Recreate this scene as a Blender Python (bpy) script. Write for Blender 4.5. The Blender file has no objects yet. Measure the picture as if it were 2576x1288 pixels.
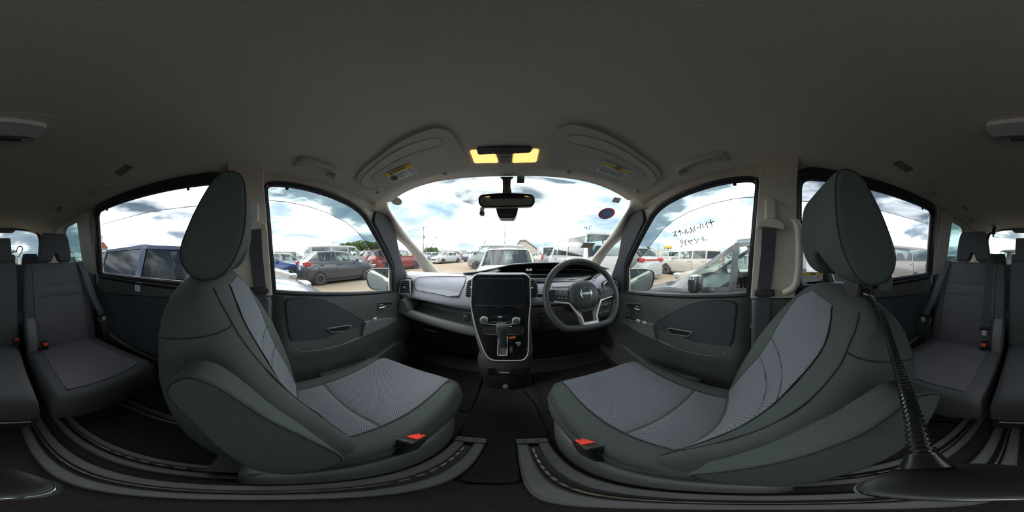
import bpy, bmesh, math, random
from mathutils import Vector, Matrix
from mathutils.geometry import delaunay_2d_cdt
random.seed(7)
sc = bpy.context.scene
COL = sc.collection
PI = math.pi

# ------------------------------------------------------------------ camera, sky, exposure
CAM = Vector((0.024, 0.0, 1.34))
cd = bpy.data.cameras.new('camera')
cd.type = 'PANO'
cd.panorama_type = 'EQUIRECTANGULAR'
cd.clip_start = 0.01
cd.clip_end = 2000
cam = bpy.data.objects.new('camera', cd)
cam.location = CAM
cam.rotation_euler = (PI / 2, 0, 0)
COL.objects.link(cam)
sc.camera = cam

SKY_STRENGTH = 1.0
w = bpy.data.worlds.new('overcast_sky')
sc.world = w
w.use_nodes = True
nt = w.node_tree
nt.nodes.clear()
out = nt.nodes.new('ShaderNodeOutputWorld')
bg = nt.nodes.new('ShaderNodeBackground')
tc = nt.nodes.new('ShaderNodeTexCoord')
mp = nt.nodes.new('ShaderNodeMapping')
mp.inputs['Scale'].default_value = (1.0, 1.0, 3.2)
n1 = nt.nodes.new('ShaderNodeTexNoise')
n1.inputs['Scale'].default_value = 2.1
n1.inputs['Detail'].default_value = 7
n1.inputs['Roughness'].default_value = 0.55
n1.inputs['Distortion'].default_value = 0.35
rp = nt.nodes.new('ShaderNodeValToRGB')
rp.color_ramp.elements[0].position = 0.34
rp.color_ramp.elements[0].color = (0.13, 0.19, 0.25, 1)
rp.color_ramp.elements[1].position = 0.60
rp.color_ramp.elements[1].color = (1.5, 1.5, 1.48, 1)
e = rp.color_ramp.elements.new(0.45)
e.color = (0.25, 0.30, 0.33, 1)
nt.links.new(tc.outputs['Generated'], mp.inputs['Vector'])
nt.links.new(mp.outputs['Vector'], n1.inputs['Vector'])
nt.links.new(n1.outputs['Fac'], rp.inputs['Fac'])
nt.links.new(rp.outputs['Color'], bg.inputs['Color'])
bg.inputs['Strength'].default_value = SKY_STRENGTH
nt.links.new(bg.outputs['Background'], out.inputs['Surface'])

sd = bpy.data.lights.new('hazy_sun', 'SUN')
sd.energy = 0.7
sd.angle = math.radians(30)
sd.color = (1.0, 0.95, 0.88)
sun = bpy.data.objects.new('hazy_sun', sd)
sun.rotation_euler = (math.radians(50), 0, math.radians(-62))
COL.objects.link(sun)

sc.view_settings.view_transform = 'Standard'
sc.view_settings.look = 'None'
sc.view_settings.gamma = 1.0
sc.view_settings.use_curve_mapping = False
sc.view_settings.exposure = 2.0
sc.cycles.max_bounces = 7
sc.cycles.diffuse_bounces = 4
sc.cycles.glossy_bounces = 3
sc.cycles.transparent_max_bounces = 16
sc.cycles.use_adaptive_sampling = True
sc.cycles.adaptive_threshold = 0.05
sc.cycles.adaptive_min_samples = 16
sc.cycles.caustics_reflective = False
sc.cycles.caustics_refractive = False

# ------------------------------------------------------------------ materials
M = {}
def mat(name, col, rough=0.6, metal=0.0, spec=0.5, nscale=0, nvar=0.0, bscale=0, bump=0.0, coat=0.0, emit=None, estr=0.0, wave=None):
    m = bpy.data.materials.new(name)
    m.use_nodes = True
    t = m.node_tree
    b = t.nodes['Principled BSDF']
    b.inputs['Base Color'].default_value = (*col, 1)
    b.inputs['Roughness'].default_value = rough
    b.inputs['Metallic'].default_value = metal
    b.inputs['Specular IOR Level'].default_value = spec
    if coat: b.inputs['Coat Weight'].default_value = coat
    if emit:
        b.inputs['Emission Color'].default_value = (*emit, 1)
        b.inputs['Emission Strength'].default_value = estr
    co = t.nodes.new('ShaderNodeTexCoord')
    if nvar:
        n = t.nodes.new('ShaderNodeTexNoise')
        n.inputs['Scale'].default_value = nscale
        n.inputs['Detail'].default_value = 5
        t.links.new(co.outputs['Object'], n.inputs['Vector'])
        r = t.nodes.new('ShaderNodeValToRGB')
        r.color_ramp.elements[0].position = 0.3
        r.color_ramp.elements[1].position = 0.7
        r.color_ramp.elements[0].color = (*[c * (1 - nvar) for c in col], 1)
        r.color_ramp.elements[1].color = (*[min(1, c * (1 + nvar)) for c in col], 1)
        t.links.new(n.outputs['Fac'], r.inputs['Fac'])
        t.links.new(r.outputs['Color'], b.inputs['Base Color'])
    if bump:
        bn = t.nodes.new('ShaderNodeBump')
        bn.inputs['Strength'].default_value = bump
        bn.inputs['Distance'].default_value = 0.002
        if wave:
            n = t.nodes.new('ShaderNodeTexWave')
            n.bands_direction = wave
            n.inputs['Scale'].default_value = bscale
            n.inputs['Distortion'].default_value = 0.6
            n.inputs['Detail'].default_value = 1
        else:
            n = t.nodes.new('ShaderNodeTexNoise')
            n.inputs['Scale'].default_value = bscale
            n.inputs['Detail'].default_value = 2
        t.links.new(co.outputs['Object'], n.inputs['Vector'])
        t.links.new(n.outputs['Fac' if 'Fac' in n.outputs else 'Color'], bn.inputs['Height'])
        t.links.new(bn.outputs['Normal'], b.inputs['Normal'])
    M[name] = m
    return m

def mat_glass(name, tint, gloss=0.08, rough=0.0):
    m = bpy.data.materials.new(name)
    m.use_nodes = True
    t = m.node_tree
    t.nodes.clear()
    o = t.nodes.new('ShaderNodeOutputMaterial')
    tr = t.nodes.new('ShaderNodeBsdfTransparent')
    tr.inputs['Color'].default_value = (*tint, 1)
    g = t.nodes.new('ShaderNodeBsdfGlossy')
    g.inputs['Roughness'].default_value = rough
    fa = t.nodes.new('ShaderNodeLayerWeight'); fa.inputs['Blend'].default_value = 0.5
    pw = t.nodes.new('ShaderNodeMath'); pw.operation = 'POWER'; pw.inputs[1].default_value = 5.0
    lw = t.nodes.new('ShaderNodeMath'); lw.operation = 'MULTIPLY_ADD'; lw.inputs[1].default_value = 0.9; lw.inputs[2].default_value = gloss * 0.6
    t.links.new(fa.outputs['Facing'], pw.inputs[0]); t.links.new(pw.outputs[0], lw.inputs[0])
    mx = t.nodes.new('ShaderNodeMixShader')
    t.links.new(lw.outputs[0], mx.inputs['Fac'])
    t.links.new(tr.outputs['BSDF'], mx.inputs[1])
    t.links.new(g.outputs['BSDF'], mx.inputs[2])
    t.links.new(mx.outputs['Shader'], o.inputs['Surface'])
    M[name] = m
    return m

def mat_film(name, tint, cover, col=(0.5, 0.5, 0.5)):
    """half-clear film: part see-through, part matt"""
    m = bpy.data.materials.new(name)
    m.use_nodes = True
    t = m.node_tree
    t.nodes.clear()
    o = t.nodes.new('ShaderNodeOutputMaterial')
    tr = t.nodes.new('ShaderNodeBsdfTransparent')
    tr.inputs['Color'].default_value = (*tint, 1)
    d = t.nodes.new('ShaderNodeBsdfDiffuse')
    d.inputs['Color'].default_value = (*col, 1)
    mx = t.nodes.new('ShaderNodeMixShader')
    mx.inputs['Fac'].default_value = cover
    t.links.new(tr.outputs['BSDF'], mx.inputs[1])
    t.links.new(d.outputs['BSDF'], mx.inputs[2])
    t.links.new(mx.outputs['Shader'], o.inputs['Surface'])
    M[name] = m
    return m

def mat_knit(name, c1, c2, scale, bump=0.5, rough=0.9):
    """knitted seat fabric: rows of small cells"""
    m = bpy.data.materials.new(name)
    m.use_nodes = True
    t = m.node_tree
    b = t.nodes['Principled BSDF']
    b.inputs['Roughness'].default_value = rough
    b.inputs['Specular IOR Level'].default_value = 0.2
    b.inputs['Sheen Weight'].default_value = 0.15
    co = t.nodes.new('ShaderNodeTexCoord')
    w1 = t.nodes.new('ShaderNodeTexWave'); w1.bands_direction = 'X'
    w2 = t.nodes.new('ShaderNodeTexWave'); w2.bands_direction = 'DIAGONAL'
    for q, s in ((w1, scale), (w2, scale * 0.8)):
        q.inputs['Scale'].default_value = s
        q.inputs['Distortion'].default_value = 0.3
        t.links.new(co.outputs['Object'], q.inputs['Vector'])
    mu = t.nodes.new('ShaderNodeMath'); mu.operation = 'MULTIPLY'
    t.links.new(w1.outputs['Fac'], mu.inputs[0]); t.links.new(w2.outputs['Fac'], mu.inputs[1])
    r = t.nodes.new('ShaderNodeValToRGB')
    r.color_ramp.elements[0].color = (*c1, 1); r.color_ramp.elements[1].color = (*c2, 1)
    t.links.new(mu.outputs[0], r.inputs['Fac'])
    t.links.new(r.outputs['Color'], b.inputs['Base Color'])
    bn = t.nodes.new('ShaderNodeBump'); bn.inputs['Strength'].default_value = bump; bn.inputs['Distance'].default_value = 0.0015
    t.links.new(mu.outputs[0], bn.inputs['Height']); t.links.new(bn.outputs['Normal'], b.inputs['Normal'])
    M[name] = m
    return m

mat('headliner', (0.70, 0.66, 0.56), 0.95, nscale=900, nvar=0.10, bscale=1200, bump=0.25)
mat('trim_beige', (0.62, 0.56, 0.48), 0.55, nscale=60, nvar=0.03, bscale=1500, bump=0.12)
mat('visor_vinyl', (0.58, 0.565, 0.51), 0.7, bscale=1300, bump=0.2)
mat('plastic_dark', (0.092, 0.096, 0.097), 0.5, nscale=50, nvar=0.08, bscale=1600, bump=0.15)
mat('plastic_black', (0.022, 0.022, 0.023), 0.42, bscale=1500, bump=0.08)
mat('plastic_gray', (0.20, 0.20, 0.205), 0.5, bscale=1500, bump=0.15)
mat('plastic_lavender', (0.52, 0.52, 0.60), 0.55, nscale=40, nvar=0.03, bscale=1500, bump=0.15)
mat('plastic_brown', (0.050, 0.043, 0.040), 0.6, bscale=1500, bump=0.15)
mat('plastic_green', (0.13, 0.14, 0.13), 0.5, bscale=1500, bump=0.15)
mat('piano_black', (0.008, 0.008, 0.009), 0.12, coat=0.6)
mat('screen', (0.016, 0.020, 0.030), 0.14)
mat('rubber', (0.018, 0.018, 0.02), 0.55)
mat('sash_black', (0.014, 0.016, 0.02), 0.35)
mat('silver', (0.80, 0.80, 0.80), 0.28, metal=0.35)
mat('pillar_black', (0.040, 0.042, 0.050), 0.5, bscale=1500, bump=0.1)
mat('chrome', (0.85, 0.86, 0.88), 0.08, metal=1.0)
mat('mirror_glass', (0.78, 0.86, 0.84), 0.01, metal=1.0)
mat('mirror_dim', (0.40, 0.41, 0.40), 0.03, metal=1.0)
mat('fabric_dark', (0.078, 0.092, 0.087), 0.95, spec=0.15, nscale=500, nvar=0.10, bscale=900, bump=0.35)
mat('fabric_rear', (0.105, 0.108, 0.112), 0.95, spec=0.15, nscale=500, nvar=0.10, bscale=900, bump=0.35)
mat('fabric_door', (0.066, 0.076, 0.080), 0.9, spec=0.2, nscale=300, nvar=0.12, bscale=900, bump=0.2)
mat_knit('fabric_knit', (0.098, 0.106, 0.122), (0.30, 0.32, 0.365), 105)
mat_knit('fabric_knit_rear', (0.11, 0.11, 0.118), (0.16, 0.16, 0.172), 130, 0.25)
mat('stitch', (0.016, 0.017, 0.017), 0.8)
mat('carpet', (0.045, 0.041, 0.037), 1.0, spec=0.1, nscale=500, nvar=0.5, bscale=800, bump=0.8)
mat('mat_carpet', (0.038, 0.034, 0.031), 1.0, spec=0.1, nscale=600, nvar=0.5, bscale=900, bump=0.8)
mat('rail_cover', (0.155, 0.16, 0.165), 0.6, nscale=30, nvar=0.12, bscale=1200, bump=0.1)
mat('rail_metal', (0.26, 0.235, 0.19), 0.45, metal=0.7, nscale=60, nvar=0.35)
mat('belt', (0.07, 0.076, 0.086), 0.75, bscale=260, bump=0.4, wave='Z')
mat('buckle_red', (0.95, 0.07, 0.04), 0.4)
mat('goose_black', (0.012, 0.012, 0.013), 0.28, coat=0.3)
mat('lamp_lens_lit', (0.9, 0.6, 0.25), 0.4, emit=(1.0, 0.56, 0.17), estr=0.40)
mat('lamp_lens_off', (0.42, 0.36, 0.32), 0.4)
mat('vent_plastic', (0.56, 0.535, 0.47), 0.5)
mat('lamp_gray', (0.80, 0.82, 0.81), 0.35)
mat('white', (0.8, 0.8, 0.79), 0.6)
mat('paper', (0.84, 0.87, 0.88), 0.7, nscale=60, nvar=0.05)
mat('paper_yellow', (0.95, 0.62, 0.03), 0.7)
mat('wheel_leather', (0.060, 0.064, 0.064), 0.45, bscale=1500, bump=0.15)
mat('ink', (0.03, 0.03, 0.035), 0.7)
mat('ink_red', (0.30, 0.04, 0.035), 0.7)
mat('ink_teal', (0.03, 0.10, 0.12), 0.6)
mat('ink_cyan', (0.12, 0.38, 0.44), 0.6)
mat('sticker_red', (0.75, 0.13, 0.17), 0.6)
mat('sticker_blue', (0.09, 0.30, 0.70), 0.6)
mat('sticker_brown', (0.36, 0.27, 0.20), 0.7, nscale=80, nvar=0.2)
mat('orange', (0.62, 0.17, 0.05), 0.5)
mat('display_white', (0.6, 0.6, 0.62), 0.5, emit=(0.8, 0.85, 0.9), estr=0.25)
mat_glass('glass_clear', (0.90, 0.93, 0.925), 0.03)
mat_glass('glass_rear', (0.40, 0.43, 0.435), 0.03)
mat_glass('glass_side', (0.80, 0.85, 0.85), 0.03)
mat_glass('glass_slide', (0.40, 0.42, 0.46), 0.03)
mat_glass('glass_quarter', (0.13, 0.20, 0.20), 0.03)
mat_film('film_visor', (0.42, 0.47, 0.485), 0.06, (0.2, 0.2, 0.2))
mat_film('film_visor_slide', (0.52, 0.54, 0.56), 0.06, (0.2, 0.2, 0.2))
mat_film('film_dots', (0.36, 0.38, 0.40), 0.08, (0.3, 0.3, 0.31))

# ------------------------------------------------------------------ helpers
def ray(u, v):
    lo = (u - 1288) / 2576 * 2 * PI
    la = (644 - v) / 1288 * PI
    return Vector((math.sin(lo) * math.cos(la), math.cos(lo) * math.cos(la), math.sin(la)))
def onx(u, v, X):
    d = ray(u, v); return CAM + d * ((X - CAM.x) / d.x)
def ony(u, v, Y):
    d = ray(u, v); return CAM + d * ((Y - CAM.y) / d.y)
def onz(u, v, Z):
    d = ray(u, v); return CAM + d * ((Z - CAM.z) / d.z)
def sx(z):
    return 0.725 if z < 1.16 else 0.725 - (z - 1.16) * 0.16
def onside(u, v, off=0.0):
    s = -1 if u < 1288 else 1
    p = onx(u, v, s * 0.7)
    for _ in range(20): p = onx(u, v, s * (sx(p.z) - off))
    return p

def interp(x, tab):
    if x <= tab[0][0]: return tab[0][1]
    for (a, fa), (b, fb) in zip(tab, tab[1:]):
        if x <= b:
            t = (x - a) / (b - a); t = t * t * (3 - 2 * t) if False else t
            return fa + (fb - fa) * t
    return tab[-1][1]

def catmull(pts, n=6, closed=False):
    P = [Vector(p) for p in pts]; out = []
    N = len(P); rng = range(N if closed else N - 1)
    for i in rng:
        if closed: p0, p1, p2, p3 = P[i - 1], P[i], P[(i + 1) % N], P[(i + 2) % N]
        else: p0, p1, p2, p3 = P[max(i - 1, 0)], P[i], P[i + 1], P[min(i + 2, N - 1)]
        for k in range(n):
            t = k / n
            out.append(0.5 * ((2 * p1) + (p2 - p0) * t + (2 * p0 - 5 * p1 + 4 * p2 - p3) * t * t + (3 * p1 - p0 - 3 * p2 + p3) * t ** 3))
    if not closed: out.append(P[-1])
    return out

def round_poly(pts, r, n=5):
    """round the corners of a closed polygon (any dimension)"""
    P = [Vector(p) for p in pts]; N = len(P); out = []
    for i in range(N):
        a, b, c = P[i - 1], P[i], P[(i + 1) % N]
        rr = r[i] if isinstance(r, (list, tuple)) else r
        d1 = (a - b); d2 = (c - b)
        k1 = min(rr, d1.length * 0.48); k2 = min(rr, d2.length * 0.48)
        if k1 < 1e-6 or k2 < 1e-6: out.append(b); continue
        s, e2 = b + d1.normalized() * k1, b + d2.normalized() * k2
        for k in range(n + 1):
            t = k / n
            out.append(s * (1 - t) ** 2 + b * 2 * t * (1 - t) + e2 * t * t)
    return out

def offset2d(poly, d):
    """offset closed 2D polygon outward by d"""
    P = [Vector((p[0], p[1])) for p in poly]; N = len(P)
    area = sum(P[i].x * P[(i + 1) % N].y - P[(i + 1) % N].x * P[i].y for i in range(N))
    s = 1 if area > 0 else -1; out = []
    for i in range(N):
        a, b, c = P[i - 1], P[i], P[(i + 1) % N]
        n1 = Vector(((b - a).y, -(b - a).x)); n2 = Vector(((c - b).y, -(c - b).x))
        n1 = n1.normalized() if n1.length > 1e-9 else n2.normalized(); n2 = n2.normalized() if n2.length > 1e-9 else n1
        m = (n1 + n2)
        m = m.normalized() if m.length > 1e-6 else n1
        k = 1 / max(0.5, m.dot(n1))
        out.append(b + m * d * k * s)
    return out

def inside(p, poly):
    x, y = p[0], p[1]; r = False; N = len(poly); j = N - 1
    for i in range(N):
        xi, yi, xj, yj = poly[i][0], poly[i][1], poly[j][0], poly[j][1]
        if (yi > y) != (yj > y) and x < (xj - xi) * (y - yi) / (yj - yi) + xi: r = not r
        j = i
    return r

class MB:
    def __init__(s): s.v = []; s.f = []
    def add(s, vs, fs):
        o = len(s.v); s.v += [Vector(p) for p in vs]; s.f += [tuple(i + o for i in q) for q in fs]; return s
    def box(s, c, d, R=None):
        c = Vector(c); vs = []
        for z in (-1, 1):
            for y in (-1, 1):
                for x in (-1, 1):
                    p = Vector((x * d[0] / 2, y * d[1] / 2, z * d[2] / 2))
                    if R is not None: p = R @ p
                    vs.append(c + p)
        return s.add(vs, [(0, 2, 3, 1), (4, 5, 7, 6), (0, 1, 5, 4), (2, 6, 7, 3), (0, 4, 6, 2), (1, 3, 7, 5)])
    def grid(s, rows, cu=False, cv=False, cap=False):
        n = len(rows); m = len(rows[0]); vs = [p for r in rows for p in r]; fs = []
        for i in range(n if cv else n - 1):
            for j in range(m if cu else m - 1):
                a = i * m + j; b = i * m + (j + 1) % m; c = ((i + 1) % n) * m + (j + 1) % m; d = ((i + 1) % n) * m + j
                fs.append((a, b, c, d))
        if cap:
            fs.append(tuple(range(m))[::-1]); fs.append(tuple((n - 1) * m + j for j in range(m)))
        return s.add(vs, fs)
    def tube(s, path, r, n=8, closed=False, flat=1.0, up=None):
        P = [Vector(p) for p in path]; N = len(P); rows = []; nrm = None
        for i in range(N):
            if closed: t = P[(i + 1) % N] - P[i - 1]
            else: t = P[min(i + 1, N - 1)] - P[max(i - 1, 0)]
            t.normalize()
            if nrm is None:
                a = Vector(up) if up else (Vector((0, 0, 1)) if abs(t.z) < 0.9 else Vector((1, 0, 0)))
                nrm = (a - t * a.dot(t)).normalized()
            else:
                if up: a = Vector(up)
                else: a = nrm
                q = a - t * a.dot(t)
                nrm = q.normalized() if q.length > 1e-6 else nrm
            bi = t.cross(nrm)
            rr = r[i] if isinstance(r, (list, tuple)) else r
            rows.append([P[i] + nrm * math.cos(2 * PI * k / n) * rr * flat + bi * math.sin(2 * PI * k / n) * rr for k in range(n)])
        return s.grid(rows, cu=True, cv=closed, cap=not closed)
    def prism(s, outline, vec):
        P = [Vector(p) for p in outline]; N = len(P); vec = Vector(vec)
        vs = P + [p + vec for p in P]
        fs = [tuple(range(N))[::-1], tuple(range(N, 2 * N))] + [(i, (i + 1) % N, N + (i + 1) % N, N + i) for i in range(N)]
        return s.add(vs, fs)
    def lathe(s, prof, c, axis, n=24):
        """prof: list of (r, h) along axis"""
        c = Vector(c); ax = Vector(axis).normalized()
        a = Vector((0, 0, 1)) if abs(ax.z) < 0.9 else Vector((1, 0, 0))
        e1 = (a - ax * a.dot(ax)).normalized(); e2 = ax.cross(e1)
        rows = [[c + ax * h + (e1 * math.cos(2 * PI * k / n) + e2 * math.sin(2 * PI * k / n)) * max(r, 1e-5) for k in range(n)] for r, h in prof]
        return s.grid(rows, cu=True, cap=True)
    def build(s, name, m, parent=None, bevel=0, seg=2, sub=0, smooth=True, solid=0, local=False, angle=40):
        me = bpy.data.meshes.new(name)
        off = Vector((0, 0, 0))
        if parent is not None and not local:
            q = parent
            while q is not None: off += q.location; q = q.parent
        me.from_pydata([tuple(p - off) for p in s.v], [], s.f)
        bm = bmesh.new(); bm.from_mesh(me)
        bmesh.ops.recalc_face_normals(bm, faces=bm.faces)
        bm.to_mesh(me); bm.free()
        me.materials.append(M[m] if isinstance(m, str) else m)
        for p in me.polygons: p.use_smooth = smooth
        if smooth and not sub:
            try: me.set_sharp_from_angle(angle=math.radians(angle))
            except Exception: pass
        o = bpy.data.objects.new(name, me); COL.objects.link(o)
        if parent is not None: o.parent = parent
        if solid:
            q = o.modifiers.new('thick', 'SOLIDIFY'); q.thickness = solid; q.offset = 0
        if bevel:
            q = o.modifiers.new('bevel', 'BEVEL'); q.width = bevel; q.segments = seg; q.limit_method = 'ANGLE'; q.angle_limit = math.radians(38)
        if sub:
            q = o.modifiers.new('sub', 'SUBSURF'); q.levels = sub; q.render_levels = sub
        return o

def tag(o, label, cat=None, group=None, kind=None):
    o['label'] = label
    if cat: o['category'] = cat
    if group: o['group'] = group
    if kind: o['kind'] = kind
    return o
def thing(name, label, cat, loc=(0, 0, 0), group=None, kind=None):
    o = bpy.data.objects.new(name, None); COL.objects.link(o)
    o.empty_display_size = 0.05; o.location = loc
    return tag(o, label, cat, group, kind)

def text(body, size, m, name, parent, origin, xdir, ydir, align='CENTER', ext=0.0004):
    cu = bpy.data.curves.new(name, 'FONT'); cu.body = body; cu.size = size; cu.align_x = align; cu.align_y = 'CENTER'; cu.extrude = ext
    tmp = bpy.data.objects.new(name + '_tmp', cu); COL.objects.link(tmp)
    dg = bpy.context.evaluated_depsgraph_get(); dg.update()
    me = bpy.data.meshes.new_from_object(tmp.evaluated_get(dg)); bpy.data.objects.remove(tmp); bpy.data.curves.remove(cu)
    me.name = name
    X = Vector(xdir).normalized(); Y = Vector(ydir); Y = (Y - X * Y.dot(X)).normalized(); Z = X.cross(Y)
    off = Vector((0, 0, 0)); q = parent
    while q is not None: off += q.location; q = q.parent
    O = Vector(origin) - off
    for v in me.vertices: v.co = O + X * v.co.x + Y * v.co.y + Z * v.co.z
    me.materials.clear(); me.materials.append(M[m])
    o = bpy.data.objects.new(name, me); COL.objects.link(o); o.parent = parent
    return o

def sidepoly(outline_yz, s, off, thick):
    """plate lying on the side surface: list of (y,z), s=-1 left / +1 right"""
    mb = MB(); a = [Vector((s * (sx(z) - off), y, z)) for y, z in outline_yz]
    return mb.prism(a, (s * thick, 0, 0))
def ring(outline2, w_out, fx, depth, s):
    """flat frame band around an opening (2D outline in y,z), thickness depth, inner face at fx(z)"""
    o2 = offset2d(outline2, w_out); N = len(outline2); rows = []
    A = [Vector((s * fx(p[1]), p[0], p[1])) for p in outline2]
    B = [Vector((s * fx(p[1]), p[0], p[1])) for p in o2]
    D = Vector((s * depth, 0, 0))
    return MB().grid([A, B, [p + D for p in B], [p + D for p in A]], cu=True, cv=True)
# ================================================================== the car's shell
ZC = [(-2.36, 1.725), (-2.1, 1.768), (-1.6, 1.80), (-1.0, 1.818), (0, 1.822), (0.3, 1.814), (0.45, 1.805), (0.6, 1.784), (0.76, 1.750)]
ZE = [(-2.36, 1.56), (-1.7, 1.68), (-1.2, 1.705), (-0.1, 1.712), (0.15, 1.695), (0.4, 1.66), (0.6, 1.618), (0.76, 1.565)]
XW = 0.672
def roof_z(x, y):
    zc, ze = interp(y, ZC), interp(y, ZE)
    z = zc - (zc - ze) * min(1, abs(x) / XW) ** 4
    # shallow swelling around the rear lamp panel
    return z
def onroof(u, v, off=0.0):
    d = ray(u, v); t = 0.2
    while t < 4:
        p = CAM + d * t
        if p.z >= roof_z(p.x, p.y) - off: break
        t += 0.002
    return CAM + d * t
def yfront(x): return 0.745 - 0.25 * x * x

rows = []
for i in range(33):
    x = -XW + 2 * XW * i / 32
    rows.append([Vector((x, y, roof_z(x, y))) for y in [-2.36 + (yfront(x) + 2.36) * k / 60 for k in range(61)]])
o = MB().grid(rows).build('ceiling', 'headliner', solid=0.02)
tag(o, 'beige grey cloth headliner curving over the whole cabin', 'ceiling', kind='structure')
# header strip above the windscreen
rows = []
for i in range(25):
    x = -0.60 + 1.2 * i / 24
    y = yfront(x); z = roof_z(x, y)
    rows.append([Vector((x, y - 0.012, z - 0.006)), Vector((x, y + 0.004, z - 0.010)), Vector((x, y + 0.018, z - 0.006)), Vector((x, y + 0.022, z + 0.012)), Vector((x, y - 0.012, z + 0.02))])
o = MB().grid(rows, cu=True, cap=True).build('trim_1', 'headliner')
tag(o, 'grey cloth header edge along the top of the windscreen', 'trim', kind='structure')

FW = [(0.088, 1.178), (0.042, 1.64), (0.06, 1.652), (0.129, 1.654), (0.215, 1.646), (0.335, 1.627), (0.455, 1.598), (0.53, 1.560), (0.577, 1.513), (0.66, 1.425), (0.755, 1.322), (0.797, 1.265), (0.815, 1.10)]
FWr = round_poly(FW, [0.005, 0.03, 0.02, 0.03, 0.03, 0.05, 0.05, 0.03, 0.03, 0.04, 0.04, 0.02, 0.012], 3)
SW = round_poly([(-0.135, 1.205), (-0.122, 1.672), (-0.35, 1.678), (-0.62, 1.680), (-0.84, 1.678), (-0.985, 1.668), (-1.03, 1.205)], [0.02, 0.06, 0.1, 0.1, 0.1, 0.05, 0.03], 5)
QW = round_poly([(-1.27, 1.26), (-1.262, 1.655), (-1.60, 1.640), (-1.655, 1.55), (-1.66, 1.26)], [0.03, 0.03, 0.07, 0.05, 0.03], 4)
WALL = [(-2.34, 1.13), (-2.34, 1.575), (-1.7, 1.70), (-1.2, 1.725), (-0.1, 1.735), (0.15, 1.725), (0.4, 1.695), (0.6, 1.645), (0.68, 1.625), (0.74, 1.57), (0.785, 1.52), (0.80, 1.48), (0.86, 1.345), (0.98, 1.18), (0.98, 1.05), (0.815, 1.05), (0.05, 1.13)]

def cdt_wall(outer, holes, fx, s, step=0.05):
    loops = [outer] + holes; vs = []; es = []
    for L in loops:
        o = len(vs); n = len(L)
        dens = []
        for i in range(n):
            a, b = Vector((L[i][0], L[i][1])), Vector((L[(i + 1) % n][0], L[(i + 1) % n][1])); k = max(1, int((b - a).length / step))
            dens += [a.lerp(b, q / k) for q in range(k)]
        vs += dens; m = len(dens); es += [(o + i, o + (i + 1) % m) for i in range(m)]
    y0, y1 = min(p[0] for p in outer), max(p[0] for p in outer); z0, z1 = min(p[1] for p in outer), max(p[1] for p in outer)
    y = y0 + step / 2
    while y < y1:
        z = z0 + step / 2
        while z < z1:
            p = (y, z)
            if inside(p, outer) and not any(inside(p, h) for h in holes): vs.append(Vector(p))
            z += step
        y += step
    V, _, F, _, _, _ = delaunay_2d_cdt(vs, es, [], 0, 1e-5)
    keep = []
    for f in F:
        c = sum((Vector(V[i]) for i in f), Vector((0, 0))) / len(f)
        if inside(c, outer) and not any(inside(c, h) for h in holes): keep.append(tuple(f))
    return MB().add([Vector((s * fx(p[1]), p[0], p[1])) for p in V], keep)

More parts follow.
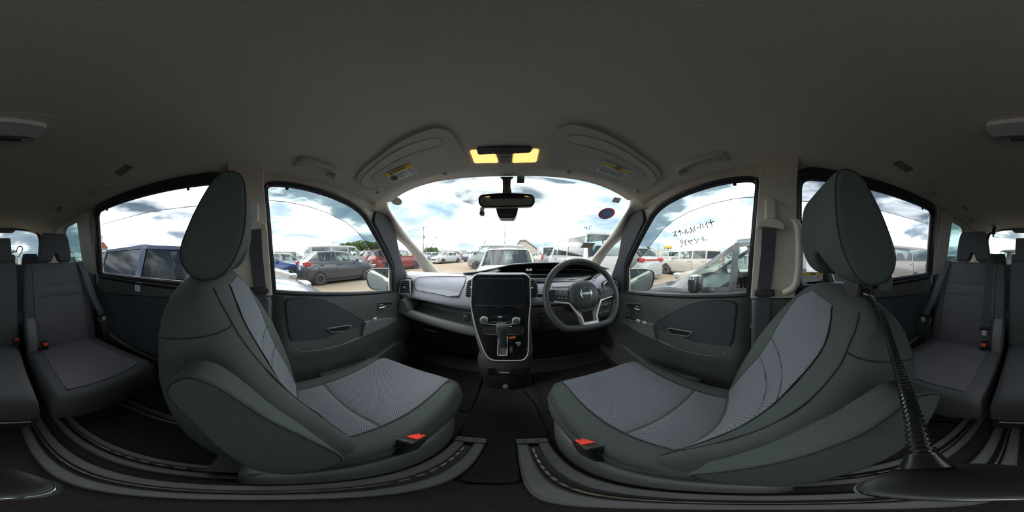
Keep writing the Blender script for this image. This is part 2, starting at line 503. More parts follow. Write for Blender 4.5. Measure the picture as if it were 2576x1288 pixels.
for s, side in ((-1, 'left'), (1, 'right')):
    o = cdt_wall(WALL, [offset2d(FWr, 0.004), offset2d(SW, 0.004), offset2d(QW, 0.002)], lambda z: sx(z) + 0.012, s).build('wall_' + side, 'trim_beige', solid=0.024)
    tag(o, f'beige upper {"passenger" if s < 0 else "driver"} side trim around the side windows', 'wall', kind='structure')
    # rear lower side trim and body side behind the doors
    MB().prism([Vector((s * 0.735, y, z)) for y, z in [(-2.34, 0.40), (-2.34, 1.24), (-1.1, 1.235), (-1.1, 1.0), (1.35, 1.0), (1.35, 0.40)]], (s * 0.05, 0, 0)).build('lower_panel', 'plastic_dark', o)
    MB().prism([Vector((s * 0.70, y, z)) for y, z in round_poly([(-2.32, 0.43), (-2.32, 1.245), (-1.12, 1.225), (-1.12, 0.43)], 0.02)], (s * 0.04, 0, 0)).build('quarter_trim', 'plastic_dark', o, bevel=0.01)
    # A pillar (beige) from header down to the dash
    Lw = [(975, 499), (980, 527), (1031, 598), (1090, 666), (1112, 690)]
    Le = [(931, 530), (972, 548), (989, 587), (1034, 629), (1076, 692)]
    xs_w = [-0.595, -0.606, -0.635, -0.658, -0.665]; xs_e = [-0.650, -0.664, -0.675, -0.690, -0.70]
    A = catmull([onx(u, v, X) for (u, v), X in zip(Lw, xs_w)], 4); B = catmull([onx(u, v, X) for (u, v), X in zip(Le, xs_e)], 4)
    rws = []
    for a, b in zip(A, B):
        c = (a + b) / 2; inn = Vector((0.016, -0.012, -0.004))
        rws.append([Vector((-q.x * s if s > 0 else q.x, q.y, q.z)) for q in (a + Vector((-0.02, 0.03, 0)), a, a.lerp(b, 0.28) + inn * 0.8, c + inn, a.lerp(b, 0.75) + inn * 0.7, b, b + Vector((-0.03, 0.012, 0)))])
    MB().grid(rws).build('a_pillar', 'trim_beige', o, sub=1)
    # dark second pillar at the front of the door
    dp = [(0.60, 1.60), (0.70, 1.585), (0.765, 1.545), (0.792, 1.49), (0.86, 1.345), (0.985, 1.185), (0.985, 1.04), (0.83, 1.04), (0.83, 1.165), (0.81, 1.27), (0.765, 1.335), (0.67, 1.44), (0.59, 1.53)]
    dp = round_poly(dp, [0.02, 0.05, 0.04, 0.02, 0.01, 0.01, 0, 0, 0.01, 0.02, 0.02, 0.02, 0.02], 3)
    MB().prism([Vector((s * (sx(z) - 0.016), y, z)) for y, z in dp], (s * 0.03, 0, 0)).build('front_pillar', 'pillar_black', o, bevel=0.008)
    # B pillar: beige above, dark below
    bp = round_poly([(0.072, 1.163), (0.030, 1.64), (0.030, 1.76), (-0.112, 1.76), (-0.105, 1.64), (-0.112, 1.163)], [0.006, 0.05, 0.01, 0.01, 0.05, 0.006], 3)
    MB().prism([Vector((s * (sx(z) - 0.040), y, z)) for y, z in bp], (s * 0.045, 0, 0)).build('b_pillar_upper', 'trim_beige', o, bevel=0.018, seg=4)
    MB().prism([Vector((s * 0.678, y, z)) for y, z in [(0.078, 0.46), (0.066, 1.160), (-0.108, 1.160), (-0.12, 0.46)]], (s * 0.06, 0, 0)).build('b_pillar_lower', 'plastic_dark', o, bevel=0.012)
    # C pillar
    cp = round_poly([(-1.085, 1.19), (-1.06, 1.695), (-1.258, 1.69), (-1.262, 1.19)], 0.01)
    MB().prism([Vector((s * (sx(z) - 0.035), y, z)) for y, z in cp], (s * 0.04, 0, 0)).build('c_pillar', 'trim_beige', o, bevel=0.012)
    MB().prism([Vector((s * (sx(z) - 0.012), y, z)) for y, z in [(-1.065, 1.10), (-1.035, 1.67), (-1.055, 1.68), (-1.09, 1.10)]], (s * 0.03, 0, 0)).build('body_strip', 'silver', o)

# ------------------------------------------------------------------ glass
def glass_side(nm, outline, s, m, label):
    pl = MB(); pts = [Vector((s * (sx(z) + 0.010), y, z)) for y, z in offset2d(outline, 0.006)]
    V, _, F, _, _, _ = delaunay_2d_cdt([Vector((p.y, p.z)) for p in pts], [(i, (i + 1) % len(pts)) for i in range(len(pts))], [], 1, 1e-6)
    pl.add([Vector((s * (sx(q[1]) + 0.010), q[0], q[1])) for q in V], F)
    o = pl.build(nm, m, smooth=False)
    return tag(o, label, 'window', kind='structure')
glass_side('window_2', FWr, -1, 'glass_side', 'clear side window of the front passenger door')
glass_side('window_3', FWr, 1, 'glass_side', 'clear side window of the driver door with handwriting on it')
glass_side('window_4', SW, -1, 'glass_slide', 'lightly tinted sliding door window behind the passenger seat')
glass_side('window_5', SW, 1, 'glass_slide', 'lightly tinted sliding door window behind the driver seat')
glass_side('window_6', QW, -1, 'glass_quarter', 'aqua tinted rear quarter window on the passenger side')
glass_side('window_7', QW, 1, 'glass_quarter', 'aqua tinted rear quarter window on the driver side')
for s, n, who in ((-1, 8, 'passenger'), (1, 9, 'driver')):
    tri = [(0.80, 1.485), (1.23, 1.19), (1.24, 1.16), (0.975, 1.16), (0.86, 1.345)]
    o = MB().add([Vector((s * 0.70, y, z)) for y, z in tri], [(0, 1, 2, 3, 4)]).build(f'window_{n}', 'glass_clear', smooth=False)
    tag(o, f'small triangular quarter pane between the {who} side front pillars', 'window', kind='structure')
# windscreen
def ws(x, t):
    top = Vector((x * 0.62, 0.76 - 0.27 * (x * 0.62) ** 2, roof_z(x * 0.60, yfront(x * 0.6)) + 0.004))
    bot = Vector((x * 0.70, 1.43 - 0.30 * (x * 0.70) ** 2, 1.165))
    p = top.lerp(bot, t); p.y += 0.02 * math.sin(PI * t); p.z += 0.02 * math.sin(PI * t)
    return p
def onws(u, v, off=0.006):
    d = ray(u, v)
    lo, hi = 0.3, 3.0
    for _ in range(50):
        mid = (lo + hi) / 2; p = CAM + d * mid
        # invert: find t by height
        a, b = 0.0, 1.0
        for _ in range(30):
            t = (a + b) / 2
            half = 0.62 + 0.08 * t
            q = ws(max(-1.2, min(1.2, p.x / half)), t)
            if q.z > p.z: a = t
            else: b = t
        if q.y > p.y: lo = mid
        else: hi = mid
    return CAM + d * (lo - off)
W1 = MB().grid([[ws(-1 + 2 * i / 24, k / 14) for k in range(15)] for i in range(25)]).build('window_1', 'glass_clear')
tag(W1, 'wide clear windscreen above the dashboard', 'window', kind='structure')
# dotted shade band around the mirror
band = [(1098, 459), (1140, 447), (1200, 443), (1340, 443), (1400, 450), (1450, 459), (1395, 505), (1370, 513), (1190, 515), (1165, 508)]
bp = [onws(u, v, 0.004) for u, v in band]
MB().add(bp, [tuple(range(len(bp)))]).build('shade_band', 'film_dots', W1, smooth=False)
# black tape line of the windscreen edge
MB().tube(catmull([ws(-1 + 2 * i / 20, 0.985) for i in range(21)], 1), 0.008, 6).build('edge_seal', 'rubber', W1)

# ------------------------------------------------------------------ tailgate wall
def gate_y(z): return -2.30 - 0.02 + 0.16 * (1.45 - z) * -0.5 if False else -2.34 + (z - 1.25) * 0.10
RW = round_poly([(-0.535, 1.20), (-0.535, 1.60), (-0.47, 1.70), (0, 1.712), (0.47, 1.70), (0.535, 1.60), (0.535, 1.20)], [0.04, 0.08, 0.06, 0.2, 0.06, 0.08, 0.04], 4)
BW = [(-0.70, 0.40), (-0.70, 1.20), (-0.655, 1.56), (-0.56, 1.665), (-0.40, 1.715), (0, 1.735), (0.40, 1.715), (0.56, 1.665), (0.655, 1.56), (0.70, 1.20), (0.70, 0.40)]
mb = cdt_wall(BW, [RW], lambda z: 0.0, 1, 0.08)
mb.v = [Vector((p.y, gate_y(p.z), p.z)) for p in mb.v]
WB = mb.build('wall_back', 'trim_beige', solid=0.02)
tag(WB, 'tailgate trim around the rear window', 'wall', kind='structure')
o2 = offset2d(RW, 0.035); D = Vector((0, -0.02, 0))
A = [Vector((p[0], gate_y(p[1]) + 0.016, p[1])) for p in RW]; B = [Vector((p[0], gate_y(p[1]) + 0.016, p[1])) for p in o2]
MB().grid([A, B, [p + D for p in B], [p + D for p in A]], cu=True, cv=True).build('window_frame', 'sash_black', WB, bevel=0.004)
MB().prism([Vector((x, gate_y(z) + 0.01, z)) for x, z in [(-0.69, 0.42), (-0.69, 1.17), (0.69, 1.17), (0.69, 0.42)]], (0, 0.02, 0)).build('lower_trim', 'plastic_dark', WB)
st = [Vector((x, -2.27, z)) for x, z in round_poly([(-0.21, 1.715), (-0.15, 1.665), (0.15, 1.665), (0.21, 1.715)], 0.012)]
MB().prism(st, (0, -0.05, 0)).build('brake_lamp_housing', 'plastic_gray', WB, bevel=0.006)
pts = [Vector((p[0], gate_y(p[1]) - 0.004, p[1])) for p in offset2d(RW, 0.005)]
G = MB().add(pts, [tuple(range(len(pts)))]).build('window_10', 'glass_rear', smooth=False)
tag(G, 'rear tailgate window with fine heater lines', 'window', kind='structure')
for k in range(11):
    z = 1.30 + k * 0.034
    MB().box((0, gate_y(z) - 0.001, z), (0.96 - 0.05 * max(0, k - 8), 0.001, 0.0016)).build('heater_line', 'lamp_gray', G, smooth=False)

# ------------------------------------------------------------------ floor
fl = MB()
fl.box((0, -0.45, 0.405), (1.46, 3.9, 0.03))
FLO = fl.build('floor', 'carpet'); tag(FLO, 'dark brown black carpet floor of the car', 'floor', kind='structure')
# toe board
MB().prism([Vector((-0.73, y, z)) for y, z in [(1.05, 0.42), (1.40, 0.62), (1.46, 1.16), (1.52, 1.16), (1.52, 0.40)]], (1.46, 0, 0)).build('toe_board', 'plastic_brown', FLO)

# bonnet and outer skin of this car
rows = [[Vector((x, y, 1.10 - 0.10 * ((y - 1.45) / 0.8) ** 2 - 0.07 * (x / 0.8) ** 2)) for x in [-0.8 + 0.1 * i for i in range(17)]] for y in [1.46 + 0.08 * k for k in range(11)]]
mat('paint_own', (0.32, 0.335, 0.345), 0.3, metal=0.5, coat=0.6)
o = MB().grid(rows).build('bonnet', 'paint_own', solid=0.01)
tag(o, 'silver bonnet of the car in front of the windscreen', 'bonnet')
MB().prism([Vector((-0.8, y, z)) for y, z in [(2.26, 0.30), (2.26, 0.98), (1.5, 1.06), (1.5, 0.30)]], (1.6, 0, 0)).build('nose', 'paint_own', o)

# ------------------------------------------------------------------ doors
def yzL(px, X=-0.70): return [(onx(u, v, X).y, onx(u, v, X).z) for u, v in px]
INSET = round_poly(yzL([(716, 753), (760, 748), (811, 752), (843, 764), (880, 786), (915, 808), (904, 841), (830, 867), (757, 876), (738, 868), (726, 845)]), [0.03, 0.02, 0.03, 0.02, 0.02, 0.005, 0.005, 0.05, 0.03, 0.02, 0.02], 3)
ARM = round_poly(yzL([(914, 808), (950, 801), (984, 797), (989, 803), (968, 816), (945, 827), (904, 842)]), [0.005, 0.02, 0.01, 0.01, 0.02, 0.02, 0.005], 3)
PULL = round_poly(yzL([(817, 824), (877, 815), (884, 819), (874, 833), (832, 837)]), 0.008, 3)
HAND = round_poly(yzL([(948, 760), (989, 758), (987, 770), (981, 778), (953, 778)]), 0.012, 3)
LIP = yzL([(740, 874), (757, 880), (832, 871), (904, 846), (946, 829), (972, 817), (990, 805)])
BASE = [(1.20, 0.50), (1.20, 1.02), (0.98, 1.045), (0.90, 1.085), (0.83, 1.098), (0.10, 1.172), (0.085, 1.15), (0.085, 0.50)]
def front_door(s, n, who):
    D = thing(f'door_{n}', f'dark grey front door panel on the {who} side', 'door', (s * 0.72, 0.45, 0.5), kind='structure')
    Y = lambda pts, off: [Vector((s * off, y, z)) for y, z in pts]
    # base panel with a slight swelling
    rows = []
    tab = [(0.46, 0.712), (0.55, 0.700), (0.70, 0.696), (0.80, 0.690), (0.87, 0.684), (0.90, 0.700), (1.0, 0.705), (1.10, 0.708), (1.13, 0.715)]
    for k in range(15):
        y = 0.075 + (1.20 - 0.075) * k / 14
        zt = interp(y, [(0.075, 1.172), (0.83, 1.095), (0.98, 1.045), (1.2, 1.0)])
        zs = [0.46 + (zt - 0.46) * q / 14 for q in range(15)]
        r = [Vector((s * interp(z, tab), y, z)) for z in zs]
        r.append(Vector((s * 0.735, y, zt + 0.004)))
        rows.append(r)
    MB().grid(rows).build('trim_panel', 'plastic_dark', D, solid=0.006)
    # raised upper strip under the glass
    MB().tube([Vector((s * 0.715, y, interp(y, [(0.09, 1.172), (0.83, 1.095)]))) for y in (0.09, 0.3, 0.5, 0.7, 0.83)], 0.012, 8).build('glass_seal', 'rubber', D)
    MB().prism(Y(INSET, 0.697), (s * 0.02, 0, 0)).build('fabric_inset', 'fabric_door', D, bevel=0.006)
    MB().tube(Y(INSET, 0.699) + [], 0.0025, 6, closed=True).build('inset_seam', 'plastic_black', D)
    MB().prism(Y(ARM, 0.672), (s * 0.04, 0, 0)).build('armrest', 'plastic_gray', D, bevel=0.008)
    MB().tube(catmull(Y(LIP, 0.690), 4), 0.008, 8).build('armrest_lip', 'plastic_gray', D)
    p = MB().grid([Y(PULL, 0.692), Y(offset2d(PULL, -0.006), 0.690), Y(offset2d(PULL, -0.008), 0.705)], cu=True).build('pull_frame', 'plastic_gray', D)
    MB().prism(Y(offset2d(PULL, -0.007), 0.6955), (s * 0.004, 0, 0)).build('pull_recess', 'plastic_black', p)
    p = MB().grid([Y(HAND, 0.699), Y(offset2d(HAND, -0.004), 0.698), Y(offset2d(HAND, -0.007), 0.703)], cu=True).build('handle_bezel', 'plastic_gray', D)
    MB().prism(Y(offset2d(HAND, -0.005), 0.7025), (s * 0.004, 0, 0)).build('handle_cup', 'plastic_black', p)
    hy = [q[0] for q in HAND]; hz = [q[1] for q in HAND]; y0, y1, zm = min(hy), max(hy), (min(hz) + max(hz)) / 2
    hp = [(y0 + 0.006, zm - 0.010), (y0 + 0.006, zm + 0.002), (y0 + 0.035, zm - 0.002), (y1 - 0.015, zm + 0.004), (y1 - 0.012, zm - 0.008), (y0 + 0.03, zm - 0.014)]
    MB().prism(Y(hp, 0.690), (s * 0.01, 0, 0)).build('inner_handle', 'chrome', D, bevel=0.003)
    MB().box((s * 0.697, y0 + 0.03, zm + 0.012), (0.01, 0.03, 0.008)).build('lock_knob', 'plastic_gray', D, bevel=0.002)
    # lower map pocket
    pk = round_poly([(0.30, 0.50), (0.28, 0.66), (0.60, 0.665), (0.80, 0.72), (0.88, 0.70), (0.95, 0.50)], 0.03)
    MB().prism(Y(pk, 0.664), (s * 0.05, 0, 0)).build('map_pocket', 'plastic_dark', D, bevel=0.015)
    # speaker housing at the front lower corner
    MB().lathe([(0.085, 0), (0.085, 0.012), (0.07, 0.018), (0.02, 0.018)], (s * 0.70, 1.02, 0.66), (-s, 0, 0), 28).build('speaker_grille', 'plastic_black', D)
    # window switches
    ay = sorted(q[0] for q in ARM); az = 0.985
    sw = [(0.93, 0.985)] if s < 0 else [(1.02, 0.985), (0.985, 0.983), (0.945, 0.979), (0.90, 0.974)]
    arm_z = max(q[1] for q in ARM)
    for q, (yy, zz) in enumerate(sw):
        c = ony(1613 + q * 15.5, 805 + q * 5.0, 1) if False else None
        u, v = ((943, 802) if s < 0 else [(1578, 799), (1591, 802), (1606, 807), (1622, 812)][q])
        P = onx(u, v, s * 0.668)
        MB().box(P, (0.010, 0.026, 0.016)).build('window_switch', 'plastic_black' if q < 2 and s > 0 else 'silver', D, bevel=0.003)
    # sash and run channel round the glass
    ring(FWr, 0.014, lambda z: sx(z) - 0.016, 0.026, s).build('window_sash', 'sash_black', D, bevel=0.004)
    ring(offset2d(FWr, -0.005), 0.006, lambda z: sx(z) - 0.012, 0.020, s).build('glass_channel', 'rubber', D)
    MB().prism([Vector((s * 0.80, y, z)) for y, z in [(1.24, 0.36), (1.24, 1.06), (0.85, 1.09), (0.0, 1.165), (0.0, 0.36)]], (s * 0.02, 0, 0)).build('outer_panel', 'paint_own', D)
    # rain visor outside the top of the glass
    top = [Vector(p).to_2d() for p in [(0.042, 1.645), (0.129, 1.658), (0.215, 1.651), (0.335, 1.632), (0.455, 1.603), (0.53, 1.566), (0.577, 1.518), (0.66, 1.43), (0.755, 1.327), (0.80, 1.27)]]
    low = [onside(u, v, -0.04) for u, v in [(650, 503), (720, 507), (780, 520), (830, 537), (870, 558), (895, 578), (920, 608), (945, 640), (965, 662), (983, 680)]]
    low = [Vector((p.y, p.z)) for p in low]
    rws = [[Vector((s * (sx(a.y) + 0.022), a.x, a.y)), Vector((s * (sx((a.y + b.y) / 2) + 0.048), (a.x + b.x) / 2, (a.y + b.y) / 2)), Vector((s * (sx(b.y) + 0.045), b.x, b.y))] for a, b in zip(top, low)]
    V = MB().grid(rws).build('rain_visor', 'film_visor', D)
    MB().tube([r[2] for r in rws], 0.0016, 5).build('visor_edge', 'plastic_black', V)
    for u, v in ([(722, 472), (937, 575), (943, 590)]):
        P = onside(u, v, -0.012); P.x = s * abs(P.x)
        MB().box(P, (0.01, 0.014, 0.024)).build('visor_clip', 'rubber', V, bevel=0.004)
    return D
D1 = front_door(-1, 1, 'passenger')
D2 = front_door(1, 2, 'driver')

def slide_door(s, n, who):
    D = thing(f'door_{n}', f'dark sliding door panel with window behind the {who} seat', 'door', (s * 0.72, -0.6, 0.5), kind='structure')
    Y = lambda pts, off: [Vector((s * off, y, z)) for y, z in pts]
    base = round_poly([(-0.125, 0.50), (-0.125, 1.192), (-1.075, 1.192), (-1.075, 0.50)], 0.02)
    MB().prism(Y(base, 0.705), (s * 0.03, 0, 0)).build('trim_panel', 'plastic_dark', D, bevel=0.014)
    ins = round_poly([(-0.16, 0.72), (-0.16, 1.13), (-0.50, 1.115), (-0.80, 1.08), (-1.03, 1.06), (-1.00, 0.86), (-0.90, 0.76), (-0.5, 0.70)], [0.02, 0.03, 0.05, 0.08, 0.03, 0.09, 0.09, 0.06], 4)
    MB().prism(Y(ins, 0.699), (s * 0.02, 0, 0)).build('fabric_inset', 'fabric_door', D, bevel=0.006)
    MB().tube(Y(ins, 0.701), 0.0035, 6, closed=True).build('inset_seam', 'plastic_black', D)
    MB().tube(catmull(Y([(-0.16, 0.69), (-0.5, 0.685), (-0.9, 0.74), (-1.06, 0.83)], 0.70), 5), 0.010, 8).build('lower_ridge', 'plastic_gray', D)
    MB().tube([Vector((s * 0.712, y, 1.200)) for y in (-0.13, -0.4, -0.8, -1.06)], 0.012, 8).build('glass_seal', 'rubber', D)
    MB().tube([Vector((s * 0.703, y, 1.186)) for y in (-0.13, -0.4, -0.8, -1.06)], 0.004, 6).build('seal_lip', 'plastic_gray', D)
    ring(SW, 0.045, lambda z: sx(z) - 0.020, 0.030, s).build('window_sash', 'sash_black', D, bevel=0.008)
    ring(offset2d(SW, -0.008), 0.010, lambda z: sx(z) - 0.008, 0.018, s).build('glass_channel', 'rubber', D)
    MB().prism([Vector((s * 0.80, y, z)) for y, z in [(-0.02, 0.36), (-0.02, 1.165), (-1.1, 1.19), (-2.33, 1.2), (-2.33, 0.36)]], (s * 0.02, 0, 0)).build('outer_panel', 'paint_own', D)
    # rain visor
    rws = []
    for k in range(15):
        y = -0.10 - 0.92 * k / 14
        zt = 1.69 - 0.01 * abs(k - 7) / 7; zb = zt - 0.098
        rws.append([Vector((s * (sx(zt) + 0.022), y, zt)), Vector((s * (sx(zb) + 0.05), y, zb + 0.05)), Vector((s * (sx(zb) + 0.047), y, zb))])
    V = MB().grid(rws).build('rain_visor', 'film_visor_slide', D)
    MB().tube([r[2] for r in rws], 0.0016, 5).build('visor_edge', 'plastic_black', V)
    for y in (-0.30, -0.88):
        MB().box((s * (sx(1.67) + 0.012), y, 1.667), (0.01, 0.013, 0.022)).build('visor_clip', 'rubber', V, bevel=0.004)
    return D
D3 = slide_door(-1, 3, 'passenger')
D4 = slide_door(1, 4, 'driver')
# small hook and tag on the passenger side sliding door
P = onx(350, 711, -0.70); Q = onx(346, 725, -0.698)
MB().box(P, (0.02, 0.05, 0.008)).build('shade_hook', 'plastic_dark', D3, bevel=0.003)
MB().box(Q, (0.002, 0.040, 0.040)).build('label_plate', 'paper', D3)
# ================================================================== seats
def sp(c, n): return math.copysign(abs(c) ** (2 / n), c)
def lin(t): return lambda x: interp(x, t)

def backrest_fn(xc, B, T, Wt, Dt, bol, n=3.2):
    B = Vector(B); T = Vector(T); L = (T - B).length; a = (T - B) / L; nf = Vector((a.y, -a.x))  # (y,z)->front normal
    W = lin(Wt); D = lin(Dt); bo = lin(bol)
    def pt(h, x, d):
        q = B + a * (h * L) + nf * d
        return Vector((xc + x, q.x, q.y))
    def sec(h, N=36):
        out = []
        for k in range(N):
            th = 2 * PI * k / N
            x = W(h) * sp(math.cos(th), n); d = D(h) * sp(math.sin(th), n)
            if d > 0: d += bo(h) * (min(1, abs(x) / W(h)) ** 2.2 - 0.25) * min(1, d / D(h) * 1.5)
            out.append(pt(h, x, d))
        return out
    def front(h, x, off=0.003):
        r = min(0.999, abs(x) / W(h)); d = D(h) * (1 - r ** n) ** (1 / n) + bo(h) * (r ** 2.2 - 0.25)
        return pt(h, x, d + off)
    return sec, front, pt, W, D

def headrest(parent, xc, prof, hw_bot, hw_top, m, notch=0.05, notch_h=0.06, name='headrest'):
    zs = [p[1] for p in prof]; z0, z1 = min(zs), max(zs)
    cy = sum(p[0] for p in prof) / len(prof); cz = sum(p[1] for p in prof) / len(prof)
    P = [Vector((p[0], p[1])) for p in catmull([(a, b, 0) for a, b in prof], 4, closed=True)]
    rows = []
    for t, k in [(-1, 0.74), (-0.99, 0.86), (-0.965, 0.94), (-0.91, 0.98), (-0.75, 1.0), (-0.5, 1), (-0.35, 1), (-0.26, 1), (-0.16, 1), (-0.06, 1), (0.06, 1), (0.16, 1), (0.26, 1), (0.35, 1), (0.5, 1), (0.75, 1.0), (0.91, 0.98), (0.965, 0.94), (0.99, 0.86), (1, 0.74)]:
        r = []
        for p in P:
            y = cy + (p.x - cy) * k; z = cz + (p.y - cz) * (0.5 + 0.5 * k)
            f = (z - z0) / (z1 - z0); hw = hw_bot + (hw_top - hw_bot) * max(0, f) ** 1.6
            x = t * hw
            if notch:
                zn = z0 + notch_h * max(0, 1 - (abs(x) / notch) ** 2)
                if z < zn: z = zn
            r.append(Vector((xc + x, y, z)))
        rows.append(r)
    return MB().grid(rows, cu=True, cap=True).build(name, m, parent, sub=1)

HR = [(-0.101, 1.482), (-0.094, 1.44), (-0.096, 1.37), (-0.118, 1.315), (-0.150, 1.290), (-0.192, 1.294), (-0.216, 1.332), (-0.198, 1.39), (-0.167, 1.455), (-0.147, 1.488), (-0.121, 1.498)]

def strap(path, wdir, w, t=0.0016):
    P = [Vector(p) for p in path]; wd = Vector(wdir).normalized(); rows = []
    for i, p in enumerate(P):
        tg = (P[min(i + 1, len(P) - 1)] - P[max(i - 1, 0)]).normalized()
        wv = (wd - tg * wd.dot(tg)).normalized(); nn = tg.cross(wv)
        rows.append([p + wv * w / 2 + nn * t, p - wv * w / 2 + nn * t, p - wv * w / 2 - nn * t, p + wv * w / 2 - nn * t])
    return MB().grid(rows, cu=True, cap=True)

def front_seat(s, who, back_B, back_T, hr_dy, hr_dz, label, arm_poly):
    xc = s * 0.365
    S = thing('front_seat', label, 'seat', (xc, 0.3, 0.42), group='two front seats')
    Wt = [(0, 0.205), (0.12, 0.228), (0.5, 0.236), (0.72, 0.228), (0.84, 0.208), (0.92, 0.180), (0.97, 0.145), (1.0, 0.09)]
    Dt = [(0, 0.085), (0.3, 0.092), (0.7, 0.086), (0.88, 0.072), (0.95, 0.054), (0.98, 0.038), (1.0, 0.014)]
    bl = [(0, 0.060), (0.2, 0.095), (0.5, 0.100), (0.72, 0.060), (0.88, 0.016), (1, 0.0)]
    sec, front, pt, W, D = backrest_fn(xc, back_B, back_T, Wt, Dt, bl)
    hs = [0, 0.03, 0.08, 0.15, 0.25, 0.35, 0.45, 0.55, 0.65, 0.74, 0.80, 0.85, 0.89, 0.925, 0.955, 0.98, 0.995, 1.0]
    b = MB().grid([sec(h) for h in hs], cu=True, cap=True).build('backrest', 'fabric_dark', S, angle=180)
    xi0 = lin([(0, 0.160), (0.25, 0.150), (0.5, 0.134), (0.75, 0.134), (0.95, 0.130)])
    xi = lambda h: xi0(h) * (1 if h < 0.80 else max(0.3, 1 - ((h - 0.80) / 0.145) ** 2.4) ** 0.5)
    def panel(h0, h1, nm, puff=0.004):
        rows = []
        for i in range(17):
            h = h0 + (h1 - h0) * i / 16
            rows.append([front(h, xi(h) * (-1 + 2 * j / 14), 0.0015 + puff * (math.sin(PI * i / 16) ** 0.5) * (1 - abs(-1 + 2 * j / 14) ** 4)) for j in range(15)])
        return MB().grid(rows).build(nm, 'fabric_knit', b, angle=180)
    panel(0.05, 0.455, 'knit_panel'); panel(0.462, 0.60, 'knit_panel'); panel(0.607, 0.935, 'knit_panel')
    for sd in (-1, 1):
        MB().tube([front(h, sd * xi(h), 0.0015) for h in [0.05 + 0.88 * i / 30 for i in range(31)]], 0.0012, 5).build('seam', 'stitch', b)
    # stitched seam along the inner shoulder and across the flank
    def edge(h, k):
        q = sec(h)[k]; c = pt(h, 0, 0); return q + (q - c).normalized() * 0.0006
    ki = (4 if s < 0 else 14)
    MB().tube([edge(h, ki) for h in [0.06 + 0.89 * i / 40 for i in range(41)]], 0.0013, 5).build('seam', 'stitch', b)
    MB().tube([edge(0.86, k % 36) for k in (range(ki, ki - 9, -1) if s < 0 else range(ki, ki + 9))], 0.0011, 5).build('seam', 'stitch', b)
    # headrest with posts and guides
    prof = [(y + hr_dy, z + hr_dz) for y, z in HR]
    hcy = sum(p[0] for p in prof) / len(prof)
    h = headrest(S, xc, prof, 0.135, 0.112, 'fabric_dark')
    top = Vector(back_T)
    for q in (-1, 1):
        px = xc + q * 0.062
        MB().tube([(px, top.x + 0.002, top.y - 0.015), (px, hcy - 0.006, prof[4][1] + 0.03)], 0.0062, 12).build('post', 'chrome', h)
        MB().lathe([(0.021, -0.002), (0.021, 0.004), (0.016, 0.010), (0.008, 0.011)], (px, top.x, top.y - 0.004), (0, 0, 1), 20).build('post_guide', 'plastic_gray', S)
    for sd in (-1, 1):
        hp_ = [Vector((p[0], p[1])) for p in catmull([(a_, b_, 0) for a_, b_ in prof], 4, closed=True)]
        cy_ = sum(p[0] for p in prof) / len(prof); cz_ = sum(p[1] for p in prof) / len(prof); zz0 = min(p[1] for p in prof); zz1 = max(p[1] for p in prof)
        ln = []
        for p in hp_:
            yy = cy_ + (p.x - cy_) * 0.93; zz = cz_ + (p.y - cz_) * 0.963
            f = max(0, (zz - zz0) / (zz1 - zz0)); hw_ = 0.135 + (0.112 - 0.135) * f ** 1.6
            ln.append(Vector((xc + sd * hw_ * 0.972, yy, zz)))
        MB().tube(ln, 0.0010, 5, closed=True).build('headrest_seam', 'stitch', h)
    # cushion
    zt = lin([(0.02, 0.742), (0.15, 0.752), (0.35, 0.772), (0.50, 0.790), (0.56, 0.787)])
    def cw(y): return interp(y, [(0.02, 0.205), (0.1, 0.225), (0.45, 0.232), (0.53, 0.226), (0.58, 0.205)])
    def ctop(y, x):
        r = min(1, abs(x) / cw(y)); base = zt(y)
        return base - 0.075 + 0.075 * (1 - r ** 4) ** 0.5 + 0.042 * (r ** 2.2 - 0.35) * (1 if y < 0.5 else max(0, 1 - (y - 0.5) / 0.06))
    rows = []
    for y, k in [(0.0, 0.55), (0.01, 0.8), (0.03, 1), (0.08, 1), (0.15, 1), (0.25, 1), (0.35, 1), (0.45, 1), (0.50, 1), (0.535, 0.97), (0.56, 0.90), (0.578, 0.78), (0.586, 0.6)]:
        r = []; N = 32; Wc = cw(min(y, 0.58)); cz0 = 0.685
        for j in range(N):
            th = 2 * PI * j / N
            x = Wc * sp(math.cos(th), 4.0) * (0.9 + 0.1 * k)
            if math.sin(th) >= 0: z = cz0 + (ctop(min(max(y, 0.02), 0.56), x) - cz0) * k * (sp(math.sin(th), 4.0) if abs(x) > Wc * 0.93 else 1)
            else: z = cz0 + sp(math.sin(th), 4.0) * 0.085 * k
            r.append(Vector((xc + x, y, z)))
        rows.append(r)
    c = MB().grid(rows, cu=True, cap=True).build('seat_cushion', 'fabric_dark', S, angle=180)
    def cpanel(y0, y1, x0, x1, puff=0.006):
        rows = []
        for i in range(17):
            y = y0 + (y1 - y0) * i / 16
            hw = x0 + (x1 - x0) * i / 16
            rows.append([Vector((xc + hw * (-1 + 2 * j / 16), y, ctop(y, hw * (-1 + 2 * j / 16)) + 0.0015 + puff * (max(0, math.sin(PI * i / 16)) ** 0.4) * (1 - abs(-1 + 2 * j / 16) ** 6))) for j in range(17)])
        return MB().grid(rows).build('knit_panel', 'fabric_knit', c, angle=180)
    cpanel(0.10, 0.231, 0.140, 0.142, 0.008); cpanel(0.240, 0.552, 0.142, 0.165, 0.008)
    for sd in (-1, 1):
        MB().tube([Vector((xc + sd * hw, y, ctop(y, hw) + 0.002)) for y, hw in [(0.10 + 0.45 * i / 20, 0.140 + 0.025 * i / 20) for i in range(21)]], 0.0012, 5).build('seam', 'stitch', c)
        MB().tube([Vector((xc + sd * (cw(y) * 0.985), y, ctop(y, cw(y) * 0.985) + 0.001)) for y in [0.1 + 0.42 * i / 20 for i in range(21)]], 0.0013, 5).build('seam', 'stitch', c)
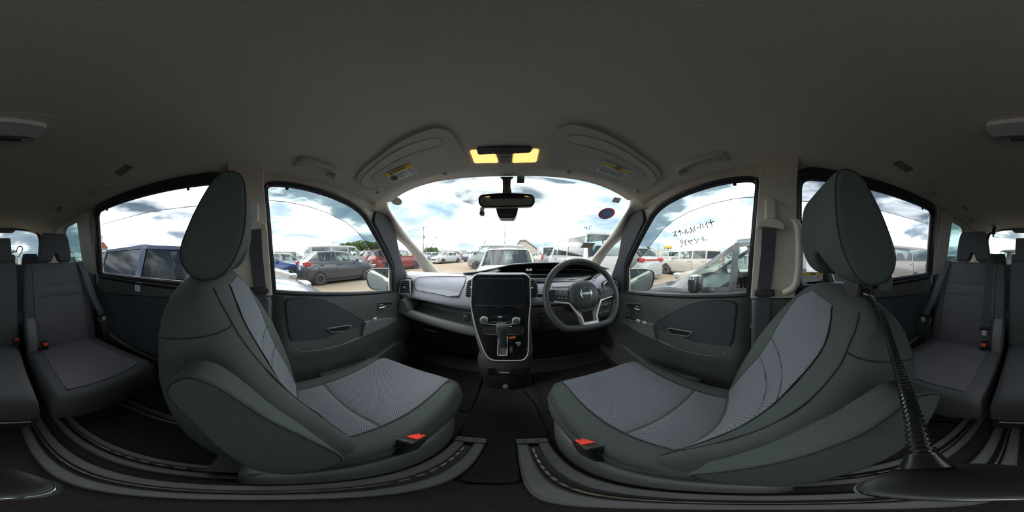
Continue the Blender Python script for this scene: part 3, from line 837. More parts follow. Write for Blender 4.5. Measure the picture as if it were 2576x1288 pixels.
    # plinth round the seat base
    pl = round_poly([(xc - s * 0.240, -0.02), (xc - s * 0.240, 0.40), (xc - s * 0.19, 0.545), (xc + s * 0.18, 0.545), (xc + s * 0.232, 0.45), (xc + s * 0.232, -0.02)], [0.03, 0.12, 0.05, 0.05, 0.06, 0.03], 5)
    def pz(y): return interp(y, [(-0.14, 0.60), (0.1, 0.625), (0.25, 0.655), (0.4, 0.68), (0.55, 0.675)])
    A = [Vector((p[0], p[1], 0.455)) for p in pl]; Bq = [Vector((p[0], p[1], pz(p[1]) - 0.03)) for p in pl]
    ins = offset2d(pl, -0.018); C2 = [Vector((p[0], p[1], pz(p[1]))) for p in ins]; C3 = [Vector((p[0], p[1], pz(p[1]) - 0.04)) for p in offset2d(pl, -0.045)]
    MB().grid([A, Bq, [q.lerp(r, 0.35) + Vector((0, 0, 0.012)) for q, r in zip(Bq, C2)], C2, C3, [Vector((xc, p[1] * 0.5 + 0.1, 0.60)) for p in pl]], cu=True).build('seat_plinth', 'plastic_green', S, angle=180)
    MB().box((xc, 0.18, 0.47), (0.36, 0.5, 0.03)).build('seat_frame', 'plastic_black', S)
    # armrest folded up along the backrest
    ar = [Vector(p[:2]) for p in catmull([(a_, b_, 0) for a_, b_ in arm_poly], 3, closed=True)]
    MB().prism([Vector((s * 0.090, y, z)) for y, z in ar], (s * 0.031, 0, 0)).build('armrest', 'fabric_dark', S, bevel=0.008, seg=4)
    a2 = offset2d(ar, -0.0035)
    MB().tube([Vector((s * 0.0906, p[0], p[1])) for p in a2], 0.0012, 5, closed=True).build('armrest_seam', 'stitch', S)
    # buckle
    bx_ = s * 0.150
    R = Matrix.Rotation(math.radians(-28), 3, 'X')
    k = MB().box((bx_, 0.225, 0.700), (0.048, 0.066, 0.080), R).build('buckle', 'plastic_black', S, bevel=0.007)
    MB().box(Vector((bx_, 0.225, 0.700)) + R @ Vector((0, 0.008, 0.042)), (0.036, 0.036, 0.010), R).build('release_button', 'buckle_red', k, bevel=0.002)
    MB().box((bx_, 0.19, 0.635), (0.024, 0.02, 0.10), R).build('buckle_stalk', 'plastic_dark', S, bevel=0.003)
    # outer recliner strap loop
    return S
armL = [(-0.072, 1.190), (-0.069, 1.208), (-0.061, 1.220), (-0.051, 1.227), (-0.039, 1.227), (-0.024, 1.218), (-0.007, 1.196), (0.013, 1.157), (0.037, 1.101), (0.060, 1.018), (0.070, 0.947), (0.064, 0.901), (0.040, 0.862), (0.016, 0.849), (-0.007, 0.929), (-0.029, 1.056), (-0.049, 1.137), (-0.065, 1.171)]
armR = [(-0.121, 1.184), (-0.111, 1.198), (-0.085, 1.217), (-0.060, 1.208), (-0.040, 1.190), (-0.022, 1.170), (-0.005, 1.137), (0.012, 1.096), (0.030, 1.041), (0.037, 1.012), (0.030, 0.977), (0.014, 0.938), (-0.005, 0.920), (-0.022, 0.969), (-0.040, 1.033), (-0.064, 1.084), (-0.090, 1.125), (-0.111, 1.162)]
S1 = front_seat(-1, 'passenger', (0.055, 0.72), (-0.118, 1.305), 0.080, 0.008, 'dark front passenger seat with grey knit panels, on the side without a steering wheel', armL)
S2 = front_seat(1, 'driver', (0.045, 0.72), (-0.180, 1.262), 0.0, 0.0, 'dark driver seat with grey knit panels, behind the steering wheel', armR)

# ------------------------------------------------------------------ second and third row
def rear_seat(xc, hw, B, T, cush, label, hr=None, inset=0.17, inner=0, zc=0.795, grp='second row seats', hr_notch=0.03, name='middle_row_seat'):
    S = thing(name, label, 'seat', (xc, cush[0], 0.42), group=grp)
    Wt = [(0, hw * 0.97), (0.2, hw), (0.85, hw * 0.96), (0.95, hw * 0.93), (1.0, hw * 0.86)]
    Dt = [(0, 0.075), (0.5, 0.065), (0.93, 0.055), (0.98, 0.045), (1.0, 0.028)]
    bl = [(0, 0.02), (0.4, 0.035), (0.8, 0.025), (1, 0.004)]
    if hw < 0.15: bl = [(0, 0.0), (1, 0.0)]
    sec, front, pt, W, D = backrest_fn(xc, B, T, Wt, Dt, bl, 5.0)
    b = MB().grid([sec(h) for h in [0, 0.03, 0.1, 0.25, 0.4, 0.55, 0.7, 0.82, 0.9, 0.95, 0.98, 1.0]], cu=True, cap=True).build('backrest', 'fabric_rear', S, angle=180)
    if hw > 0.15:
        for h0, h1 in ((0.04, 0.60), (0.612, 0.73), (0.742, 0.985)):
            rows = []
            for i in range(13):
                h = h0 + (h1 - h0) * i / 12
                rows.append([front(h, inset * (-1 + 2 * j / 12), 0.0015 + 0.006 * (math.sin(PI * i / 12) ** 0.5) * (1 - abs(-1 + 2 * j / 12) ** 6)) for j in range(13)])
            MB().grid(rows).build('knit_panel', 'fabric_knit_rear', b, angle=180)
        for sd in (-1, 1):
            MB().tube([front(h, sd * inset, 0.001) for h in [0.03 + 0.95 * i / 16 for i in range(17)]], 0.002, 5).build('seam', 'stitch', b)
    y0, y1 = cush  # front, rear
    ys = [y0 - 0.012, y0, y0 - 0.02 + 0.0, y0 - 0.06, (y0 + y1) / 2, y1 + 0.05, y1]
    def ctop(y, x):
        f = (y - y1) / (y0 - y1); r = min(1, abs(x) / hw)
        return zc - 0.03 * (1 - f) - 0.05 + 0.05 * (1 - r ** 6) ** 0.5 + (0.022 * (r ** 2.4 - 0.4) if hw > 0.15 else 0)
    rows = []
    for y, k in [(y0 + 0.012, 0.5), (y0 + 0.004, 0.75), (y0 - 0.015, 0.93), (y0 - 0.05, 1), (y0 - 0.15, 1), ((y0 + y1) / 2, 1), (y1 + 0.12, 1), (y1 + 0.03, 1), (y1, 0.9)]:
        r = []; N = 28; cz0 = 0.69
        for j in range(N):
            th = 2 * PI * j / N; x = hw * sp(math.cos(th), 6) * (0.94 + 0.06 * k)
            if math.sin(th) >= 0: z = cz0 + (ctop(y, x) - cz0) * k * (1 if abs(x) < hw * 0.96 else sp(math.sin(th), 6))
            else: z = cz0 + sp(math.sin(th), 6) * 0.10 * k
            r.append(Vector((xc + x, y, z)))
        rows.append(r)
    c = MB().grid(rows, cu=True, cap=True).build('seat_cushion', 'fabric_rear', S, angle=180)
    if hw > 0.15:
        rows = []
        for i in range(13):
            y = y1 + 0.05 + (y0 - 0.03 - y1 - 0.05) * i / 12
            ww = 0.15 + 0.02 * i / 12
            rows.append([Vector((xc + ww * (-1 + 2 * j / 12), y, ctop(y, ww * (-1 + 2 * j / 12)) + 0.0015 + 0.007 * (max(0, math.sin(PI * i / 12)) ** 0.4) * (1 - abs(-1 + 2 * j / 12) ** 6))) for j in range(13)])
        MB().grid(rows).build('knit_panel', 'fabric_knit_rear', c, angle=180)
    if hr:
        prof, hb, ht = hr
        h = headrest(S, xc if len(hr) < 4 else hr[3], prof, hb, ht, 'fabric_rear', notch=hr_notch, notch_h=0.07 if hr_notch else 0)
        if hr_notch:
            for q in (-1, 1):
                MB().tube([((xc if len(hr) < 4 else hr[3]) + q * 0.05, T[0], T[1] - 0.02), ((xc if len(hr) < 4 else hr[3]) + q * 0.05, T[0] + 0.01, T[1] + 0.06)], 0.006, 8).build('post', 'chrome', h)
    # frame under the cushion
    MB().box((xc, (y0 + y1) / 2 - 0.03, 0.555), (hw * 1.5, 0.36, 0.10)).build('seat_frame', 'plastic_black', S, bevel=0.01)
    MB().box((xc, (y0 + y1) / 2 - 0.05, 0.488), (hw * 1.1, 0.44, 0.076)).build('slide_base', 'plastic_dark', S, bevel=0.01)
    if inner:
        # plastic hinge cover beside the cushion
        hp = round_poly([(y1 + 0.10, 0.70), (y1 + 0.075, 0.86), (y1 + 0.02, 0.955), (y1 - 0.04, 0.96), (y1 - 0.04, 0.70)], 0.02)
        MB().prism([Vector((xc + inner * (hw - 0.012) if True else 0, y, z)) for y, z in hp], (-inner * 0.05, 0, 0)).build('hinge_cover', 'plastic_gray', S, bevel=0.008)
        kx = xc + inner * (hw - 0.10)
        R = Matrix.Rotation(math.radians(-20), 3, 'X')
        k = MB().box((kx, y1 + 0.085, 0.80), (0.034, 0.05, 0.04), R).build('buckle', 'plastic_black', S, bevel=0.005)
        MB().box(Vector((kx, y1 + 0.085, 0.80)) + R @ Vector((0, 0.012, 0.021)), (0.026, 0.024, 0.006), R).build('release_button', 'buckle_red', k, bevel=0.002)
    return S
def hrprof(yc, z0, z1, t=0.045):
    return [(yc + t, (z0 + z1) / 2), (yc + t * 0.95, z1 - 0.05), (yc + t * 0.5, z1 - 0.008), (yc, z1), (yc - t * 0.6, z1 - 0.012), (yc - t, z1 - 0.06), (yc - t, (z0 + z1) / 2), (yc - t * 0.9, z0 + 0.02), (yc - t * 0.3, z0), (yc + t * 0.5, z0), (yc + t * 0.95, z0 + 0.03)]
S3 = rear_seat(-0.352, 0.235, (-0.955, 0.72), (-1.10, 1.285), (-0.44, -0.94), 'dark second row seat behind the front passenger seat, with arched headrest', (hrprof(-1.09, 1.295, 1.50), 0.115, 0.085), inner=1)
S4 = rear_seat(0.372, 0.235, (-0.955, 0.72), (-1.10, 1.290), (-0.44, -0.94), 'dark second row seat behind the driver seat, with two belts hanging over it', (hrprof(-1.09, 1.300, 1.51), 0.115, 0.085), inner=-1)
S5 = rear_seat(0.016, 0.104, (-0.985, 0.74), (-1.085, 1.305), (-0.45, -0.97), 'narrow middle seat of the second row with a small block headrest', (hrprof(-1.075, 1.33, 1.458, 0.04), 0.066, 0.060), zc=0.81, hr_notch=0)
MB().box((0.016, -1.06, 1.325), (0.18, 0.06, 0.05)).build('headrest_base', 'fabric_rear', S5, bevel=0.014)
MB().box((0.016 - 0.085, -0.90, 0.815), (0.034, 0.05, 0.04)).build('buckle', 'plastic_black', S5, bevel=0.005)
MB().box((0.016 - 0.085, -0.892, 0.838), (0.026, 0.024, 0.006)).build('release_button', 'buckle_red', S5, bevel=0.002)
# folding table bar in front of the middle seat
MB().box((0.016, -0.455, 0.60), (0.19, 0.03, 0.09)).build('front_panel', 'plastic_black', S5, bevel=0.006)
MB().tube([(-0.06, -0.435, 0.625), (0.09, -0.435, 0.625)], 0.003, 6).build('pull_bar', 'silver', S5)
S6 = rear_seat(-0.33, 0.27, (-1.72, 0.70), (-1.93, 1.23), (-1.30, -1.72), 'dark third row seat at the back on the passenger side', (hrprof(-1.90, 1.24, 1.365, 0.045), 0.10, 0.08), grp='third row seats', hr_notch=0, name='third_row_seat')
S7 = rear_seat(0.33, 0.27, (-1.72, 0.70), (-1.93, 1.23), (-1.30, -1.72), 'dark third row seat at the back on the driver side', (hrprof(-1.90, 1.24, 1.365, 0.045), 0.10, 0.08), grp='third row seats', hr_notch=0, name='third_row_seat')

# ------------------------------------------------------------------ belts
def pillar_belt(s, who, front):
    B = thing('seat_belt', f'black seat belt hanging on the beige pillar beside the {who} seat', 'seat belt', (s * 0.665, -0.01, 1.5), group='front seat belts')
    x = lambda z: s * (sx(z) - 0.060)
    MB().prism([Vector((x(z), y, z)) for y, z in round_poly([(-0.030, 1.47), (-0.030, 1.556), (0.012, 1.556), (0.012, 1.47)], 0.012)], (s * 0.02, 0, 0)).build('height_adjuster', 'trim_beige', B, bevel=0.004)
    MB().prism([Vector((x(z) - s * 0.006, y, z)) for y, z in round_poly([(-0.026, 1.475), (-0.026, 1.548), (0.008, 1.548), (0.008, 1.475)], 0.010)], (s * 0.012, 0, 0)).build('adjuster_button', 'vent_plastic', B, bevel=0.003)
    MB().prism([Vector((x(z) - s * 0.010, y, z)) for y, z in round_poly([(-0.060, 1.432), (-0.060, 1.462), (-0.02, 1.480), (0.0, 1.480), (0.040, 1.468), (0.040, 1.438), (0.02, 1.446), (-0.04, 1.440)], 0.010)], (s * 0.016, 0, 0)).build('belt_loop', 'trim_beige', B, bevel=0.005)
    strap([(x(1.45) - s * 0.006, -0.006, 1.45), (x(1.35) - s * 0.008, 0.0, 1.35), (x(1.20) - s * 0.008, 0.016, 1.20), (s * 0.655, 0.02, 1.05), (s * 0.652, 0.03, 0.80), (s * 0.655, 0.04, 0.55)], (0, 1, 0), 0.052).build('webbing', 'belt', B)
    t = MB().box((x(1.2) - s * 0.012, 0.013, 1.196), (0.020, 0.078, 0.026)).build('tongue_grip', 'plastic_black', B, bevel=0.005)
    MB().prism([Vector((x(1.16) - s * 0.012, y, z)) for y, z in round_poly([(-0.003, 1.185), (0.033, 1.185), (0.026, 1.135), (0.004, 1.135)], 0.004)], (s * 0.003, 0, 0)).build('tongue', 'silver', B)
    MB().prism([Vector((x(1.16) - s * 0.0128, y, z)) for y, z in round_poly([(0.007, 1.157), (0.023, 1.157), (0.022, 1.142), (0.008, 1.142)], 0.003)], (s * 0.001, 0, 0)).build('tongue_slot', 'plastic_black', t)
    return B
pillar_belt(-1, 'passenger', False)
pillar_belt(1, 'driver', True)

def row_belt(path, wdir, tong_i, label):
    B = thing('seat_belt', label, 'seat belt', path[0], group='second row seat belts')
    P = catmull(path, 5)
    strap(P, wdir, 0.046, 0.0014).build('webbing', 'belt', B)
    a = Vector(path[tong_i])
    dirv = (Vector(path[tong_i + 1]) - Vector(path[tong_i - 1])).normalized()
    MB().box(a + Vector((0, 0.008, 0)), (0.062, 0.016, 0.020)).build('tongue_grip', 'plastic_black', B, bevel=0.004)
    MB().box(a + Vector((0, 0.010, 0)) + dirv * 0.028, (0.026, 0.003, 0.034)).build('tongue', 'silver', B, bevel=0.002)
    return B
row_belt([(-0.530, -1.045, 1.300), (-0.545, -0.975, 1.20), (-0.575, -0.925, 1.05), (-0.600, -0.868, 0.94), (-0.62, -0.85, 0.82), (-0.64, -0.87, 0.70)], (1, 0, 0), 3, 'dark seat belt running down the second row seat behind the passenger')
row_belt([(0.545, -1.045, 1.305), (0.565, -0.975, 1.20), (0.600, -0.925, 1.05), (0.625, -0.868, 0.94), (0.645, -0.85, 0.83), (0.66, -0.87, 0.72)], (1, 0, 0), 3, 'dark seat belt on the window side of the second row seat behind the driver')
row_belt([(0.250, -1.065, 1.318), (0.247, -1.020, 1.27), (0.245, -0.985, 1.12), (0.243, -0.950, 1.0), (0.242, -0.895, 0.905), (0.240, -0.86, 0.84)], (1, 0, 0), 4, 'dark seat belt hanging down the inner edge of the second row seat behind the driver')
# ================================================================== dashboard
DB = thing('dashboard', 'wide grey and black dashboard below the windscreen', 'dashboard', (0, 1.1, 0.5))
def up_face(z): return interp(z, [(1.06, 0.896), (1.09, 0.904), (1.14, 0.922), (1.17, 0.942), (1.20, 0.972), (1.215, 1.0)])
def ondash(u, v, off=0.0):
    p = ony(u, v, 0.92)
    for _ in range(25): p = ony(u, v, up_face(p.z) - off)
    return p
XS = [-0.715 + 1.43 * i / 60 for i in range(61)]
# top pad
def top_z(x): return 1.222 - 0.03 * (abs(x) / 0.7) ** 3
MB().grid([[Vector((x, y, z + (top_z(x) - 1.222) * k)) for y, z, k in [(1.43 - 0.25 * x * x, 1.172, 0.2), (1.30, 1.196, 0.5), (1.15, 1.212, 0.8), (1.06, 1.226, 1), (1.035, 1.227, 1), (1.022, 1.222, 1), (1.018, 1.212, 1)]] for x in XS]).build('top_pad', 'plastic_gray', DB, angle=180)
# upper panel (lavender grey), passenger and driver side
def panel_rows(x0, x1, prof, n=24, sl=0.0):
    return [[Vector((x, y, z + sl * k * (x - x0))) for y, z, k in prof] for x in [x0 + (x1 - x0) * i / n for i in range(n + 1)]]
UP = [(1.04, 1.221, 0), (1.00, 1.216, 0), (0.972, 1.200, 0), (0.942, 1.17, 0), (0.922, 1.14, 0), (0.904, 1.09, 0), (0.900, 1.07, 0.4), (0.905, 1.052, 0.6), (0.93, 1.045, 0.6)]
MB().grid(panel_rows(-0.715, -0.15, UP, sl=-0.07)).build('upper_panel', 'plastic_lavender', DB, angle=180)
MB().grid(panel_rows(0.10, 0.715, UP, sl=0.0)).build('upper_panel', 'plastic_lavender', DB, angle=180)
# open shelf in front of the passenger
SH = [(0.915, 1.050, 0.6), (1.00, 1.045, 0.6), (1.03, 1.02, 0.8), (1.025, 0.985, 1), (0.99, 0.962, 1), (0.89, 0.968, 1), (0.872, 0.985, 1)]
MB().grid(panel_rows(-0.70, -0.15, SH, sl=-0.115)).build('shelf', 'plastic_dark', DB, angle=180)
MB().box((-0.66, 0.95, 1.00), (0.05, 0.16, 0.12)).build('shelf_end', 'plastic_dark', DB, bevel=0.02)
LG = [(0.885, 0.982, 1), (0.868, 0.985, 1), (0.858, 0.975, 1), (0.852, 0.955, 1), (0.853, 0.935, 1), (0.866, 0.920, 1), (0.90, 0.915, 1)]
MB().grid(panel_rows(-0.70, -0.14, LG, sl=-0.115)).build('shelf_ledge', 'plastic_green', DB, angle=180)
# side upright of the ledge near the door
MB().prism([Vector((x, 0.855, z)) for x, z in round_poly([(-0.70, 0.95), (-0.685, 1.04), (-0.645, 1.045), (-0.60, 0.975), (-0.62, 0.94)], 0.015)], (0, 0.06, 0)).build('ledge_end', 'plastic_green', DB, bevel=0.008)
LO = [(0.875, 0.918, 1), (0.93, 0.890, 1), (0.97, 0.82, 0.6), (1.03, 0.66, 0), (1.12, 0.50, 0), (1.2, 0.43, 0)]
MB().grid(panel_rows(-0.70, -0.14, LO, sl=-0.115)).build('glovebox', 'plastic_brown', DB, angle=180)
p = ony(1082, 831, 0.93)
MB().box(p, (0.085, 0.012, 0.010), Matrix.Rotation(0.12, 3, 'Y')).build('glovebox_latch', 'plastic_gray', DB, bevel=0.004)
# driver side lower panels
LD = [(0.93, 1.045, 0), (0.90, 1.04, 0), (0.892, 1.0, 0), (0.885, 0.95, 0), (0.885, 0.90, 0), (0.905, 0.885, 0), (1.0, 0.80, 0), (1.08, 0.62, 0), (1.15, 0.48, 0)]
MB().grid(panel_rows(0.08, 0.70, LD)).build('lower_panel', 'plastic_brown', DB, angle=180)
# upper lids
def lid(px, nm, off=0.006):
    o = [ondash(u, v, off) for u, v in px]; o = round_poly(o, 0.014, 3)
    return MB().prism(o, (0, 0.012, 0)).build(nm, 'plastic_lavender', DB, bevel=0.003)
L1 = lid([(1043, 705), (1052, 697), (1110, 695), (1174, 696), (1168, 715), (1154, 746), (1128, 746), (1090, 738), (1047, 730), (1041, 718)], 'passenger_lid')
o = [ondash(u, v, 0.0075) for u, v in [(1043, 705), (1052, 697), (1110, 695), (1174, 696), (1168, 715), (1154, 746), (1128, 746), (1090, 738), (1047, 730), (1041, 718)]]
MB().tube(round_poly(o, 0.014, 3), 0.0016, 5, closed=True).build('lid_gap', 'rubber', L1)
MB().prism([ondash(u, v, 0.010) for u, v in [(1128, 747), (1137, 744), (1154, 744), (1150, 748)]], (0, 0.006, 0)).build('lid_catch', 'plastic_black', L1)

# ---- air vents
def vent(name_px, y, n, label_parent, frame_m='silver', swap=False):
    o = [ony(u, v, y) for u, v in name_px]
    r = round_poly(o, 0.012, 3)
    V = MB().prism([q + Vector((0, 0.006, 0)) for q in r], (0, 0.03, 0)).build('vent_core', 'rubber', DB)
    MB().tube(r, 0.004, 6, closed=True).build('vent_frame', frame_m, V)
    zs = [q.z for q in o]; z0, z1 = min(zs) + 0.006, max(zs) - 0.004
    for k in range(n):
        z = z0 + (z1 - z0) * (k + 0.5) / n
        cuts = []
        for i in range(len(o)):
            a, b = o[i], o[(i + 1) % len(o)]
            if (a.z - z) * (b.z - z) < 0: t = (z - a.z) / (b.z - a.z); cuts.append(a.x + (b.x - a.x) * t)
        if len(cuts) < 2: continue
        xa, xb = min(cuts), max(cuts)
        MB().box(((xa + xb) / 2, y + 0.006, z), (xb - xa - 0.004, 0.022, 0.0035), Matrix.Rotation(math.radians(-18), 3, 'X')).build('slat', 'plastic_gray', V, bevel=0.001)
    cx = sum(q.x for q in o) / len(o); cz = sum(zs) / len(o)
    MB().box((cx, y - 0.006, cz), (0.016, 0.016, 0.008)).build('vent_tab', 'silver', V, bevel=0.002)
    return V
vent([(1004, 738), (1008, 706), (1031, 704), (1033, 741)], 0.885, 7, DB)
vent([(1172, 746), (1177, 708), (1187, 703), (1200, 703), (1200, 748)], 0.888, 8, DB, 'plastic_dark')
vent([(1320, 703), (1343, 703), (1350, 716), (1354, 745), (1320, 749)], 0.888, 8, DB, 'plastic_dark')
vent([(1519, 714), (1530, 706), (1552, 708), (1556, 742), (1524, 738)], 0.885, 7, DB)
# demister slots near the doors
for u in (1027, 1543):
    P = ony(u, 700, 0.93); MB().box(P, (0.05, 0.02, 0.006)).build('demister_slot', 'rubber', DB, bevel=0.002)

# ---- instrument hood
HD = [(1165, 686), (1200, 683), (1240, 675), (1288, 664), (1340, 660.5), (1400, 659.5), (1450, 661), (1500, 666), (1535, 676), (1560, 692)]
hx = [(ony(u, v, 1.0).x, ony(u, v, 1.0).z) for u, v in HD]
def hood_z(x): return interp(x, hx)
rows = []
for i in range(41):
    x = hx[0][0] + (0.70 - hx[0][0]) * i / 40; z = hood_z(x)
    rows.append([Vector((x, 1.34, 1.185)), Vector((x, 1.22, 1.18 + (z - 1.18) * 0.72)), Vector((x, 1.10, 1.19 + (z - 1.19) * 0.95)), Vector((x, 1.03, z)), Vector((x, 1.0, z - 0.001)), Vector((x, 0.997, z - 0.006)), Vector((x, 1.02, z - 0.010)), Vector((x, 1.10, z - 0.016))])
H = MB().grid(rows).build('instrument_hood', 'plastic_dark', DB, angle=180)
rows = []
for i in range(31):
    x = -0.06 + 0.70 * i / 30; z = hood_z(x) - 0.010
    kk = max(0.0, min(1.0, (x - 0.06) / 0.08, (0.62 - x) / 0.08))
    rows.append([Vector((x, 1.085, z)), Vector((x, 1.075, (z + 1.215) / 2)), Vector((x, 1.02, 1.219)), Vector((x, 0.985, 1.218 - 0.004 * kk)), Vector((x, 0.985 - 0.028 * kk, 1.216 - 0.018 * kk)), Vector((x, 0.985 - 0.040 * kk, 1.214 - 0.034 * kk))])
MB().grid(rows).build('instrument_panel', 'piano_black', H, angle=180)
# side cheek of the hood by the screen
MB().prism([Vector((x, 1.0, z)) for x, z in [(-0.22, 1.215), (-0.10, 1.225), (-0.045, 1.25), (-0.075, 1.262), (-0.12, 1.245), (-0.22, 1.225)]], (0, 0.05, 0)).build('hood_cheek', 'plastic_lavender', H, bevel=0.006)
# inner frame line and clock
fr = [ony(u, v, 1.05) for u, v in [(1350, 679), (1400, 677), (1460, 678), (1500, 682), (1480, 690), (1440, 695), (1360, 690)]]
MB().tube(fr, 0.0016, 5, closed=True).build('display_frame', 'plastic_gray', H)
text('10:39', 0.020, 'display_white', 'clock_digits', H, ony(1330, 679, 1.045), (1, 0, 0), (0, 0.2, 1))
# driver lid on the upper panel below the hood
L2 = lid([(1390, 703), (1410, 697), (1480, 697), (1500, 702), (1478, 716), (1460, 719), (1388, 722)], 'driver_lid', 0.008)
MB().prism([ondash(u, v, 0.012) for u, v in [(1458, 716), (1470, 713), (1478, 713), (1472, 717)]], (0, 0.006, 0)).build('lid_catch', 'plastic_black', L2)

# ================================================================== centre console
CC = thing('center_console', 'black centre console with screen, knobs and gear lever gate', 'console', (-0.03, 0.85, 0.42))
def st_y(z): return interp(z, [(0.40, 0.86), (0.72, 0.762), (0.80, 0.775), (0.90, 0.795), (1.0, 0.818), (1.07, 0.832), (1.25, 0.842)])
def onst(u, v, off=0.0):
    p = ony(u, v, 0.82)
    for _ in range(30): p = ony(u, v, st_y(p.z) - off)
    return p
OUT = [(1188, 700), (1198, 690), (1323, 690), (1333, 700), (1335, 765), (1331, 800), (1329, 890), (1319, 906), (1236, 906), (1222, 893), (1198, 830), (1184, 770)]
OUTr = [0.004, 0.016, 0.016, 0.004, 0.03, 0.03, 0.02, 0.02, 0.02, 0.03, 0.05, 0.04]
OP = round_poly([onst(u, v) for u, v in OUT], OUTr, 4)
xz = [(p.x, p.z) for p in OP]
def stack_plate(poly_xz, off, thick):
    # dense ngon plate bent along the console face
    loop = []
    n = len(poly_xz)
    for i in range(n):
        a, b = Vector(poly_xz[i]), Vector(poly_xz[(i + 1) % n]); k = max(1, int((b - a).length / 0.025))
        loop += [a.lerp(b, q / k) for q in range(k)]
    es = [(i, (i + 1) % len(loop)) for i in range(len(loop))]; vs = list(loop)
    x0, x1 = min(p[0] for p in loop), max(p[0] for p in loop); z0, z1 = min(p[1] for p in loop), max(p[1] for p in loop)
    z = z0 + 0.015
    while z < z1:
        x = x0 + 0.02
        while x < x1:
            if inside((x, z), loop): vs.append(Vector((x, z)))
            x += 0.04
        z += 0.025
    V, _, F, _, _, _ = delaunay_2d_cdt(vs, es, [], 1, 1e-6)
    mb = MB(); mb.add([Vector((p[0], st_y(p[1]) - off, p[1])) for p in V], F)
    N = len(loop)
    A = [Vector((p.x, st_y(p.y) - off, p.y)) for p in loop]
    mb.grid([A, [q + Vector((0, thick, 0)) for q in A]], cu=True)
    return mb
stack_plate(xz, 0.0, 0.03).build('console_face', 'piano_black', CC, angle=60)
MB().tube(OP, 0.0031, 8, closed=True).build('silver_border', 'silver', CC)
# body behind the face
bigA = offset2d(xz, 0.004); bigB = offset2d(xz, 0.024); big = [a.lerp(b, min(1, max(0, (1.08 - b.y) / 0.25))) for a, b in zip(bigA, bigB)]
A = [Vector((p.x, st_y(p.y) + 0.012, p.y)) for p in big]; Bc = [Vector((p.x, 1.02, min(p.y, 1.215))) for p in big]
A0 = [Vector((p[0], st_y(p[1]) + 0.004, p[1])) for p in xz]
MB().grid([A0, [a.lerp(b, 0.5) + Vector((0, -0.004, 0)) for a, b in zip(A0, A)], A, [q + Vector((0, 0.05, 0)) for q in A], Bc], cu=True).build('console_body', 'plastic_dark', CC, angle=180)
# flank running down to the floor
low = []
for z, hw, y in [(0.78, 0.128, 0.79), (0.72, 0.132, 0.772), (0.66, 0.128, 0.785), (0.58, 0.122, 0.81), (0.50, 0.118, 0.845), (0.425, 0.118, 0.865)]:
    low.append([Vector((-0.012 + q, yy, z)) for q, yy in [(-hw - 0.03, 1.05), (-hw - 0.01, y + 0.06), (-hw, y + 0.025), (-hw + 0.02, y + 0.004), (0, y - 0.002), (hw - 0.02, y + 0.004), (hw, y + 0.025), (hw + 0.01, y + 0.06), (hw + 0.03, 1.05)]])
MB().grid(low).build('lower_console', 'plastic_brown', CC, angle=180)
MB().prism([Vector((x, y, z)) for x, y, z in [(-0.095, 0.776, 0.70), (0.072, 0.776, 0.70), (0.072, 0.795, 0.62), (-0.095, 0.795, 0.62)]], (0, 0.02, 0)).build('drawer', 'plastic_black', CC, bevel=0.004)
MB().box((-0.012, 0.775, 0.665), (0.05, 0.008, 0.004)).build('drawer_pull', 'plastic_gray', CC)
MB().lathe([(0.016, 0), (0.016, 0.012), (0.010, 0.016)], ony(1272, 971, 0.84), (0, -1, 0.2), 18).build('hook_knob', 'plastic_gray', CC)
# screen
def plate_px(px, off, th, r=0.004):
    o = round_poly([onst(u, v, off) for u, v in px], r, 3)
    return MB().prism(o, (0, th, 0))
SC = plate_px([(1201, 700), (1319, 700), (1323, 768), (1196, 768)], 0.003, 0.004, 0.003).build('screen', 'screen', CC)
MB().tube([onst(u, v, 0.0036) for u, v in [(1201, 700), (1319, 700), (1323, 768), (1196, 768)]], 0.0009, 5, closed=True).build('screen_edge', 'plastic_gray', SC)
for k in range(5):
    for side in (0, 1):
        u = (1193.5, 1326.5)[side]
        P = onst(u + (0.4 if side else -0.4) * k, 707 + k * 8.5, 0.002)
        MB().box(P, (0.017, 0.002, 0.0008)).build('touch_key', 'plastic_gray', SC)
# disc slot line
MB().tube([onst(u, v, 0.001) for u, v in [(1246, 774), (1266, 774)]], 0.0010, 5).build('slot_mark', 'plastic_gray', CC)
MB().tube([onst(u, v, 0.001) for u, v in [(1293, 774), (1314, 773.5)]], 0.0010, 5).build('slot_mark', 'plastic_gray', CC)
# climate panel: dark display, silver sweep and keys
plate_px([(1232, 792), (1285, 792), (1285, 801), (1232, 801)], 0.001, 0.003).build('climate_display', 'screen', CC)
P = onst(1258, 797, 0.002); MB().box(P, (0.020, 0.001, 0.006)).build('climate_digits', 'lamp_gray', CC)
MB().tube(catmull([onst(u, v, 0.002) for u, v in [(1216, 813), (1228, 815), (1245, 817), (1272, 817), (1288, 815), (1300, 814)]], 3), 0.0022, 6).build('silver_sweep', 'silver', CC)
for k in range(6):
    P = onst(1235 + k * 9.5, 810.5, 0.002); MB().box(P, (0.016, 0.004, 0.008)).build('climate_key', 'plastic_dark', CC, bevel=0.0012)
for u, v in ((1218, 804), (1298, 806)):
    P = onst(u, v)
    K = MB().lathe([(0.0205, 0.0), (0.0205, 0.012), (0.019, 0.018), (0.0165, 0.019)], P, (0, -1, 0.08), 32).build('knob_ring', 'silver', CC)
    MB().lathe([(0.0162, 0.012), (0.0162, 0.022), (0.014, 0.024), (0.004, 0.024)], P, (0, -1, 0.08), 32).build('knob_cap', 'plastic_dark', K)
    MB().box(P + Vector((0.017, -0.010, 0.014)), (0.010, 0.012, 0.006), Matrix.Rotation(0.8, 3, 'Y')).build('knob_tab', 'silver', K, bevel=0.002)
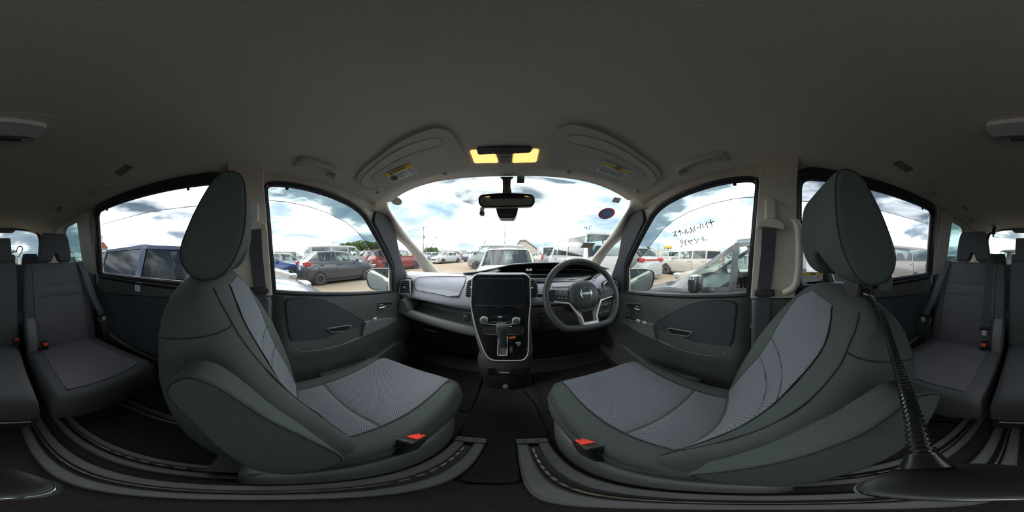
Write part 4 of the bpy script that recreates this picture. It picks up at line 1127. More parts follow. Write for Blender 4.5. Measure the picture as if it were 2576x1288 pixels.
# pocket below
PK = plate_px([(1212, 821), (1318, 821), (1315, 838), (1308, 841), (1224, 841), (1216, 836)], 0.0015, 0.004, 0.006).build('storage_pocket', 'plastic_black', CC)
MB().tube(catmull([onst(u, v, 0.003) for u, v in [(1214, 828), (1217, 836), (1224, 841), (1265, 842), (1308, 841), (1315, 836), (1317, 828)]], 3), 0.0012, 5).build('pocket_lip', 'plastic_gray', PK)
# gear gate
gp = [(1254, 847), (1277, 847), (1275.5, 894), (1252, 894)]
plate_px(gp, 0.001, 0.003).build('gate_plate', 'plastic_dark', CC)
MB().tube(round_poly([onst(u, v, 0.003) for u, v in gp], 0.004, 3), 0.0026, 8, closed=True).build('gate_frame', 'silver', CC)
# gear lever
lev = []
for (u, v, y, rx, ry) in [(1264, 871, 0.775, 0.018, 0.012), (1264, 858, 0.765, 0.017, 0.012), (1263.5, 850, 0.755, 0.019, 0.014), (1263, 842, 0.742, 0.022, 0.018), (1262.5, 832, 0.732, 0.025, 0.021), (1262, 822, 0.722, 0.026, 0.023), (1262, 816, 0.718, 0.025, 0.021), (1262, 813.5, 0.718, 0.018, 0.014), (1262, 812.8, 0.718, 0.004, 0.004)]:
    c = ony(u, v, y)
    lev.append([c + Vector((rx * sp(math.cos(2 * PI * k / 24), 3.2), ry * sp(math.sin(2 * PI * k / 24), 3.2), 0)) for k in range(24)])
GL = MB().grid(lev, cu=True, cap=True).build('gear_lever', 'plastic_dark', CC, angle=180)
P = ony(1283, 822, 0.722); MB().box(P, (0.016, 0.016, 0.012)).build('lever_button', 'chrome', GL, bevel=0.003)
# gear letters, painted orange light and start button
for k, (ch, v) in enumerate([('P', 860), ('R', 870), ('N', 875), ('D', 879.5), ('L', 884.5)]):
    P = onst(1285.5, v, 0.002); text(ch, 0.0115, 'paper', 'gear_letter', CC, P, (1, 0, 0), (0, 0.1, 1))
fr = [onst(u, v, 0.0015) for u, v in [(1281.5, 866), (1289, 866), (1289, 889), (1281.5, 889)]]
MB().tube(fr, 0.0006, 4, closed=True).build('letter_frame', 'plastic_gray', CC)
plate_px([(1280, 848), (1299, 845), (1296, 852), (1281, 853)], 0.002, 0.003, 0.002).build('painted_orange_light', 'orange', CC)  # orange light on the console, painted as a flat coloured patch
P = onst(1304, 866)
SB = MB().lathe([(0.0165, 0), (0.0165, 0.006), (0.015, 0.008), (0.0125, 0.008), (0.012, 0.004)], P, (0, -1, 0.15), 32).build('start_button_ring', 'chrome', CC)
MB().lathe([(0.0120, 0.0), (0.0120, 0.0065), (0.004, 0.0065)], P, (0, -1, 0.15), 28).build('start_button', 'plastic_black', SB)
text('ENGINE\nSTART\nSTOP', 0.0052, 'paper', 'start_lettering', SB, P + Vector((0, -0.0072, 0.004)), (1, 0, 0), (0, 0.15, 1))
# power socket on the passenger side of the stack
P = ony(1175, 800, 0.868)
KS = MB().lathe([(0.021, 0), (0.021, 0.006), (0.017, 0.008), (0.016, 0.014), (0.006, 0.016)], P, (0, -1, 0.1), 24).build('socket_cap', 'plastic_black', DB)
MB().tube([ony(u, v, 0.868) for u, v in [(1167, 786), (1184, 787), (1190, 808), (1166, 806)]], 0.002, 5, closed=True).build('socket_surround', 'plastic_gray', DB)
# small switches on the driver side of the stack
for u, v in ((1366, 797), (1368, 812)):
    MB().box(ony(u, v, 0.875), (0.030, 0.010, 0.020)).build('switch_blank', 'plastic_black', DB, bevel=0.003)
# button bank right of the wheel
SBK = MB().prism([ony(u, v, 0.872) for u, v in [(1495, 770), (1540, 762), (1543, 792), (1500, 800)]], (0, 0.03, 0)).build('switch_bank', 'plastic_dark', DB, bevel=0.004)
for u, v in ((1507, 771), (1524, 767), (1510, 788), (1523, 784), (1529, 782)):
    MB().box(ony(u, v, 0.868), (0.022, 0.012, 0.016)).build('push_switch', 'plastic_gray', SBK, bevel=0.003)

# ================================================================== steering wheel
WC = Vector((0.374, 0.742, 1.137)); TIL = math.radians(25); R0 = 0.193
ex = Vector((1, 0, 0)); eu = Vector((0, math.sin(TIL), math.cos(TIL))); en = Vector((0, -math.cos(TIL), math.sin(TIL)))  # en towards driver
RT = math.radians(-1.5)
def wp(a, b, n=0.0):
    a2 = a * math.cos(RT) - b * math.sin(RT); b2 = a * math.sin(RT) + b * math.cos(RT)
    return WC + ex * a2 + eu * b2 + en * n
SWH = thing('steering_wheel', 'black flat-bottomed steering wheel with silver lower spoke', 'steering wheel', tuple(WC))
rim = []
for k in range(72):
    th = 2 * PI * k / 72; a, b = R0 * math.cos(th), R0 * math.sin(th)
    if b < -0.155: b = -0.155 - (abs(b) - 0.155) * 0.25; a *= 1.0
    rim.append(wp(a, b))
MB().tube(rim, 0.0165, 14, closed=True, up=tuple(en)).build('rim', 'wheel_leather', SWH)
MB().tube([p + en * 0.010 + (WC - p).normalized() * 0.012 for p in rim], 0.0016, 5, closed=True).build('rim_seam', 'stitch', SWH)
# hub
rows = []
for r, n in [(0.082, -0.02), (0.084, -0.005), (0.082, 0.008), (0.074, 0.018), (0.055, 0.026), (0.03, 0.029), (0.001, 0.030)]:
    rows.append([wp(r * 1.0 * sp(math.cos(2 * PI * k / 40), 2.2), r * 0.92 * sp(math.sin(2 * PI * k / 40), 2.2) + 0.004, n) for k in range(40)])
HB = MB().grid(rows, cu=True, cap=True).build('hub', 'wheel_leather', SWH, angle=180)
# lower hub skirt
MB().prism([wp(a, b, -0.006) for a, b in [(-0.070, -0.03), (0.070, -0.03), (0.045, -0.085), (-0.03, -0.09)]], en * 0.014).build('hub_skirt', 'plastic_brown', SWH, bevel=0.006)
# side spokes with key pads
for q in (-1, 1):
    sk = [wp(q * a, b, -0.008) for a, b in [(0.070, 0.032), (0.165, 0.040), (0.186, 0.02), (0.186, -0.012), (0.160, -0.022), (0.075, -0.036)]]
    SPK = MB().prism(sk, en * 0.016).build('side_spoke', 'plastic_black', SWH, bevel=0.006)
    kp = [wp(q * a, b, 0.006) for a, b in [(0.083, 0.030), (0.145, 0.034), (0.152, 0.008), (0.090, -0.004)]]
    MB().prism(kp, en * 0.006).build('key_pad', 'plastic_dark', SPK, bevel=0.003)
    for a, b in ((0.10, 0.016), (0.125, 0.02)):
        MB().prism([wp(q * (a + da), b + db, 0.012) for da, db in [(-0.008, -0.006), (0.008, -0.006), (0.008, 0.007), (-0.008, 0.007)]], en * 0.003).build('key', 'plastic_gray', SPK, bevel=0.0015)
    for a in (0.098, 0.116, 0.134):
        MB().prism([wp(q * (a + da), -0.010 + (a - 0.1) * 0.15 + db, 0.008) for da, db in [(-0.006, -0.004), (0.006, -0.004), (0.006, 0.004), (-0.006, 0.004)]], en * 0.003).build('key', 'plastic_gray', SPK, bevel=0.001)
    # silver trim line
    MB().tube([wp(q * 0.160, -0.022, 0.009), wp(q * 0.085, -0.036, 0.011), wp(q * 0.060, -0.078, 0.011), wp(q * 0.040 + 0.006, -0.110, 0.009), wp(q * 0.036 + 0.010, -0.150, 0.006)], [0.003, 0.0045, 0.005, 0.0055, 0.006], 8).build('spoke_trim', 'silver', SWH)
    MB().prism([wp(q * a, b, 0.0) for a, b in [(0.060, -0.060), (0.030, -0.085), (0.022, -0.150), (0.044, -0.150)]], en * 0.008).build('lower_spoke', 'plastic_gray', SWH, bevel=0.003)
MB().prism([wp(a, b, 0.0) for a, b in [(-0.034, -0.136), (0.052, -0.136), (0.052, -0.160), (-0.026, -0.160)]], en * 0.010).build('lower_badge', 'silver', SWH, bevel=0.004)
# emblem
EMB = MB().tube([wp(0.0295 * math.cos(2 * PI * k / 40), 0.0275 * math.sin(2 * PI * k / 40) + 0.004, 0.029) for k in range(40)], 0.0036, 8, closed=True).build('emblem_ring', 'chrome', SWH)
MB().prism([wp(a, b + 0.004, 0.028) for a, b in [(-0.033, -0.006), (0.033, -0.006), (0.033, 0.006), (-0.033, 0.006)]], en * 0.006).build('emblem_bar', 'chrome', EMB, bevel=0.001)
text('NISSAN', 0.0125, 'ink', 'emblem_letters', EMB, wp(0, 0.004, 0.0345), ex, eu)
# steering column and stalks
SCO = thing('steering_column', 'black steering column with two stalks behind the wheel', 'steering column', (0.374, 0.85, 1.05))
MB().tube([WC - en * 0.03, WC - en * 0.12, WC - en * 0.22], [0.055, 0.06, 0.06], 20).build('shroud', 'plastic_black', SCO)
for q, u, v in ((-1, 1352, 742), (1, 1530, 730)):
    a = WC - en * 0.055 + Vector((q * 0.05, 0, 0.01)); tip = ony(u, v, 0.80)
    ST = MB().tube([a, a.lerp(tip, 0.6), a.lerp(tip, 0.62), tip, tip + (tip - a).normalized() * 0.004], [0.006, 0.007, 0.0105, 0.0105, 0.006], 12).build('stalk', 'plastic_black', SCO)
    for t in (0.72, 0.82):
        MB().tube([a.lerp(tip, t), a.lerp(tip, t + 0.02)], 0.0112, 12).build('stalk_ring', 'plastic_gray', ST)
# pedals
for nm, u, v, y, w_, h_, lab in (('brake_pedal', 1424, 868, 1.22, 0.085, 0.060, 'ribbed brake pedal in the dark driver footwell'), ('accelerator_pedal', 1478, 872, 1.24, 0.05, 0.12, 'long accelerator pedal beside the brake pedal')):
    P = ony(u, v, y); T = thing(nm, lab, 'pedal', tuple(P))
    Rm = Matrix.Rotation(math.radians(35), 3, 'X')
    MB().box(P, (w_, 0.014, h_), Rm).build('pad', 'rubber', T, bevel=0.006)
    for k in range(5):
        MB().box(P + Rm @ Vector((0, -0.009, -h_ / 2 + h_ * (k + 0.5) / 5)), (w_ * 0.9, 0.005, h_ * 0.08), Rm).build('rib', 'plastic_gray', T)
    MB().tube([P + Vector((0, 0.01, 0)), P + Vector((0.0, 0.10, 0.12)), P + Vector((0, 0.16, 0.30))], 0.010, 8).build('arm', 'plastic_black', T)
# ================================================================== things on the ceiling
def roof_n(x, y):
    e_ = 0.01
    return Vector((-(roof_z(x + e_, y) - roof_z(x - e_, y)) / (2 * e_), -(roof_z(x, y + e_) - roof_z(x, y - e_)) / (2 * e_), 1)).normalized()
def R3(x, y, off=0.0):
    return Vector((x, y, roof_z(x, y))) - roof_n(x, y) * off

def roofplate(poly, off, th, step=0.03):
    """plate that follows the ceiling: poly in (x,y), lower face `off` below the ceiling"""
    loop = []
    n = len(poly)
    for i in range(n):
        a, b = Vector((poly[i][0], poly[i][1])), Vector((poly[(i + 1) % n][0], poly[(i + 1) % n][1])); k = max(1, int((b - a).length / step))
        loop += [a.lerp(b, q / k) for q in range(k)]
    vs = list(loop); es = [(i, (i + 1) % len(loop)) for i in range(len(loop))]
    x0, x1 = min(p.x for p in loop), max(p.x for p in loop); y0, y1 = min(p.y for p in loop), max(p.y for p in loop)
    x = x0 + step / 2
    while x < x1:
        y = y0 + step / 2
        while y < y1:
            if inside((x, y), loop): vs.append(Vector((x, y)))
            y += step
        x += step
    V, _, F, _, _, _ = delaunay_2d_cdt(vs, es, [], 1, 1e-6)
    mb = MB().add([R3(p[0], p[1], off) for p in V], F)
    A = [R3(p.x, p.y, off) for p in loop]; B = [R3(p.x, p.y, off - th) for p in loop]
    return mb.grid([A, B], cu=True)

# sun visors (outline traced at its height on the sloping front of the ceiling)
VZ = 0.022
def visor(s, label, sticker_px, warn):
    px = [(893, 452), (905, 435), (950, 398), (1010, 355), (1060, 333), (1098, 322), (1130, 330), (1150, 355), (1165, 390), (1176, 420), (1170, 428), (1136, 434), (1060, 452), (985, 478), (960, 487), (925, 478), (900, 465)]
    P = [onroof(u, v, VZ) for u, v in px]
    poly = [(p.x * (1 if s < 0 else -1), p.y) for p in P]
    poly = [Vector(q) for q in round_poly(poly, 0.015, 3)]
    c = sum((Vector((p[0], p[1])) for p in poly), Vector((0, 0))) / len(poly)
    V = thing('sun_visor', label, 'sun visor', (c.x, c.y, roof_z(c.x, c.y)), group='two sun visors')
    roofplate(poly, VZ, 0.018).build('visor_board', 'visor_vinyl', V, bevel=0.006, seg=3)
    gap = offset2d(poly, 0.006)
    MB().tube([R3(p.x, p.y, 0.003) for p in gap], 0.005, 6, closed=True).build('visor_shadow_line', 'stitch', V)  # dark line modelled in place of the shadow round the visor edge
    # pressed L-shaped recess near the rear edge
    rx = [(905, 468), (912, 448), (960, 405), (1030, 365), (1090, 349), (1112, 352), (1115, 364), (1100, 371), (1040, 388), (975, 420), (938, 443), (930, 456), (951, 474), (945, 480), (925, 478)]
    Pr = [onroof(u, v, VZ + 0.001) for u, v in rx]
    rp_ = round_poly([(p.x * (1 if s < 0 else -1), p.y) for p in Pr], 0.008, 2)
    MB().tube([R3(p.x, p.y, VZ) for p in rp_], 0.0028, 6, closed=True).build('pressed_edge', 'visor_vinyl', V)
    roofplate(rp_, VZ + 0.0006, 0.001).build('pressed_panel', 'headliner', V)
    # thumb notch at the front edge
    q = onroof(1119, 438, VZ); q.x *= (1 if s < 0 else -1)
    MB().lathe([(0.011, -0.006), (0.011, 0.002), (0.007, 0.002)], R3(q.x, q.y, VZ - 0.001), -roof_n(q.x, q.y), 18).build('thumb_notch', 'plastic_gray', V)
    hp = onroof(960, 484, VZ + 0.004); hp.x *= (1 if s < 0 else -1)
    MB().tube([R3(hp.x - 0.03, hp.y - 0.01, 0.012), R3(hp.x + 0.03, hp.y + 0.012, 0.012)], 0.008, 8).build('hinge_rod', 'visor_vinyl', V)
    return V
V1 = visor(-1, 'beige sun visor with yellow airbag label in front of the passenger seat', None, True)
V2 = visor(1, 'beige sun visor with white caution label above the steering wheel', None, False)

def sticker(name, label, px, fn, layers, cat='label', m='paper'):
    """flat label whose corners are given in pixels and placed on the surface fn"""
    c = [fn(u, v) for u, v in px]
    S = thing(name, label, cat, tuple(sum(c, Vector()) / len(c)))
    MB().add(c, [tuple(range(len(c)))]).build('backing', m, S, smooth=False, solid=0.0006)
    return S, c
def bil(c, a, b, off=Vector((0, 0, 0))): return (c[0].lerp(c[1], a)).lerp(c[3].lerp(c[2], a), b) + off
dn = Vector((0, -0.0012, -0.0012))
fr = lambda u, v: onroof(u, v, VZ + 0.002)
ST1, c = sticker('airbag_label', 'white airbag label with yellow strip on the passenger sun visor', [(965, 440), (1032, 412), (1052, 436), (988, 460)], fr, None)
MB().add([bil(c, 0, 0, dn), bil(c, 1, 0, dn), bil(c, 1, 0.27, dn), bil(c, 0, 0.27, dn)], [(0, 1, 2, 3)]).build('yellow_strip', 'paper_yellow', ST1, smooth=False)
X = c[1] - c[0]; Yv = c[0] - c[3]
text('AIRBAG', 0.0175, 'ink', 'airbag_lettering', ST1, bil(c, 0.56, 0.135, dn * 1.8), X, Yv)
MB().add([bil(c, a, b, dn * 1.8) for a, b in [(0.20, 0.26), (0.25, 0.02), (0.30, 0.26)]], [(0, 1, 2)]).build('warning_triangle', 'ink', ST1, smooth=False)
cc = bil(c, 0.20, 0.66, dn * 1.8); ux = X.normalized(); uy = Yv.normalized()
MB().tube([cc + ux * 0.0155 * math.cos(2 * PI * k / 28) + uy * 0.0155 * math.sin(2 * PI * k / 28) for k in range(28)], 0.0017, 6, closed=True).build('prohibition_ring', 'ink_red', ST1)
MB().tube([cc - ux * 0.013 + uy * 0.006, cc + ux * 0.013 - uy * 0.006], 0.0015, 6).build('prohibition_bar', 'ink_red', ST1)
for a, b in (((-0.006, -0.006), (0.006, 0.006)), ((-0.004, 0.007), (0.005, -0.008)), ((0.0, -0.009), (0.002, 0.009))):
    MB().tube([cc + ux * a[0] + uy * a[1], cc + ux * b[0] + uy * b[1]], 0.0016, 5).build('child_seat_mark', 'ink', ST1)
for pts in ([(0.42, 0.45), (0.42, 0.80), (0.56, 0.80), (0.58, 0.66)], [(0.48, 0.62), (0.50, 0.45), (0.57, 0.42), (0.60, 0.56)], [(0.64, 0.50), (0.70, 0.44), (0.69, 0.60), (0.64, 0.58)], [(0.80, 0.38), (0.90, 0.38), (0.91, 0.56), (0.81, 0.56), (0.80, 0.38)], [(0.86, 0.68), (0.93, 0.68), (0.93, 0.88), (0.86, 0.88)]):
    MB().tube([bil(c, a, b, dn * 1.8) for a, b in pts], 0.0009, 5).build('pictogram_line', 'ink', ST1)
ST2, c = sticker('caution_label', 'white caution label with yellow band on the driver sun visor', [(1519, 404), (1590, 433), (1565, 453), (1498, 430)], fr, None)
MB().add([bil(c, 0, 0.14, dn), bil(c, 1, 0.14, dn), bil(c, 1, 0.32, dn), bil(c, 0, 0.32, dn)], [(0, 1, 2, 3)]).build('yellow_band', 'paper_yellow', ST2, smooth=False)
for a in (0.44, 0.52, 0.60):
    MB().lathe([(0.0035, 0), (0.0035, 0.0006)], bil(c, a, 0.23, dn * 1.6), (0, -0.7, -0.7), 10).build('caution_mark', 'ink', ST2)
for k in range(7):
    b = 0.42 + k * 0.075
    for a0, a1 in ((0.06, 0.40), (0.46, 0.92)) if k % 2 == 0 else ((0.06, 0.62), (0.66, 0.86)):
        MB().add([bil(c, a0, b, dn), bil(c, a1, b, dn), bil(c, a1, b + 0.025, dn), bil(c, a0, b + 0.025, dn)], [(0, 1, 2, 3)]).build('print_line', 'plastic_gray', ST2, smooth=False)
MB().add([bil(c, 0.45, 0.05, dn), bil(c, 0.66, 0.05, dn), bil(c, 0.66, 0.11, dn), bil(c, 0.45, 0.11, dn)], [(0, 1, 2, 3)]).build('print_line', 'ink', ST2, smooth=False)

# map lamp
LP = thing('map_lamp', 'lit orange map lamp panel in the ceiling above the mirror', 'lamp', (0, 0.6, roof_z(0, 0.6)))
def lampplate(px, off, th, nm, m, bev=0.003):
    poly = [(onroof(u, v, off).x, onroof(u, v, off).y) for u, v in px]
    return roofplate(round_poly(poly, 0.010, 3), off, th, 0.02).build(nm, m, LP, bevel=bev)
lampplate([(1181, 377), (1200, 374), (1340, 373), (1358, 374), (1351, 410), (1192, 414)], 0.010, 0.012, 'lamp_base', 'vent_plastic')
lampplate([(1182, 380), (1200, 378), (1205, 390), (1246, 388), (1254, 411), (1194, 412)], 0.014, 0.006, 'lens', 'lamp_lens_lit')
lampplate([(1292, 387), (1334, 386), (1340, 376), (1356, 377), (1349, 409), (1289, 411)], 0.014, 0.006, 'lens', 'lamp_lens_lit')
lampplate([(1249, 389), (1289, 388), (1287, 411), (1257, 411)], 0.0135, 0.006, 'lens_center', 'lamp_lens_off')
lampplate([(1199, 375), (1240, 372), (1300, 371), (1338, 372), (1335, 385), (1290, 387), (1246, 388), (1203, 390)], 0.018, 0.012, 'switch_panel', 'plastic_brown')
for u in (1222, 1240, 1260, 1269, 1278, 1297, 1314):
    p = onroof(u, 382.5, 0.0185); MB().box(p, (0.008, 0.004, 0.002)).build('switch_mark', 'plastic_gray', LP)
MB().box(onroof(1270, 396, 0.0145), (0.030, 0.006, 0.003)).build('lens_groove', 'plastic_gray', LP)

# mirror
RM = thing('rear_view_mirror', 'interior rear view mirror on a black stalk at the windscreen', 'mirror', (0, 0.70, 1.72))
mo = round_poly([ony(u, v, 0.70) for u, v in [(1207, 491), (1274, 486), (1341, 490), (1345, 505), (1341, 518), (1274, 521), (1209, 520), (1204, 505)]], [0.02, 0.08, 0.02, 0.01, 0.015, 0.05, 0.015, 0.01], 4)
tl = Vector((0, -0.012, 0.0))
back = [p + Vector((0, 0.028, 0)) for p in mo]
cm = sum(mo, Vector()) / len(mo)
Hm = MB().grid([[cm + (p - cm) * 0.86 + Vector((0, 0.035, 0)) for p in mo], back, mo], cu=True).build('mirror_shell', 'plastic_black', RM, angle=180)
MB().add([cm + (p - cm) * 0.86 + Vector((0, 0.035, 0)) for p in mo], [tuple(range(len(mo)))]).build('shell_back', 'plastic_black', Hm)
gl = [cm + (p - cm) * 0.955 for p in mo]
gl = [Vector((p.x, 0.697 + (p.z - cm.z) * 0.26, p.z)) for p in gl]
MB().add(gl, [tuple(range(len(gl)))]).build('mirror_glass', 'mirror_dim', Hm, smooth=False)
MB().tube(mo, 0.0022, 6, closed=True).build('mirror_rim', 'plastic_black', Hm)
stk = [ony(u, v, y) for u, v, y in [(1258, 444, 0.755), (1264, 449, 0.75), (1265, 470, 0.735), (1264, 487, 0.72), (1288, 487, 0.72), (1284, 470, 0.735), (1285, 449, 0.75), (1292, 444, 0.755)]]
MB().prism(stk, (0, 0.02, 0)).build('stalk', 'plastic_black', RM, bevel=0.003)
for u in (1270, 1279):
    MB().tube([ony(u, 447, 0.748), ony(u, 486, 0.717)], 0.0010, 5).build('stalk_rib', 'plastic_gray', RM)
# sensor housing below and the little square sensor to the side
SH_ = thing('camera_housing', 'black trapezoid camera housing just below the mirror', 'camera', (0, 0.80, 1.56))
ho = round_poly([ony(u, v, 0.80) for u, v in [(1246, 518), (1305, 518), (1300, 540), (1294, 549), (1257, 549), (1251, 540)]], 0.008, 3)
MB().prism(ho, (0, 0.07, 0)).build('shell', 'plastic_black', SH_, bevel=0.006)
for v in (540, 543):
    MB().tube([ony(1259, v, 0.798), ony(1292, v, 0.798)], 0.0010, 5).build('groove', 'plastic_gray', SH_)
o = MB().prism([ony(u, v, 0.78) for u, v in [(1301, 441), (1320, 441), (1319, 457), (1300.5, 457)]], (0, 0.02, 0)).build('sensor_box', 'plastic_black', bevel=0.003)
tag(o, 'small black square sensor at the top of the windscreen beside the mirror stalk', 'sensor')
DC = thing('dash_camera', 'small silver grey dash camera hanging under the mirror end', 'camera', tuple(ony(1213, 530, 0.78)))
P = ony(1213, 526, 0.78)
MB().lathe([(0.010, -0.012), (0.012, -0.006), (0.012, 0.006), (0.008, 0.010)], P, (0.2, 0, 1), 16).build('ball_mount', 'lamp_gray', DC)
P = ony(1213, 537, 0.775)
MB().box(P, (0.024, 0.03, 0.020), Matrix.Rotation(0.12, 3, 'Y')).build('camera_body', 'plastic_dark', DC, bevel=0.005)
MB().box(P + Vector((0.002, -0.004, -0.012)), (0.020, 0.022, 0.005)).build('camera_foot', 'lamp_gray', DC, bevel=0.002)

# grips
def grip(label, pxs, wdt, drop=0.052, group='ceiling grab handles', m='vent_plastic'):
    a, b = (onroof(u, v, 0.0) for u, v in pxs)
    n = roof_n((a.x + b.x) / 2, (a.y + b.y) / 2)
    sgn = -1 if a.x < 0 else 1
    tang = Vector((-sgn, 0, 0)); tang = (tang - n * tang.dot(n)).normalized(); inw = (tang * 0.95 - n * 0.55).normalized()
    G = thing('grab_handle', label, 'handle', tuple((a + b) / 2), group=group)
    ab = (b - a)
    pth = [a + inw * 0.0, a + inw * drop * 0.75 + ab * 0.02, a + inw * drop + ab * 0.14, a + inw * drop * 1.08 + ab * 0.5, b + inw * drop - ab * 0.14, b + inw * drop * 0.75 - ab * 0.02, b]
    MB().tube(catmull(pth, 5), wdt, 12, flat=0.62, up=tuple(inw)).build('bar', m, G)
    for q, d in ((a, 1), (b, -1)):
        MB().box(q + ab.normalized() * d * 0.012 + inw * 0.004, (0.03, 0.05, 0.02)).build('mount', m, G, bevel=0.007)
    return G
grip('beige grab handle above the front passenger window', [(744, 413), (838, 443)], 0.015)
grip('beige grab handle above the driver window', [(1716, 437), (1830, 400)], 0.015)
grip('beige grab handle above the sliding window on the passenger side', [(236, 490), (286, 467)], 0.013)
grip('beige grab handle above the sliding window on the driver side', [(2298, 462), (2344, 485)], 0.013)
grip('small grab handle in the rear corner on the passenger side', [(134, 562), (158, 553)], 0.012)
grip('small grab handle in the rear corner on the driver side', [(2418, 549), (2440, 558)], 0.012)
# entry handle on the driver-side pillar
G = thing('entry_handle', 'long beige entry handle on the pillar behind the driver window', 'handle', (0.66, -0.1, 1.2))
MB().tube(catmull([onx(u, v, X) for u, v, X in [(1990, 556, 0.650), (2003, 560, 0.625), (2010, 590, 0.610), (2011, 640, 0.606), (2008, 690, 0.612), (1998, 722, 0.628), (1974, 736, 0.660)]], 6), 0.0155, 14, flat=0.85).build('bar', 'trim_beige', G)

# ceiling vents
def rvent(label, px, n, m='vent_plastic'):
    P = [onroof(u, v, 0.0) for u, v in px]
    V = thing('ceiling_vent', label, 'vent', tuple(sum(P, Vector()) / 4), group='ceiling air vents')
    poly = [(p.x, p.y) for p in P]
    roofplate(round_poly(poly, 0.012, 3), 0.010, 0.012, 0.02).build('vent_frame', m, V, bevel=0.003)
    inn = [Vector(q) for q in poly]; c = sum(inn, Vector((0, 0))) / 4; inn = [c + (q - c) * 0.66 for q in inn]
    core = roofplate(inn, 0.0120, 0.003, 0.02).build('vent_core', 'rubber', V)
    # inn[0]->inn[1] long edge (front-back), inn[1]->inn[2] short
    for k in range(n):
        t = (k + 0.5) / n
        a = inn[0].lerp(inn[3], t); b = inn[1].lerp(inn[2], t)
        MB().tube([R3(a.x, a.y, 0.0135), R3(b.x, b.y, 0.0135)], 0.0020, 6).build('slat', m, V)
    for t in (0.33, 0.66):
        a = inn[0].lerp(inn[1], t); b = inn[3].lerp(inn[2], t)
        MB().tube([R3(a.x, a.y, 0.013), R3(b.x, b.y, 0.013)], 0.0012, 6).build('cross_bar', m, V)
    return V
rvent('ceiling air vent nearer the sliding window on the passenger side', [(278, 433), (322, 403), (351, 414), (302, 446)], 4)
rvent('ceiling air vent nearer the sliding window on the driver side', [(2258, 391), (2309, 424), (2282, 437), (2229, 406)], 4)
rvent('small far ceiling air vent in the rear on the passenger side', [(137, 523), (147, 513), (164, 518), (149, 535)], 4)
rvent('small far ceiling air vent in the rear on the driver side', [(2426, 510), (2442, 527), (2431, 533), (2413, 517)], 4)

# rear lamp panel in the middle of the ceiling
RL = thing('rear_room_lamp', 'unlit pale grey lamp and switch panel in the ceiling behind the front seats', 'lamp', (0.012, -0.47, roof_z(0, -0.47)))
def rpl(pts, off, th, nm, m, r=0.02): return roofplate(round_poly(pts, r, 4), off, th, 0.03).build(nm, m, RL, bevel=0.004)
rpl([(-0.15, -0.385), (0.17, -0.385), (0.19, -0.56), (-0.17, -0.56)], 0.012, 0.014, 'ceiling_swelling', 'headliner', 0.05)
rpl([(-0.108, -0.425), (0.012, -0.412), (0.132, -0.425), (0.122, -0.49), (-0.098, -0.49)], 0.034, 0.03, 'lamp_body', 'lamp_gray')
rpl([(-0.075, -0.478), (0.098, -0.478), (0.094, -0.500), (-0.070, -0.500)], 0.030, 0.02, 'switch_slot', 'plastic_dark', 0.004)
rpl([(-0.09, -0.508), (0.112, -0.508), (0.105, -0.540), (-0.08, -0.540)], 0.024, 0.02, 'lower_bezel', 'vent_plastic', 0.01)
for k in range(4):
    MB().box(R3(-0.04 + k * 0.035, -0.492, 0.034), (0.022, 0.012, 0.008)).build('lamp_switch', 'plastic_gray', RL, bevel=0.002)
MB().box(R3(0.012, -0.525, 0.026), (0.11, 0.012, 0.004)).build('bezel_slot', 'plastic_dark', RL)

# belt hanger at the rear of the ceiling
BH = thing('belt_hanger', 'black belt buckle hanging from a beige ceiling mount near the tailgate', 'seat belt', tuple(onroof(2502, 562, 0)))
p0 = onroof(2502, 566, 0.0)
MB().lathe([(0.085, -0.006), (0.080, 0.010), (0.06, 0.020), (0.02, 0.022)], p0, -roof_n(p0.x, p0.y), 24).build('mount', 'vent_plastic', BH)
strap([p0 + Vector((0, 0, -0.02)), p0 + Vector((0.005, 0.01, -0.06)), p0 + Vector((0.01, 0.015, -0.10))], (1, 0, 0), 0.045).build('webbing', 'belt', BH)
MB().box(p0 + Vector((0.012, 0.016, -0.115)), (0.05, 0.012, 0.03)).build('tongue_grip', 'plastic_black', BH, bevel=0.004)
MB().box(p0 + Vector((0.014, 0.016, -0.145)), (0.024, 0.004, 0.035)).build('tongue', 'silver', BH)
# strap loop on the left of the middle headrest
o = MB().tube(catmull([(-0.085, -1.12, 1.36), (-0.10, -1.12, 1.40), (-0.125, -1.12, 1.405), (-0.13, -1.12, 1.38), (-0.10, -1.12, 1.33)], 5), 0.008, 8, flat=0.4).build('strap_loop', 'belt')
tag(o, 'small black strap loop beside the middle headrest', 'strap')

# ================================================================== stickers and handwriting on the glass
def gsticker(label, u, v, ru, rv, layers, cat='sticker', rot=0.0):
    c = onws(u, v, 0.006); ex_ = onws(u + 5, v, 0.006) - onws(u - 5, v, 0.006); ex_ /= 10; ey_ = (onws(u, v - 5, 0.006) - onws(u, v + 5, 0.006)) / 10
    S = thing('windscreen_sticker', label, cat, tuple(c))
    k = 0
    for (nm, m, f, shape) in layers:
        pts = []
        if shape == 'o':
            for q in range(36):
                a = 2 * PI * q / 36; pts.append(c + ex_ * ru * f * math.cos(a) + ey_ * rv * f * (math.sin(a) + rot * math.cos(a)) + Vector((0, -0.0006 * k, 0)))
        else:
            for a, b in shape: pts.append(c + ex_ * ru * a + ey_ * rv * b + Vector((0, -0.0006 * k, 0)))
        MB().add(pts, [tuple(range(len(pts)))]).build(nm, m, S, smooth=False)
        k += 1
    return S
SK = gsticker('round red and blue sticker on the driver side of the windscreen', 1526, 537.5, 21, 13.5, [('red_ring', 'sticker_red', 1.0, 'o'), ('white_ring', 'white', 0.72, 'o'), ('blue_disc', 'sticker_blue', 0.67, 'o')], rot=0.25)
